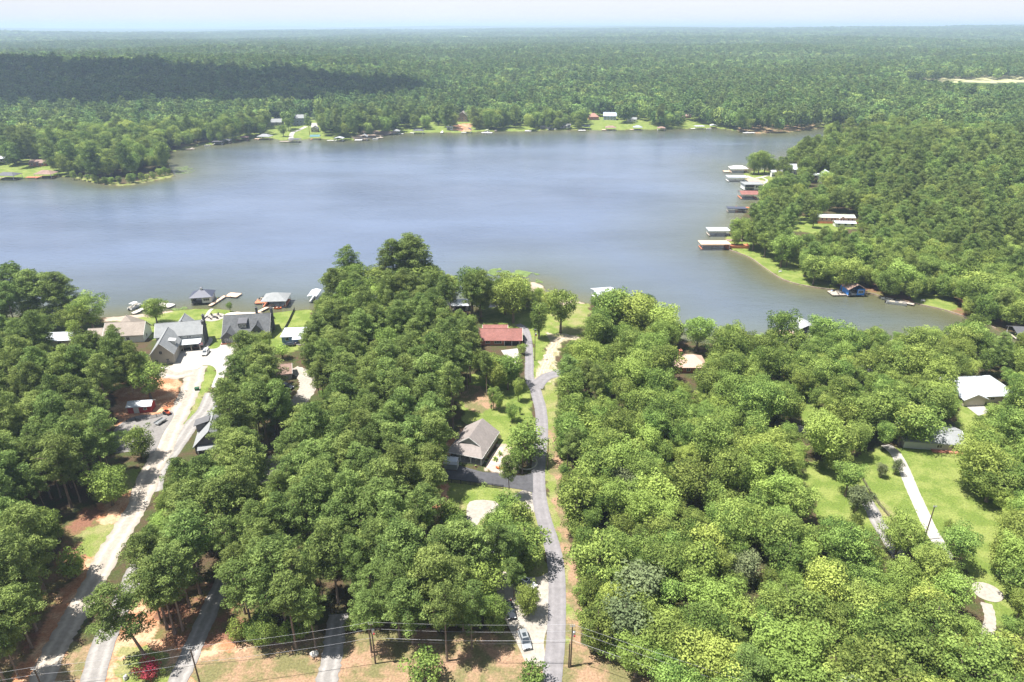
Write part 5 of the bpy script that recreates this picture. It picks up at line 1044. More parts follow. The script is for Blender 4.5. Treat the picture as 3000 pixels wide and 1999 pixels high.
# right peninsula
RP = [('q6', 1190, 990, 8, 8, 3.4, 2.4, M_ROOFBR, 'gabley', M_BLUEB, 'bright blue boathouse with a rusty brown gable roof on the cove bank', M_WOOD, (-7.4, 0, 6.5, 6)),
 ('q6', 225, 668, 16, 7, 3.0, .4, M_TANDECK, 'flat', None, 'wide red boat shelter with a tan sun deck on its roof', M_REDDECK, (13, 1, 9, 3)),
 ('q6', 250, 575, 12, 7, 3.2, .4, M_METW, 'flat', None, 'white flat-roofed boat shelter just beyond the red one', M_WOOD, None),
 ('q3', 392, 1078, 14, 10, 3.4, 2.0, M_WHITE, 'hip', None, 'white hip-roofed boathouse off the sandy point', M_TANDECK, (-10, 0, 5, 6)),
 ('q3', 378, 1140, 15, 8, 3.4, .4, M_METW, 'flat', None, 'white flat-roofed boathouse in front of the sandy point', M_WHITE, None),
 ('q3', 485, 1198, 14, 10, 4.2, .5, M_ROOFG, 'flat', M_WHITE, 'boathouse with white walls, dark windows and flat grey roof', M_WHITE, None),
 ('q3', 462, 1262, 12, 11, 3.6, 1.6, M_ROOFR, 'gable', None, 'boathouse with a faded red roof and colourful floats under it', M_REDDECK, None),
 ('q6', 375, 410, 12, 5, 2.4, .4, M_METN, 'flat', None, 'dark flat-roofed shelter behind the first trees of the right shore', M_WOOD, None)]
for (f, X, Y, L, D, h, rh, rm, st, wm, lab, dm, side) in RP:
    p = G(f, X, Y, ZW); boathouse(lab, (p[0], p[1] + D / 2), R(random.uniform(-3, 3)), L, D, h, rh, rm, st, dm, wm, side, group='boathouses on the right shore')
p = G('q6', 418, 380, 0); t = thing('dock', 'small red railed dock on the right shore', 'dock', (p[0], p[1], 0), 0, 'docks round the lake'); dock(t, 0, 0, 9, 6, M_REDDECK, .35, 'platform'); mb = MB(); mb.box((0, -2.9, .9), (9, .1, .8)); mb.box((-4.4, 0, .9), (.1, 5.6, .8)); mb.build('railing', M_REDDECK, t)
p = G('q6', 380, 655, 0); t = thing('deck', 'red stained shore deck with railing beside the lawn point', 'deck', (p[0], p[1] + 3, 0), R(-4)); mb = MB(); mb.box((0, 0, .5), (13, 6, 1.0)); mb.build('platform', M_REDDECK, t); mb = MB(); mb.box((0, -3.1, 1.3), (13, .1, .8)); mb.box((6.5, 0, 1.3), (.1, 6, .8)); mb.box((-6.5, 0, 1.3), (.1, 6, .8)); mb.build('railing', M_REDDECK, t); mb = MB(); mb.box((-1, 2.2, 3.2), (9, 4, .2)); mb.build('awning', M_ROOFBR, t)
for xx in (-5.2, -1, 3.2): mb = MB(); mb.box((xx, 1, 2.0), (.2, .2, 2.2)); mb.build('post', M_REDDECK, t)
p = G('q6', 1180, 985, ZW); pontoon('white pontoon boat inside the bright blue boathouse', (p[0], p[1] + 3.5), R(-88), M_WHITE, M_WHITE)
p = G('q6', 1060, 960, 0); motorboat('blue covered boat at the deck of the bright blue boathouse', (p[0] - 1, p[1]), R(100), M_BLUEB)
p = G('q6', 1470, 1040, ZW); pontoon('pontoon boat with a grey cover moored at the cove bank', p, R(-24), M_STEEL, None, L=8.5); p = G('q6', 1425, 1020, ZW); motorboat('small white boat moored behind the grey pontoon', (p[0], p[1] + 2), R(150), M_WHITE)
p = G('q6', 1545, 1035, 0); t = thing('dock', 'short dark dock beside the grey pontoon boat', 'dock', (p[0], p[1], 0), R(-35), 'docks round the lake'); dock(t, 0, 0, 6, 2, M_WOOD, .3, 'walkway')
# seawall along the cove lawn
sw = [W(*q) for q in smooth_poly([(2123, 705), (2127, 726), (2157, 739), (2200, 756), (2242, 786), (2297, 820), (2370, 839), (2450, 849), (2523, 856), (2565, 862), (2595, 875), (2640, 880), (2700, 893), (2778, 911), (2880, 947), (2918, 962)], False, 3)]
mb = MB(); o = Vector((sw[0][0], sw[0][1], 0))
for a, b in zip(sw[:-1], sw[1:]):
    d = Vector((b[0] - a[0], b[1] - a[1], 0)); mb.box(((a[0] + b[0]) / 2 - o.x, (a[1] + b[1]) / 2 - o.y, -.2), (d.length + .05, .45, .8), rz=math.atan2(d.y, d.x))
t = mb.build('seawall', mat('old_timber_wall', (.26, .21, .16), .9, .25, 1)); t.location = o; tag(t, 'low timber seawall edging the lawn of the cove', 'seawall')
# far shore
FS = [('q1', 40, 1128, 16, 10, 3.6, 2, M_METD, 'hip', 'dark roofed boathouse at the left frame edge below the white-roofed house', M_WOOD, (-12, 0, 6, 5)),
 ('q1', 300, 1118, 14, 10, 3.6, 2.5, M_ROOFBR, 'hip', 'brown roofed boathouse with a long red deck by the wooded point', M_REDDECK, (-12, 0, 10, 5)),
 ('q1', 1495, 885, 10, 8, 3, 1.2, M_METD, 'flat', 'dark flat boat shelter, left one of the pair past the wooded point', M_WHITE, None),
 ('q1', 1555, 875, 8, 9, 3, 1.2, M_ROOFG, 'gabley', 'grey boat shelter on pale posts, right one of the pair past the wooded point', M_TANDECK, None),
 ('q1', 1675, 855, 9, 8, 3, 1.5, M_ROOFBR, 'hip', 'small brown boathouse with a red deck on the far left shore', M_REDDECK, (-7, 0, 5, 4)),
 ('q1', 1820, 850, 14, 10, 3.4, 2.4, M_ROOFG, 'hip', 'grey hip-roofed boathouse below the grey roofed far house', M_TANDECK, (-9, 0, 7, 4)),
 ('q1', 2025, 868, 12, 8, 3, .4, M_METD, 'flat', 'black flat-topped dock house at the foot of the curved path', M_WOOD, (-12, 0, 10, 4)),
 ('q1', 2170, 850, 10, 8, 3.4, 1.6, mat('teal_metal_roof', (.09, .19, .21), .5, .1, 1), 'gable', 'teal roofed boathouse with an orange deck on the far shore', M_REDDECK, None),
 ('q1', 2335, 860, 9, 8, 3, 1.2, M_METW, 'gabley', 'white boathouse right of the teal one', M_WHITE, (-10, 0, 8, 3)),
 ('q2', 155, 855, 7, 8, 4, 2.4, M_ROOFG, 'gabley', 'grey gabled boathouse with a white platform off the sandy far bank', M_WHITE, (-7, -1, 7, 6)),
 ('q2', 380, 812, 7, 7, 3.6, 1.8, M_ROOFG, 'hip', 'green-grey boathouse under the trees left of the wide far lawn', M_WHITE, (6, 0, 4, 3)),
 ('q2', 530, 808, 12, 8, 3.2, 1.8, M_ROOFD, 'hip', 'charcoal boathouse with a white walkway on the wide far lawn', M_WHITE, (-8, 1, 5, 3)),
 ('q2', 748, 785, 7, 5, 4, .4, M_WHITE, 'flat', 'tall white two-deck boathouse on the wide far lawn', M_WHITE, None),
 ('q2', 875, 803, 7, 7, 3.6, 2, M_ROOFD, 'gabley', 'dark gabled boathouse below the red bare bank', M_WHITE, (-6, 0, 5, 4)),
 ('q2', 1405, 775, 12, 5, 3.4, .4, M_WHITE, 'flat', 'long white windowed boathouse under the big dark trees', M_WHITE, None),
 ('q2', 1440, 780, 6, 6, 3.4, 1.8, M_METN, 'gabley', 'small blue-black boathouse right of the long white one', M_WHITE, (6, 0, 5, 3)),
 ('q2', 1682, 775, 11, 7, 3, 1.2, M_ROOFG, 'gable', 'grey roofed boathouse at the left end of the right far lawn', M_WOOD, None),
 ('q2', 1858, 785, 12, 8, 3.2, 2, M_ROOFBR, 'hip', 'brown hip-roofed boathouse below the blue-grey far house', M_TANDECK, (-8, 0, 5, 5)),
 ('q2', 2045, 783, 10, 8, 3.2, 2, mat('slate_roof', (.28, .30, .36), .8, .1, 1), 'hip', 'slate hip-roofed boathouse below the white walled far shed', M_TANDECK, (-7, 0, 5, 4)),
 ('q2', 2208, 787, 9, 7, 3, 1.5, M_ROOFBR, 'hip', 'small brown boathouse right of the slate roofed one', M_WHITE, None),
 ('q3', 118, 775, 11, 7, 3, .5, M_METW, 'flat', 'white flat boathouse at the right end of the far lawn', M_WHITE, (-8, -1, 6, 4)),
 ('q3', 212, 768, 7, 6, 3, 1, M_METW, 'gabley', 'little white boathouse under trees at the right far shore', M_TANDECK, None)]
for (f, X, Y, L, D, h, rh, rm, st, lab, dm, side) in FS:
    p = G(f, X, Y, ZW); boathouse(lab, (p[0], p[1] + D / 2), R(random.uniform(-8, 8)), L, D, h, rh, rm, st, dm, M_WHITE if 'windowed' in lab or 'two-deck' in lab else None, side, group='boathouses on the far shore')
for (f, X, Y, a, b, lab) in [('q1', 1308, 915, 9, 3, 'dark bare dock nearest the wooded point on the far shore'), ('q2', 262, 836, 8, 4, 'low tan dock right of the sandy far bank'), ('q2', 690, 802, 3, 12, 'thin white jetty left of the tall white boathouse'),
    ('q2', 1003, 803, 13, 6, 'big white T-shaped dock on the wide far lawn'), ('q2', 1288, 790, 8, 6, 'white dock left of the big dark far trees'), ('q2', 1660, 786, 9, 6, 'white dock beside the grey roofed boathouse'), ('q3', 462, 803, 14, 5, 'white dock alone off the far right pine grove'), ('q2', 1065, 788, 3, 8, 'short pale jetty right of the T-shaped dock')]:
    p = G(f, X, Y, 0); t = thing('dock', lab, 'dock', (p[0], p[1] + b / 2, 0), R(random.uniform(-8, 8)), 'docks round the lake'); dock(t, 0, 0, a, b, M_WHITE if 'white' in lab else M_WOOD, .4, 'platform'); dock(t, 0, b / 2 + 3, 1.6, 6, M_WHITE if 'white' in lab else M_WOOD, .4, 'walkway')
for (f, X, Y, lab, c) in [('q1', 1430, 888, 'white pontoon boat left of the pair of far boat shelters', None), ('q2', 1005, 790, 'white pontoon boat at the T-shaped far dock', M_WHITE), ('q2', 235, 842, 'small pontoon boat off the sandy far bank', None), ('q3', 180, 772, 'pontoon boat between the two white far boathouses', None)]:
    p = G(f, X, Y, 0); pontoon(lab, p, R(random.uniform(-20, 20)), M_WHITE, c)

# ---------------------------------------------------------------- cars
def car(label, p, rz, paint, kind='suv', z=.12, group='cars parked at the houses'):
    t = thing('parked_car', label, 'car', (p[0], p[1], z), rz, group)     # length along local y, front towards -y
    L, Wd = 4.8, 1.9; h1 = .95; h2 = 1.72 if kind == 'suv' else 1.45
    prof = [(-2.4, .35), (-2.38, .72), (-1.25, .98), (1.9 if kind == 'suv' else 1.6, 1.02), (2.32, .98), (2.4, .7), (2.36, .35)]
    mb = MB(); n = len(prof); hw_ = Wd / 2
    rings = [(-hw_, .97), (-hw_ + .1, 1.0), (hw_ - .1, 1.0), (hw_, .97)]
    vs = []
    for x, s in rings: vs += [(x, y * (1 if abs(x) < hw_ else .985), .3 + (z_ - .3) * (1 if abs(x) < hw_ else .93)) for y, z_ in prof]
    fs = [tuple(range(n))] + [tuple(range(4 * n - 1, 3 * n - 1, -1))]
    for k_ in range(3):
        for i_ in range(n): fs.append((k_ * n + i_, (k_ + 1) * n + i_, (k_ + 1) * n + (i_ + 1) % n, k_ * n + (i_ + 1) % n))
    mb.add(vs, fs)
    ya, yb, yc, yd = (-1.35, -.55, 1.75, 2.25) if kind == 'suv' else (-1.2, -.4, 1.1, 1.9)
    mb.add([(-.72, yb, h2), (.72, yb, h2), (.74, yc, h2), (-.74, yc, h2), (-.7, yb + .05, h2 - .07), (.7, yb + .05, h2 - .07), (.7, yc, h2 - .07), (-.7, yc, h2 - .07)], [(0, 1, 2, 3), (7, 6, 5, 4), (0, 4, 5, 1), (1, 5, 6, 2), (2, 6, 7, 3), (3, 7, 4, 0)])
    for s in (-1, 1):
        for y_, yt in ((ya, yb), (.55, .55), (yd, yc)): mb.tube((s * .86, y_, 1.0), (s * .72, yt, h2 - .02), .05, .05, 5)
    mb.build('body', paint, t)
    g_ = MB(); zt = h2 - .04
    g_.add([(-.84, ya, 1.0), (.84, ya, 1.0), (.84, yd, 1.0), (-.84, yd, 1.0), (-.7, yb, zt), (.7, yb, zt), (.7, yc, zt), (-.7, yc, zt)], [(0, 1, 5, 4), (1, 2, 6, 5), (2, 3, 7, 6), (3, 0, 4, 7)]); g_.build('windows', M_GLASS, t)
    g_ = MB(); g_.box((0, .3, h2 + .01), (.8, 1.0, .02)); g_.build('sunroof', M_GLASS, t)
    for s in (-1, 1):
        for y_ in (-1.5, 1.45):
            wb = MB(); wb.tube((s * .78, y_, .34), (s * .97, y_, .34), .35, .35, 16); wh = wb.build('wheel', M_RUBBER, t)
            rb = MB(); rb.tube((s * .95, y_, .34), (s * .985, y_, .34), .21, .21, 12); rb.build('rim', M_STEEL, wh)
        hb = MB(); hb.box((s * .68, -2.36, .68), (.42, .12, .18)); hb.build('headlight', mat('headlight_glass', (.8, .82, .85), .15, .02, 1, spec=.8), t)
        hb = MB(); hb.box((s * .74, 2.35, .82), (.28, .12, .28)); hb.build('tail_light', mat('tail_light_red', (.45, .02, .02), .3, .05, 1), t)
        hb = MB(); hb.box((s * 1.02, -.85, 1.02), (.18, .12, .14)); hb.build('side_mirror', paint, t)
    hb = MB(); hb.box((0, -2.39, .55), (1.0, .06, .26)); hb.build('grille', M_BLACK, t)
    return t
P_SIL = mat('silver_car_paint', (.42, .44, .46), .28, .04, .5, metal=.5, spec=.6); P_WHT = mat('white_car_paint', (.78, .78, .78), .3, .02, .5, spec=.6); P_BLK = mat('black_car_paint', (.03, .035, .045), .25, .1, .5, spec=.6)
car('silver suv with its nose to the camera on the gravel beside the lane', G('r3', 992, 1350), R(14), P_SIL, z=.08)
car('dark car parked behind the silver suv half under a tree', G('r3', 912, 1190), R(12), P_BLK, 'sedan', z=.08)
car('white car parked askew on the gravel between trees and lane', G('r3', 1003, 1042), R(52), P_WHT, 'sedan', z=.08)
car('white suv parked on the concrete apron before the light grey house', G('r6', 1266, 745), R(4), P_WHT, z=.16)
car('dark pickup under the trees beside the brown roofed shed', G('r6', 2010, 1060), R(70), P_BLK, z=.08)
car('dark utility cart parked before the white-roofed blue cottage', G('r6', 2030, 672), R(-80), P_BLK, 'sedan', z=.05)
car('red car in the shade of the wooded point', G('q1', 215, 975), R(30), mat('red_car_paint', (.5, .02, .03), .3, .05, 1), z=0)
# tractor and trailer by the drive
p = G('r2', 905, 118); t = thing('tractor', 'small orange-red tractor parked at the end of the black fence', 'tractor', (p[0], p[1], 0), R(60))
mb = MB(); mb.box((0, -.6, .85), (.7, 1.5, .6)); mb.box((0, .5, 1.0), (1.0, .9, .25)); mb.build('body', mat('tractor_red', (.62, .12, .05), .5, .1, 1), t); mb = MB(); mb.box((0, .55, 1.3), (.5, .45, .45)); mb.build('seat', M_BLACK, t)
mb = MB(); mb.box((0, .2, 2.2), (1.3, 1.5, .08)); mb.tube((-.5, .8, 1), (-.5, .8, 2.2), .04, .04, 5); mb.tube((.5, .8, 1), (.5, .8, 2.2), .04, .04, 5); mb.build('canopy', MATS['tractor_red'], t)
for s in (-1, 1):
    mb = MB(); mb.tube((s * .5, .5, .6), (s * .85, .5, .6), .6, .6, 14); mb.build('wheel', M_RUBBER, t); mb = MB(); mb.tube((s * .42, -1.0, .38), (s * .65, -1.0, .38), .38, .38, 12); mb.build('wheel', M_RUBBER, t)
p = G('r2', 870, 165); t = thing('trailer', 'grey utility trailer on the gravel yard by the drive', 'trailer', (p[0], p[1], 0), R(-20))
mb = MB(); mb.box((0, 0, .6), (1.8, 3.6, .1)); mb.box((0, -2.4, .55), (.1, 1.4, .1)); 
for s in (-1, 1): mb.box((s * .9, 0, .85), (.06, 3.6, .4))
mb.build('bed', M_STEEL, t)
for s in (-1, 1): mb = MB(); mb.tube((s * .95, .2, .35), (s * 1.15, .2, .35), .35, .35, 12); mb.build('wheel', M_RUBBER, t)
sheet('gravel_yard', GP('r2', [(620, 200), (730, 130), (850, 120), (920, 100), (940, 130), (880, 230), (830, 330), (720, 320), (600, 320)]), M_GRAVG, .05)
# green utility box, boulder, stone rings
p = G('r6', 1185, 1078); t = thing('utility_box', 'dark green electrical box at the tip of the grass island', 'utility box', (p[0], p[1], 0), R(10)); mb = MB(); mb.box((0, 0, .5), (1.3, 1.1, 1.0)); mb.slab([(-.7, -.6, 1.02), (.7, -.6, 1.02), (.7, .6, 1.12), (-.7, .6, 1.12)], .08); mb.build('cabinet', mat('utility_green', (.03, .09, .05), .6, .1, 1), t); mb = MB(); mb.box((0, 0, .04), (1.7, 1.5, .08)); mb.build('base_pad', M_CONC, t)
def rock(name, label, p, s, m=M_STONE, cat='rock', group=None, z=0):
    bm = bmesh.new(); bmesh.ops.create_icosphere(bm, subdivisions=3, radius=1)
    rg = random.Random(int(p[0] * 7 + p[1]))
    q = Vector((rg.random() * 9, rg.random() * 9, 0))
    for v in bm.verts:
        n_ = 1 + .3 * (float(vnoise(v.co.x * 1.7 + q.x, v.co.y * 1.7 + v.co.z + q.y, 4)) - .5) + .2 * (float(vnoise(v.co.x * 4 + q.x, v.co.z * 4 + v.co.y * 3, 8)) - .5)
        v.co = Vector((v.co.x * s[0], v.co.y * s[1], v.co.z * s[2])) * n_
    me = bpy.data.meshes.new(name); bm.to_mesh(me); bm.free(); me.materials.append(m)
    o = bpy.data.objects.new(name, me); COL.objects.link(o); o.location = (p[0], p[1], z + s[2] * .5); tag(o, label, cat, group)
rock('boulder', 'pale boulder lying in the dry verge between the two gravel drives', G('r2', 1702, 1420), (.9, .7, .55))
rock('boulder', 'whitish stone beside the pink flowering shrub', G('r2', 682, 1550), (.35, .5, .7), M_WHITE)
p0 = G('r6', 1345, 408)
sheet('fire_pit_gravel', [(p0[0] + 4.2 * math.cos(a / 14 * 6.283), p0[1] + 4.6 * math.sin(a / 14 * 6.283)) for a in range(14)], M_WGRAV, .05, 2)
t = thing('fire_pit', 'stone fire pit in the white gravel circle on the lawn', 'fire pit', (p0[0], p0[1], .05)); mb = MB()
for q in range(12): a = q / 12 * 6.283; mb.box((.8 * math.cos(a), .8 * math.sin(a), .22), (.42, .25, .44), rz=a + 1.57)
mb.build('stone_ring', mat('dark_stones', (.16, .15, .14), .9, .2, 2), t); mb = MB(); mb.tube((0, 0, .02), (0, 0, .16), .6, .6, 12); mb.build('ash_bed', M_BLACK, t)
for q in range(6):
    a = q / 6 * 6.283 + .3; adirondack('adirondack_chair', 'black adirondack chair in the ring round the lawn fire pit', (p0[0] + 2.4 * math.cos(a), p0[1] + 2.4 * math.sin(a)), a + R(-90), M_BLACK, 'black chairs round the lawn fire pit', .05)
p = G('r6', 1520, 385); sheet('stone_patio', [(p[0] + 4 * math.cos(a / 10 * 6.283), p[1] + 3.4 * math.sin(a / 10 * 6.283)) for a in range(10)], mat('flagstone', (.55, .47, .38), .9, .15, 2, .2), .05, 2)
p = G('r6', 1640, 385); sheet('stone_patio', [(p[0] + 9 * math.cos(a / 10 * 6.283), p[1] + 3.0 * math.sin(a / 10 * 6.283)) for a in range(10)], MATS['flagstone'], .07, 2)
for q, (f, x, y, lab) in enumerate((('q6', 672, 818, 'white bench on the lawn of the cove'), ('q6', 1655, 1022, 'pale bench on the shaded bank by the cove'))):
    p = G(f, x, y); t = thing('bench', lab, 'bench', (p[0], p[1], 0), R(20 - 30 * q)); mb = MB(); mb.box((0, 0, .45), (1.8, .5, .08)); mb.build('seat', M_WHITE, t); mb = MB(); mb.box((0, .25, .8), (1.8, .06, .45)); mb.build('backrest', M_WHITE, t)
    for s in (-1, 1): mb = MB(); mb.box((s * .8, 0, .22), (.1, .45, .44)); mb.build('leg', M_WHITE, t)
# bird house like brick box near the lawn trees
p = G('q5', 785, 1024); t = thing('brick_grill', 'little brick barbecue at the wood edge left of the lane', 'barbecue', (p[0], p[1], 0), 0); mb = MB(); mb.box((0, 0, .6), (1.3, .9, 1.2)); mb.box((0, .2, 1.6), (.7, .5, .9)); mb.build('brickwork', M_BRICK, t); mb = MB(); mb.box((0, -.46, .8), (.8, .04, .4)); mb.build('opening', M_BLACK, t)
# water lilies and reeds
rng = np.random.default_rng(5)
def lily(name, label, poly, n, rmin, rmax, m):
    xs = [a for a, b in poly]; ys = [b for a, b in poly]; mb = MB(); k_ = 0
    while k_ < n:
        x, y = rng.uniform(min(xs), max(xs)), rng.uniform(min(ys), max(ys))
        if not pip(np.array([x]), np.array([y]), poly)[0] or vnoise(x / 3.5, y / 3.5, 9) < .42: k_ += .2; continue
        r = rng.uniform(rmin, rmax); a0 = rng.uniform(0, 6.28); z = ZW + .03 + rng.uniform(0, .12)
        mb.add([(x + r * math.cos(a0 + a * 1.047), y + r * math.sin(a0 + a * 1.047), z + rng.uniform(0, .05)) for a in range(6)], [(0, 1, 2, 3, 4, 5)]); k_ += 1
    return tag(mb.build(name, m), label, 'water plants', None, 'stuff')
mat('lily_green', (.14, .20, .06), .6, .3, .3)
lily('water_lilies', 'patch of green lily pads floating off the brown beach', GP('q5', [(1030, 205), (1120, 195), (1200, 205), (1370, 240), (1300, 260), (1390, 290), (1380, 318), (1240, 300), (1100, 270), (1000, 230)]), 3000, .2, .5, MATS['lily_green'])
lily('water_plants', 'thin band of weeds in the shallows left of the navy-roofed boathouse', GP('q4', [(1170, 478), (1220, 465), (1280, 462), (1290, 475), (1200, 490)]), 260, .15, .35, MATS['lily_green'])
lily('shallow_weeds', 'weedy patch off the tip of the wooded point', GP('q1', [(1200, 1040), (1290, 1025), (1350, 1050), (1290, 1090), (1210, 1080)]), 300, .3, .8, MATS['lily_green'])

# ---------------------------------------------------------------- poles and wires
def pole(label, x, y, h=11, arm=2.4, trans=False, lean=0, group='utility poles'):
    t = thing('utility_pole', label, 'utility pole', (x, y, 0), R(lean), group)
    mb = MB(); mb.tube((0, 0, -.3), (0, 0, h), .17, .11, 10); mb.build('pole', M_POLE, t)
    if arm:
        mb = MB(); mb.box((0, -.12, h - .35), (.12, .12, .16)); 
        for s in (-1, 0, 1):
            mb.tube((s * arm / 2 * .3, -.1, h - .1), (s * arm / 2 * .3, -.1, h + .25), .06, .04, 6)
        mb.build('insulator', M_GREYW, t)
        mb = MB(); mb.box((0, -.16, h - .15), (arm * .4, .1, .1)); mb.build('crossarm', M_STEEL, t)
    if trans:
        mb = MB(); mb.tube((.35, -.1, h - 2.6), (.35, -.1, h - 1.6), .27, .27, 12); mb.tube((.35, -.1, h - 1.6), (.35, -.1, h - 1.5), .2, .05, 10); tr = mb.build('transformer', M_STEEL, t)
        mb = MB(); mb.box((.45, -.38, h - 2.5), (.3, .08, .35)); mb.build('fuse_box', F_RED, tr)
    return (x, y, h)
A_ = pole('tall brown pole with a grey transformer in the dry strip left of the lane', *G('r3', 185, 1468), trans=True)
B_ = pole('tall brown pole at the right side of the lane mouth', *G('r3', 1240, 1480), trans=True)
pole('shorter brown pole standing close left of the tall one at the lane mouth', *G('r3', 1230, 1488), h=6.5, arm=0)
C_ = pole('grey brown pole beside the middle gravel drive at the lower edge', *W(590, 2019)); D_ = pole('leftmost roadside pole at the lower left corner', *W(150, 2081))
E_ = pole('roadside pole at the lower right under the broad trees', 57, 77)
N1 = pole('slender pole on the verge across the lane from the small house', *G('r5', 1388, 1070), h=10.4); N2 = pole('thin steel pole at the driveway mouth beside the big round tree', *G('r5', 1100, 1140), h=6.5, arm=0)
N3 = pole('brown pole with a transformer on the grass by the sandy track', *G('q5', 1333, 840), h=13, trans=True); N4 = pole('leaning pole beside the pale drive on the right lawn', *G('r4', 1305, 800), h=10.5)
L_ = pole('grey pole half hidden on the wooded side of the lane', *G('r5', 1612, 1165), h=11, arm=0)
M_WIRE = mat('aluminium_wire', (.42, .42, .44), .45, .05, 1); M_CABLE = mat('black_cable', (.05, .05, .055), .6, .1, 1)
def wire(label, a, b, sag, r=.028, m=M_WIRE, group='overhead wires'):
    n = 14; pts = [(a[0] + (b[0] - a[0]) * k / n, a[1] + (b[1] - a[1]) * k / n, a[2] + (b[2] - a[2]) * k / n - 4 * sag * (k / n) * (1 - k / n)) for k in range(n + 1)]
    mb = MB(); o = Vector(pts[0]); tube_path(mb, [Vector(p) - o for p in pts], r * .58, 5); w_ = mb.build('overhead_wire', m); w_.location = o; tag(w_, label, 'wire', group)
OFFR = (E_[0] + 52, E_[1] - 22, 11); OFFL = (D_[0] - 45, D_[1] - 8, 11)
spans = [(OFFL, D_, 'left of the leftmost roadside pole'), (D_, C_, 'between the two lower left poles'), (C_, A_, 'between the middle drive pole and the transformer pole'), (A_, B_, 'from the transformer pole across to the lane mouth'), (B_, E_, 'running right from the lane mouth over the broad trees')]
for a, b, lab in spans:
    for dz, dx, sag, r, m_, nm in ((.25, 0, .5, .025, M_WIRE, 'topmost thin wire '), (-1.5, .25, .6, .025, M_WIRE, 'second thin wire '), (-3.9, -.1, .5, .04, M_WIRE, 'upper of the two low cables '), (-4.5, .1, .7, .05, M_CABLE, 'lower of the two low cables ')):
        wire(nm + lab, (a[0] + dx, a[1], a[2] + dz), (b[0] + dx, b[1], b[2] + dz), sag, r, m_)
# the right verge', (B_[0], B_[1], 10.5), (L_[0], L_[1], 10.5), 1.2, .02); wire('thin service wire from the verge pole to the pole by the sandy track', (N1[0], N1[1], 10), (N3[0], N3[1], 12), 1.5, .02)
# ---------------------------------------------------------------- a summer cloud, high up and out of frame, whose shade lies on the far left woods
tgt = Vector((-950, 1235, 0)); hc = 1500; cpos = tgt + sv * (hc / sv.z)
bm = bmesh.new()
rg = random.Random(4)
for q in range(16):
    u = q / 15 * 2 - 1; mtx = Matrix.Translation((u * 700 + rg.uniform(-40, 40), rg.uniform(-80, 80) * (1 - abs(u)) - 80 * u, rg.uniform(-15, 25))) @ Matrix.Diagonal((rg.uniform(90, 150), rg.uniform(260, 330) * (1.05 - .6 * max(0, u)), rg.uniform(40, 70), 1))
    bmesh.ops.create_icosphere(bm, subdivisions=3, radius=1, matrix=mtx)
me = bpy.data.meshes.new('cloud'); bm.to_mesh(me); bm.free()
cm = bpy.data.materials.new('cloud_white'); cm.use_nodes = True; cm.node_tree.nodes['Principled BSDF'].inputs['Base Color'].default_value = (.85, .86, .88, 1); cm.node_tree.nodes['Principled BSDF'].inputs['Roughness'].default_value = 1
me.materials.append(cm); co = bpy.data.objects.new('cloud', me); COL.objects.link(co); co.location = cpos; tag(co, kind='structure')
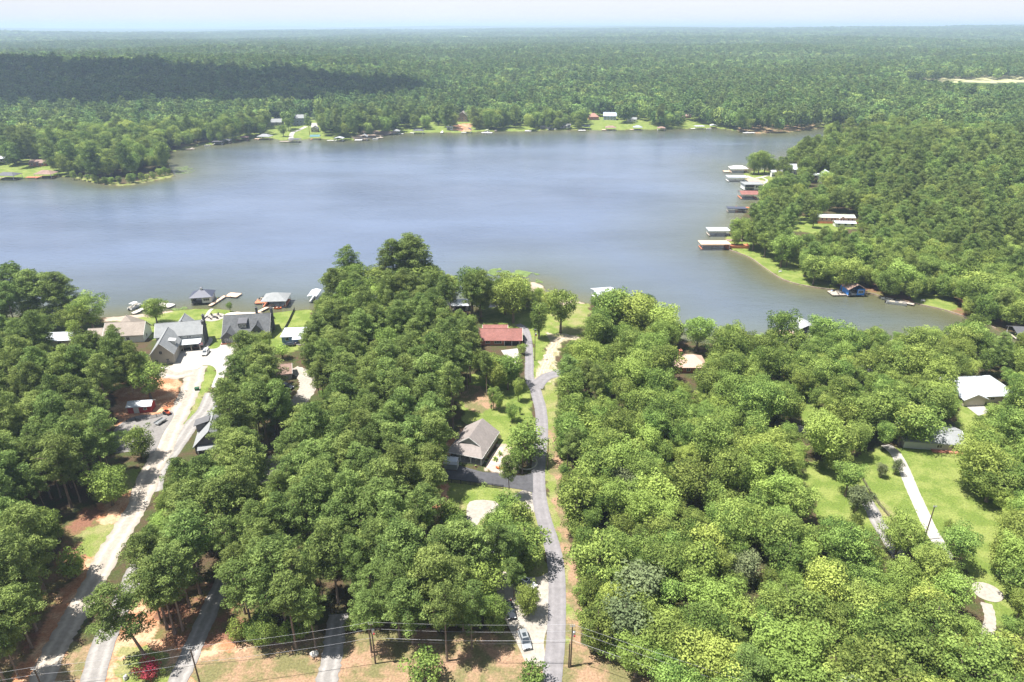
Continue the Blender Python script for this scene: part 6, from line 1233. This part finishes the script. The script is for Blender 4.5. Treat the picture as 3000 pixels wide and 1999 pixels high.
# ---------------------------------------------------------------- single trees that stand out
def at(f, x, y): 
    p = G(f, x, y); return p
def px_of(f, x, y, z): return G(f, x, y, z)
SOLO = [  # kind, frame, base px, height, radius factor, label
 ('pine', 'r2', 792, 1430, 20.5, 1.25, 'tall leaning pine standing alone above the pink flowering shrub'),
 ('pine', 'r2', 905, 1285, 19.5, 1.2, 'left pine of the clump of three on the bare bank by the middle drive'),
 ('pine', 'r2', 950, 1305, 19, 1.0, 'front pine of the clump of three on the bare bank by the middle drive'),
 ('pine', 'r2', 988, 1290, 21, 1.1, 'right pine of the clump of three on the bare bank by the middle drive'),
 ('pine', 'r2', 1085, 1085, 22, 1.15, 'pine with a long bare trunk at the head of the middle drive'),
 ('pine', 'r2', 1030, 1160, 18, 1.1, 'pine just behind the clump of three on the bare bank'),
 ('small', 'r2', 408, 1000, 8, .85, 'small round green tree alone on the bare ground left of the drive'),
 ('broad', 'r2', 612, 610, 13, 1.0, 'yellow-green spreading tree on the verge left of the gravel drive'),
 ('low', 'r2', 775, 355, 12, .9, 'leafy tree with a bright low bush at the gravel yard by the fence'),
 ('broad', 'q4', 1045, 1110, 15, .95, 'airy forked tree on the orange dirt bank near the light grey house'),
 ('broad', 'q4', 1085, 590, 12.5, 1.0, 'round spreading tree at the shore left of the navy-roofed boathouse'),
 ('small', 'q4', 1588, 502, 4.6, .55, 'little bright green bush on the shore between the boathouses'),
 ('low', 'q4', 535, 725, 12, .8, 'cone-shaped dark green tree between the white and tan roofs'),
 ('pine', 'q4', 830, 850, 15, 1.0, 'thin open pine rising in front of the tan-roofed house'),
 ('pine', 'q4', 300, 590, 24, 1.4, 'big dark pine on the left shore, front one of the cluster'),
 ('pine', 'q4', 60, 590, 22, 1.5, 'big dark pine at the left frame edge on the shore'),
 ('pine', 'q4', 180, 560, 25, 1.3, 'tallest dark pine of the left shore cluster'),
 ('pine', 'q4', 120, 640, 21, 1.3, 'dark pine at the shaded foot of the left shore cluster'),
 ('pine', 'q4', 420, 590, 23, 1.25, 'dark spreading pine right of the tallest one on the left shore'),
 ('pine', 'q4', 500, 600, 23, 1.3, 'dark pine at the right of the left shore cluster'),
 ('broad', 'q4', 640, 620, 17, 1.0, 'bright green broadleaf tree at the right end of the left shore cluster'),
 ('broad', 'q4', 570, 640, 13, .8, 'smaller green tree in front of the left shore cluster'),
 ('pine', 'q4', 1740, 960, 19, 1.25, 'bushy pine crown in front of the dark grey house'),
 ('pine', 'q4', 1700, 1180, 20, 1.2, 'pine in the belt between the drives and the brown roofed shed'),
 ('pine', 'q4', 1850, 1190, 20, 1.15, 'pine right of the belt leader below the brown roofed shed'),
 ('low', 'q4', 1960, 1230, 13, .8, 'bright green narrow tree below the brown roofed shed'),
 ('small', 'q4', 1950, 830, 6, .9, 'low bushy tree on the lawn edge behind the brown roofed shed'),
 ('pine', 'q5', 60, 400, 24, 1.2, 'tall shoreline pine farthest left of the middle cluster'),
 ('broad', 'q5', 110, 430, 20, 1.0, 'dark broad crown at the left of the middle shoreline cluster'),
 ('pine', 'q5', 380, 400, 28, 1.2, 'left stem of the tallest shoreline pine pair'),
 ('pine', 'q5', 460, 400, 29, 1.35, 'tallest shoreline pine left of the brick house'),
 ('pine', 'q5', 520, 390, 28, 1.3, 'right stem of the tallest shoreline pine pair'),
 ('pine', 'q5', 330, 420, 23, 1.1, 'lower shoreline pine before the tallest pair'),
 ('broad', 'q5', 640, 400, 17, .9, 'rounded tree at the right foot of the tallest shoreline pines'),
 ('broad', 'q5', 760, 470, 17, 1.0, 'pale green tree beside the flat white boat shelter'),
 ('broad', 'q5', 900, 520, 23, 1.0, 'tall dark oak behind the brick house'),
 ('broad', 'q5', 960, 540, 19, 1.0, 'dark oak leaning over the garden behind the brick house'),
 ('broad', 'q5', 1185, 578, 22, .95, 'two-stemmed tall tree at the shore right of the brick house'),
 ('broad', 'q5', 1130, 520, 19, 1.0, 'shade tree between the brick house and the beach'),
 ('broad', 'q5', 1360, 690, 18, .75, 'tall narrow leafy tree right of the garden drive'),
 ('broad', 'q5', 1512, 650, 21, .85, 'tall airy oak with a bare trunk on the shore grass'),
 ('broad', 'q5', 1860, 650, 21, 1.2, 'wide oak at the shore right of the open grass'),
 ('broad', 'q5', 2010, 680, 20, 1.2, 'large rounded oak beside the widest shoreline one'),
 ('broad', 'q5', 1790, 700, 15, 1.0, 'leafy tree at the corner of the sandy track'),
 ('broad', 'q5', 2200, 740, 18, 1.1, 'broad dark crown at the shore left of the lone bright tree'),
 ('broad', 'r1', 90, 310, 16, .95, 'bright yellow-green tree alone on the shore lawn'),
 ('broad', 'r1', 320, 330, 14, .9, 'pale green tree right of the bright lone one by the water'),
 ('broad', 'r1', 660, 300, 18, .75, 'tall light green tree beside the pale gabled boathouse'),
 ('broad', 'r4', 1235, 285, 14, 1.2, 'wide shade tree over the left half of the grey-roofed white cottage'), ('broad', 'r4', 1170, 280, 16, 1.2, 'dark shade tree where the pale drive enters the wood'),
 ('broad', 'q4', 240, 600, 13, 1.3, 'dense dark crown low in the left shore cluster'), ('broad', 'q4', 60, 620, 15, 1.3, 'dense dark crown at the left edge below the shore pines'), ('broad', 'q4', 380, 620, 12, 1.2, 'leafy undergrowth tree below the dark spreading shore pine'), ('broad', 'q4', 500, 640, 12, 1.1, 'leafy undergrowth tree at the right foot of the shore pines'),
 ('broad', 'q5', 20, 450, 19, 1.2, 'full crown at the far left of the middle shoreline'), ('broad', 'q5', 170, 470, 16, 1.2, 'low full crown in front of the dark-roofed boathouse'), ('broad', 'q5', 260, 430, 18, 1.2, 'full crown left of the tallest shoreline pines'), ('broad', 'q5', 420, 430, 17, 1.3, 'full crown below the tallest shoreline pines'), ('broad', 'q5', 570, 420, 19, 1.2, 'full crown at the right below the tallest shoreline pines'),
 ('broad', 'r1', 950, 300, 15, 1.1, 'dark oak right of the pale gabled boathouse by the creek'), ('broad', 'r1', 770, 345, 12, 1.1, 'leafy tree in front of the pinkish deck by the creek'),
 ('pine', 'r3', 905, 1010, 15, 1.0, 'airy pine leaning over the gravel yard above the white car'), ('pine', 'r3', 935, 1120, 12, .9, 'low pine between the white car and the dark car'), ('broad', 'r3', 750, 1130, 13, 1.0, 'leafy tree at the corner of the hidden barn yard'),
 ('pine', 'r3', 705, 1085, 18, 1.1, 'pine hanging over the right end of the hidden red barn'), ('pine', 'r3', 560, 1085, 19, 1.2, 'pine over the left end of the hidden red barn'), ('low', 'r3', 900, 720, 11, .9, 'leafy tree right of the white gravel pad'),
 ('small', 'q5', 1248, 800, 5, .8, 'small rounded tree at the carport end of the brick house'),
 ('low', 'r5', 1150, 1010, 15.5, 1.1, 'big round tree inside the pale stone ring by the lane'),
 ('pine', 'r5', 950, 1420, 13.5, .85, 'bushy pine at the driveway mouth below the black fence'),
 ('broad', 'r5', 978, 530, 7, .75, 'slim young tree on the lawn beyond the small house'),
 ('broad', 'r5', 770, 390, 9, .65, 'young tree in the mulch bed, leftmost on the lawn by the lane'),
 ('broad', 'r5', 830, 410, 8, .65, 'young tree in the mulch bed, middle one on the lawn'),
 ('broad', 'r5', 1050, 300, 9, .6, 'slim young tree close to the lane above the small house'),
 ('small', 'r5', 745, 400, 2.2, .45, 'tiny round shrub in the mulch bed on the lawn'),
 ('small', 'r5', 1070, 450, 3.2, .45, 'small dense shrub on the lawn beside the slim young tree'),
 ('broad', 'q5', 1150, 1040, 14, 1.0, 'broad tree on the lawn left of the lane fork'),
 ('broad', 'q5', 1020, 1000, 13, .95, 'round tree at the wood edge below the brick house'),
 ('low', 'r3', 990, 940, 13, 1.1, 'dense dark tree between the gravel pad and the lane bend'),
 ('low', 'r3', 960, 800, 13, 1.0, 'bright leafy tree just below the white gravel pad'),
 ('pine', 'r3', 860, 1050, 17, 1.0, 'airy pine over the hidden barn yard'),
 ('pine', 'r3', 640, 1070, 19, 1.1, 'tall pine in front of the hidden red barn'),
 ('pine', 'r3', 810, 1060, 16, .9, 'thin pine between the barn yard and the white car'),
 ('low', 'r3', 1000, 970, 6, .65, 'low rounded bush beside the lane bend'),
 ('low', 'r3', 840, 1300, 10, .75, 'bright green narrow tree left of the parked dark car'),
 ('low', 'r3', 1010, 1205, 9.5, .8, 'dull green tree between the white car and the silver suv'),
 ('small', 'r3', 455, 1568, 7, 1.05, 'yellow-green round tree alone in the dry strip left of the silver suv'),
 ('small', 'r3', 1030, 1590, 6, 1.0, 'round tree at the lower edge beside the lane mouth'),
 ('low', 'r3', 1380, 1400, 13, .8, 'dark green cone-shaped tree at the wood corner by the lane mouth'),
 ('gray', 'r3', 1520, 1370, 13, .95, 'blue-green tree with a hollow centre behind the dark cone-shaped one'),
 ('low', 'r3', 1740, 1540, 11, .9, 'olive rounded cone tree at the lower right verge'),
 ('low', 'r3', 1280, 530, 8, .8, 'bright green young tree at the wood edge across from the driveway'),
 ('pine', 'r3', 1250, 450, 15, .9, 'pine at the wood edge beside the verge pole'),
 ('broad', 'r4', 880, 560, 11, 1.1, 'yellow-green spreading tree at the upper corner of the right lawn'),
 ('gray', 'r4', 935, 650, 9, .85, 'blue-grey dark tree below the yellow-green spreading one'),
 ('low', 'r4', 920, 770, 8, .8, 'conifer-like green tree at the lower corner of the grey drive'),
 ('gray', 'r4', 1070, 460, 5, .8, 'greyish bush left of the pale drive on the lawn'), ('gray', 'r4', 1150, 445, 5.5, .7, 'greyish bush touching the pale drive on the lawn'),
 ('small', 'r4', 1425, 765, 4.5, .6, 'small dark bush alone on the right lawn'),
 ('broad', 'r4', 1640, 590, 13, 1.2, 'wide shade tree at the right side of the lawn, upper one'), ('broad', 'r4', 1780, 620, 14, 1.1, 'shade tree at the right frame edge above the lawn'),
 ('broad', 'r4', 1810, 930, 13, .95, 'shade tree at the right side of the lawn, lower one'), ('low', 'r4', 1820, 1150, 12, 1.1, 'dark tree beside the round gravel pad'),
 ('broad', 'r4', 1150, 880, 13, .9, 'light green tree at the foot of the grey drive'), ('broad', 'r4', 1450, 960, 13, .95, 'leafy tree covering the foot of the pale drive'),
 ('broad', 'q6', 355, 600, 15, .9, 'grey-green airy tree at the tip of the red decked point'),
 ('broad', 'q6', 480, 670, 18, 1.0, 'broad dark tree beside the shore deck'), ('broad', 'q6', 410, 600, 15, .9, 'oak just left of the shore deck'),
 ('broad', 'q6', 560, 715, 16, 1.0, 'dark oak on the cove lawn'), ('broad', 'q6', 675, 780, 19, .95, 'bright narrow-crowned tree leading the cove lawn'),
 ('broad', 'q6', 712, 780, 13, .8, 'smaller tree right of the bright one on the cove lawn'), ('broad', 'q6', 835, 850, 15, .9, 'airy tree in the middle of the cove lawn'),
 ('broad', 'q6', 900, 905, 17, .9, 'sparse tree with a white trunk at the cove edge'), ('broad', 'q6', 950, 830, 16, 1.0, 'oak behind the white-trunked tree'), ('broad', 'q6', 1100, 950, 18, 1.0, 'grey-green tree leaning over the blue boathouse'),
 ('broad', 'q6', 1470, 975, 18, 1.1, 'brownish oak over the moored grey pontoon'), ('broad', 'q6', 1640, 930, 18, 1.1, 'tall oak with a pale trunk behind the cove bank'), ('broad', 'q6', 1830, 970, 17, 1.1, 'brown-tinged oak over the bank lawn'),
 ('broad', 'q6', 2010, 1060, 18, 1.2, 'dark oak at the shaded right bank'), ('pine', 'q6', 2285, 1150, 22, 1.0, 'leaning pale-trunked tree at the right edge of the cove bank'), ('broad', 'q6', 2160, 1130, 17, 1.2, 'large dark crown over the shaded right bank'),
 ('broad', 'q6', 895, 515, 13, .9, 'round tree in front of the mobile home lawn'),
 ('broad', 'q3', 490, 1085, 20, .8, 'tall slender tree at the tip of the sandy point, leftmost'), ('broad', 'q3', 520, 1085, 22, .8, 'tall slender tree at the tip of the sandy point, middle'), ('broad', 'q3', 560, 1080, 18, .8, 'tall slender tree at the tip of the sandy point, rightmost'),
 ('broad', 'q1', 1955, 825, 14, .9, 'lone round tree between the far houses'), ('broad', 'q1', 1990, 790, 17, .7, 'narrow dark tree between the two far houses'), ('pine', 'q1', 2135, 815, 24, .9, 'slender pine on the far lawn by the curved path'),
 ('broad', 'q2', 670, 745, 16, 1.0, 'round shade tree in the middle of the wide far lawn'), ('broad', 'q2', 580, 775, 18, 1.0, 'tree near the charcoal boathouse on the wide far lawn'), ('broad', 'q2', 750, 760, 20, 1.1, 'dark tree left of the red bare bank'), ('broad', 'q2', 930, 775, 18, 1.0, 'dark oak right of the red bare bank'), ('pine', 'q2', 1035, 770, 20, .9, 'pine with a bare trunk on the far lawn'), ('broad', 'q2', 1195, 745, 15, 1.0, 'round tree standing alone on the far lawn'),
]
for kd, f, x, y, h, rf, lab in SOLO:
    p = G(f, x, y); tree(kd, p[0], p[1], h, lab, 'tree', None, rf * (1.12 if kd == 'pine' else 1.22))
for o_ in COL.objects:
    if o_.get('label', '').startswith('tall leaning pine standing'): o_.rotation_euler = (R(3), R(-9), 0)
    if o_.get('label', '').startswith('leaning pale-trunked'): o_.rotation_euler = (0, R(10), 0)
p = G('r2', 800, 1555); tree('pink', p[0], p[1] + 1, 3.2, 'dark shrub covered in pink-red blossom at the foot of the leaning pine', 'shrub', None, 1.0)
p = G('r2', 890, 1530); tree('small', p[0], p[1], 2.0, 'low green bush right of the pink flowering shrub', 'shrub', None, .7, name='shrub')

# ---------------------------------------------------------------- the woods
def region(X, Y):
    """0 pine belt, 1 broadleaf wood, 2 left pine wood"""
    return X
rng = np.random.default_rng(11)
def zone_of(px, py):
    if py < 700: return None
    if px < 640: return 'LP'
    if px < 1640: return 'MP'
    return 'RB'
NEARX = []
# tall pines (left) and broadleaves (right), near side of the lake
X, Y = jitter(-260, 330, 60, 345, 6.4, rng)
hh = rng.uniform(15, 23.5, X.shape); PXb, PYb = proj(X, Y, 0.0)
side = np.where(PXb < 1640, 0, 1)
# broadleaf share inside the pine belts
mixn = vnoise(X / 22, Y / 22, 31)
kind = np.where(side == 0, np.where((mixn > .80) | ((PYb < 1010) & (mixn > .45)), 1, 0), np.where(mixn > .86, 0, 1))
h = np.where(kind == 0, hh, rng.uniform(10, 19, X.shape)); h = np.where((side == 1) & (kind == 0), np.minimum(h, 16.5), h); h = np.where((side == 1) & (PYb > 1500), h * .88, h)
rr_ = np.where(kind == 0, 3.6, 4.4)
keep = (rng.random(X.shape) < np.where(kind == 0, 1.0, .80)) & ~pip(X, Y, LAKE)
keep &= (Y > 55) & (np.abs(PXb - 1500) < 2100)
tx_, ty_ = proj(X, Y, h * .8); keep &= (tx_ > -160) & (tx_ < 3160) & (ty_ < 2120)
keep &= ~blocked(X, Y, h, rr_ * .85, low=.34)
keep[keep] &= ~cleared(X[keep], Y[keep], 1.3)
X1, Y1, h1, k1 = X[keep], Y[keep], h[keep], kind[keep]
# understorey: smaller crowns wherever the tall ones leave a hole
X, Y = jitter(-230, 300, 60, 345, 4.6, rng); h = rng.uniform(7, 11.5, X.shape); keep = ~pip(X, Y, LAKE)
tx_, ty_ = proj(X, Y, h * .8); keep &= (tx_ > -160) & (tx_ < 3160) & (ty_ < 2100); keep &= ~blocked(X, Y, h, np.full(X.shape, 2.6), low=.3)
keep[keep] &= ~cleared(X[keep], Y[keep], 1.0)
kk = np.where(keep)[0]; dm_ = np.array([((X1 - X[q]) ** 2 + (Y1 - Y[q]) ** 2).min() for q in kk]); kk = kk[dm_ > 4.1 ** 2]
X = np.concatenate([X1, X[kk]]); Y = np.concatenate([Y1, Y[kk]]); h = np.concatenate([h1, h[kk]]); kind = np.concatenate([k1, np.ones(len(kk), int)]); PXb, PYb = proj(X, Y, 0.0)
keep = np.ones(len(X), bool)
idx = np.where(keep)[0]; idx = idx[np.argsort(np.hypot(X[idx], Y[idx]))]
soloXY = [G(f, x, y) for _, f, x, y, _, _, _ in SOLO]
def near_solo(x, y, d=3.2): return any((x - a) ** 2 + (y - b) ** 2 < d * d for a, b in soloXY)
cnt = {'pine': 0, 'broad': 0}; LABZ = {
 ('LP', 0): ('tall pine in the wood left of the gravel drive', 'pines in the wood left of the gravel drive'), ('LP', 1): ('broadleaf tree among the pines left of the gravel drive', 'broadleaf trees left of the gravel drive'),
 ('MP', 0): ('tall pine in the dense belt between the gravel drive and the paved lane', 'pines between the gravel drive and the lane'), ('MP', 1): ('broadleaf tree in the belt between the gravel drive and the paved lane', 'broadleaf trees between the gravel drive and the lane'),
 ('RB', 0): ('pine mixed into the leafy wood right of the paved lane', 'pines in the wood right of the lane'), ('RB', 1): ('broadleaf tree in the dense wood right of the paved lane', 'broadleaf trees in the wood right of the lane')}
rest = []   # what goes past 300 of a kind
npine = sum(1 for s_ in SOLO if s_[0] == 'pine'); nbro = len(SOLO) - npine
cnt['pine'] = npine; cnt['broad'] = nbro
for i_ in idx:
    x, y = float(X[i_]), float(Y[i_])
    if near_solo(x, y): continue
    z_ = zone_of(PXb[i_], PYb[i_]) or 'RB'; kd = int(kind[i_]); key = 'pine' if kd == 0 else 'broad'
    if cnt[key] >= 300 : rest.append((x, y, float(h[i_]), kd)); continue
    cnt[key] += 1; lab, grp = LABZ[(z_, kd)]
    if kd == 0: tree('pine', x, y, float(h[i_]), lab, 'tree', grp, random.uniform(.9, 1.35))
    else: tree(random.choice(('broad', 'broad', 'broad', 'low')) if random.random() > .02 else 'gray', x, y, float(h[i_]), lab, 'tree', grp, random.uniform(.9, 1.3), name='broadleaf_tree')
print('individual trees', cnt, 'rest', len(rest))

# ---- low bushes along the wood edges
def edge_bushes(f, pts, n, hmin, hmax, lab, grp):
    P = GP(f, pts); seg = []
    for k_ in range(n):
        t_ = (k_ + random.random() * .6) / n * (len(P) - 1); i_ = min(int(t_), len(P) - 2); u = t_ - i_
        x = P[i_][0] * (1 - u) + P[i_ + 1][0] * u + random.uniform(-.8, .8); y = P[i_][1] * (1 - u) + P[i_ + 1][1] * u + random.uniform(-.6, .9)
        hgt = random.uniform(hmin, hmax); tree('small' if hgt < 6 else 'low', x, y, hgt, lab, 'shrub', grp, random.uniform(.9, 1.25), name='shrub')
edge_bushes('r2', [(1300, 1330), (1420, 1350), (1560, 1340), (1680, 1310)], 9, 3.5, 6, 'bright green bush at the front edge of the middle pine belt', 'bushes along the front of the pine belt')
edge_bushes('r3', [(10, 1290), (150, 1280), (400, 1300), (600, 1290), (700, 1240)], 10, 2.5, 4.5, 'green bush beneath the pines along the wires', 'bushes under the pines along the wires')
edge_bushes('r3', [(1180, 110), (1190, 250), (1215, 420), (1225, 600), (1260, 760), (1305, 900), (1320, 1050), (1330, 1250), (1350, 1400)], 26, 3, 6.5, 'bush at the wood edge facing the lane verge', 'bushes along the wood edge by the lane')
edge_bushes('r3', [(1450, 1450), (1600, 1510), (1750, 1568), (1900, 1640)], 9, 3, 5, 'bush along the lower right wood edge', 'bushes along the lower right wood edge')
edge_bushes('q1', [(500, 1120), (620, 1135), (720, 1150), (860, 1152), (1000, 1130), (1100, 1100), (1180, 1085)], 16, 5, 9, 'bush on the shore of the wooded point', 'bushes on the wooded point')
edge_bushes('r2', [(-60, 1500), (60, 1330), (150, 1130), (240, 950), (350, 760)], 10, 3, 5.5, 'dark bush at the wood edge left of the gravel drive', 'bushes left of the gravel drive')

# ---- woods beyond: one mass per side, scattered as instances of far tree meshes
def scatter(name, label, pts, lib, cat='woodland'):
    """pts: rows x, y, z, scale_xy, scale_z, rot, variant"""
    pts = np.asarray(pts, float)
    lc = bpy.data.collections.new(name + '_kinds')
    for k_, me in enumerate(lib):
        o = bpy.data.objects.new('far_crown_%02d' % k_, me); lc.objects.link(o)
    me = bpy.data.meshes.new(name); me.vertices.add(len(pts)); me.vertices.foreach_set('co', pts[:, :3].astype(np.float32).ravel())
    a = me.attributes.new('scl', 'FLOAT_VECTOR', 'POINT'); a.data.foreach_set('vector', np.stack([pts[:, 3], pts[:, 3], pts[:, 4]], 1).astype(np.float32).ravel())
    a = me.attributes.new('rot', 'FLOAT_VECTOR', 'POINT'); a.data.foreach_set('vector', np.stack([pts[:, 5] * 0, pts[:, 5] * 0, pts[:, 5]], 1).astype(np.float32).ravel())
    a = me.attributes.new('vid', 'INT', 'POINT'); a.data.foreach_set('value', pts[:, 6].astype(np.int32))
    o = bpy.data.objects.new(name, me); COL.objects.link(o); tag(o, label, cat, None, 'stuff')
    ng = bpy.data.node_groups.new(name, 'GeometryNodeTree')
    ng.interface.new_socket('Geometry', in_out='INPUT', socket_type='NodeSocketGeometry'); ng.interface.new_socket('Geometry', in_out='OUTPUT', socket_type='NodeSocketGeometry')
    gi = ng.nodes.new('NodeGroupInput'); go = ng.nodes.new('NodeGroupOutput')
    m2p = ng.nodes.new('GeometryNodeMeshToPoints'); iop = ng.nodes.new('GeometryNodeInstanceOnPoints'); ci = ng.nodes.new('GeometryNodeCollectionInfo')
    ci.inputs['Collection'].default_value = lc; ci.inputs['Separate Children'].default_value = True; ci.inputs['Reset Children'].default_value = True
    def na_(n_, ty):
        q = ng.nodes.new('GeometryNodeInputNamedAttribute'); q.data_type = ty; q.inputs['Name'].default_value = n_; return [s for s in q.outputs if s.enabled and s.name == 'Attribute'][0]
    L_ = ng.links.new
    L_(gi.outputs[0], m2p.inputs['Mesh']); L_(m2p.outputs[0], iop.inputs['Points']); L_(ci.outputs[0], iop.inputs['Instance']); iop.inputs['Pick Instance'].default_value = True
    L_(na_('vid', 'INT'), iop.inputs['Instance Index']); L_(na_('rot', 'FLOAT_VECTOR'), iop.inputs['Rotation']); L_(na_('scl', 'FLOAT_VECTOR'), iop.inputs['Scale']); L_(iop.outputs[0], go.inputs[0])
    md = o.modifiers.new('scatter', 'NODES'); md.node_group = ng
    return o
LIB = [v[0] for v in FARB] + [v[0] for v in FARP] + [v[0] for v in BROADS[:4]] + [v[0] for v in PINES[:3]]
nb_, np_ = len(FARB), len(FARP)
# band 1: everything on land between the near shore and 1000 m (right point, cove, left point, far shore front)
rows = []
def add_band(r0, r1, s, jit, hscale, blockit, seed, side_lim=.80, detail=False):
    rg = np.random.default_rng(seed)
    X, Y = jitter(-r1 * side_lim, r1 * side_lim, r0 * .55, r1, s, rg)
    rad = np.hypot(X, Y); m = (rad >= r0) & (rad < r1) & (np.abs(X) < Y * .92) & ~pip(X, Y, LAKE); X, Y = X[m], Y[m]; rad_ = rad[m]
    z = hz(X, Y)
    pine = rg.random(X.shape) < np.clip((vnoise(X / 170 + 5, Y / 130, 41) - .35) * 1.2, .08, .6)
    h = np.where(pine, rg.uniform(18, 25, X.shape), rg.uniform(11, 23, X.shape)) * hscale; h = np.where(rad_ < 600, h * .85, h)
    if blockit:
        fr_ = np.hypot(X, Y) > 620; b = np.where(fr_, blocked(X, Y, h, np.full(X.shape, 4.2), z, .25), blocked(X, Y, h, np.full(X.shape, 4.6), z, .25)); X, Y, z, h, pine = X[~b], Y[~b], z[~b], h[~b], pine[~b]
        c = cleared(X, Y, 2.0); X, Y, z, h, pine = X[~c], Y[~c], z[~c], h[~c], pine[~c]
    else:
        c = np.zeros(X.shape, bool) if r0 > 2000 else blocked(X, Y, h, np.full(X.shape, 6.5), z, .5); X, Y, z, h, pine = X[~c], Y[~c], z[~c], h[~c], pine[~c]
    n = len(X); vb = rg.integers(0, nb_, n); vp = nb_ + rg.integers(0, np_, n)
    if detail:
        vb = np.where(np.hypot(X, Y) < 900, nb_ + np_ + rg.integers(0, 4, n), vb); vp = np.where(np.hypot(X, Y) < 900, nb_ + np_ + 4 + rg.integers(0, 3, n), vp)
    vid = np.where(pine, vp, vb); h0 = np.where(vid < nb_, 17., np.where(vid < nb_ + np_, 20., np.where(vid < nb_ + np_ + 4, 16., 21.)))
    sc = h / h0; wide = rg.uniform(.85, 1.25, n) * (s / 8.0) / np.maximum(hscale, .1) * .98
    wide = np.where(vid >= nb_ + np_, wide * 1.05, wide)
    return np.stack([X, Y, z - .4, sc * wide, sc, rg.uniform(0, 6.28, n), vid], 1)
b1 = np.concatenate([add_band(300, 620, 7.6, .4, 1.0, True, 61, detail=True), add_band(620, 1150, 9.6, .42, 1.25, True, 66, detail=True)])
# near-side leftovers past 300 of a kind stay in their own mass
if rest:
    rs = [(x, y, 0, hh_ / (21. if kd == 0 else 16.) * random.uniform(.95, 1.2), hh_ / (21. if kd == 0 else 16.), random.uniform(0, 6.28), (nb_ + np_ + 4 + random.randrange(3)) if kd == 0 else (nb_ + np_ + random.randrange(4))) for x, y, hh_, kd in rest]
    scatter('woodland', 'remaining crowns of the woods on the near side of the lake', rs, LIB)
nearmask = (b1[:, 1] < 345) & (b1[:, 0] < 330)
b1 = b1[~((b1[:, 1] < 345) & (b1[:, 0] > -260) & (b1[:, 0] < 330) & (proj(b1[:, 0], b1[:, 1], 0.)[1] > 905) & ~((b1[:, 0] > 80) & (proj(b1[:, 0], b1[:, 1], 0.)[1] < 1000)))]
rpm = (b1[:, 0] > 60) & (b1[:, 1] < 760)
scatter('woods_across_the_cove', 'dense broadleaf woods covering the right shore beyond the cove', b1[rpm], LIB)
scatter('far_shore_woods', 'belt of woods standing along the far shore of the lake', b1[~rpm], LIB)
b2 = add_band(1150, 2300, 10.5, .42, 1.2, False, 62)
b3 = add_band(2300, 4600, 15.0, .42, 1.2, False, 63)
b4 = add_band(4600, 9500, 30.0, .42, 1.25, False, 64)
allb = np.concatenate([b2, b3, b4]); print('far instances', len(b1), len(b2), len(b3), len(b4))
scatter('forest', 'endless mixed forest rolling to the horizon beyond the lake', allb, LIB)

# ---------------------------------------------------------------- summer haze
HZ_TOP = 175.0
mb = MB(); mb.box((0, 0, (HZ_TOP - 6) / 2), (58000, 58000, HZ_TOP + 6)); hzo = mb.build('haze', None); tag(hzo, None, None, None, 'stuff'); hzo['label'] = 'pale blue summer haze thickening towards the horizon'; hzo['category'] = 'haze'
hm = bpy.data.materials.new('haze_air'); hm.use_nodes = True; t = hm.node_tree; t.nodes.clear(); out = t.nodes.new('ShaderNodeOutputMaterial'); pv = t.nodes.new('ShaderNodeVolumePrincipled')
pv.inputs['Color'].default_value = (.58, .73, 1.0, 1); pv.inputs['Density'].default_value = .00013; pv.inputs['Anisotropy'].default_value = .2
t.links.new(pv.outputs[0], out.inputs['Volume']); hzo.data.materials.append(hm)
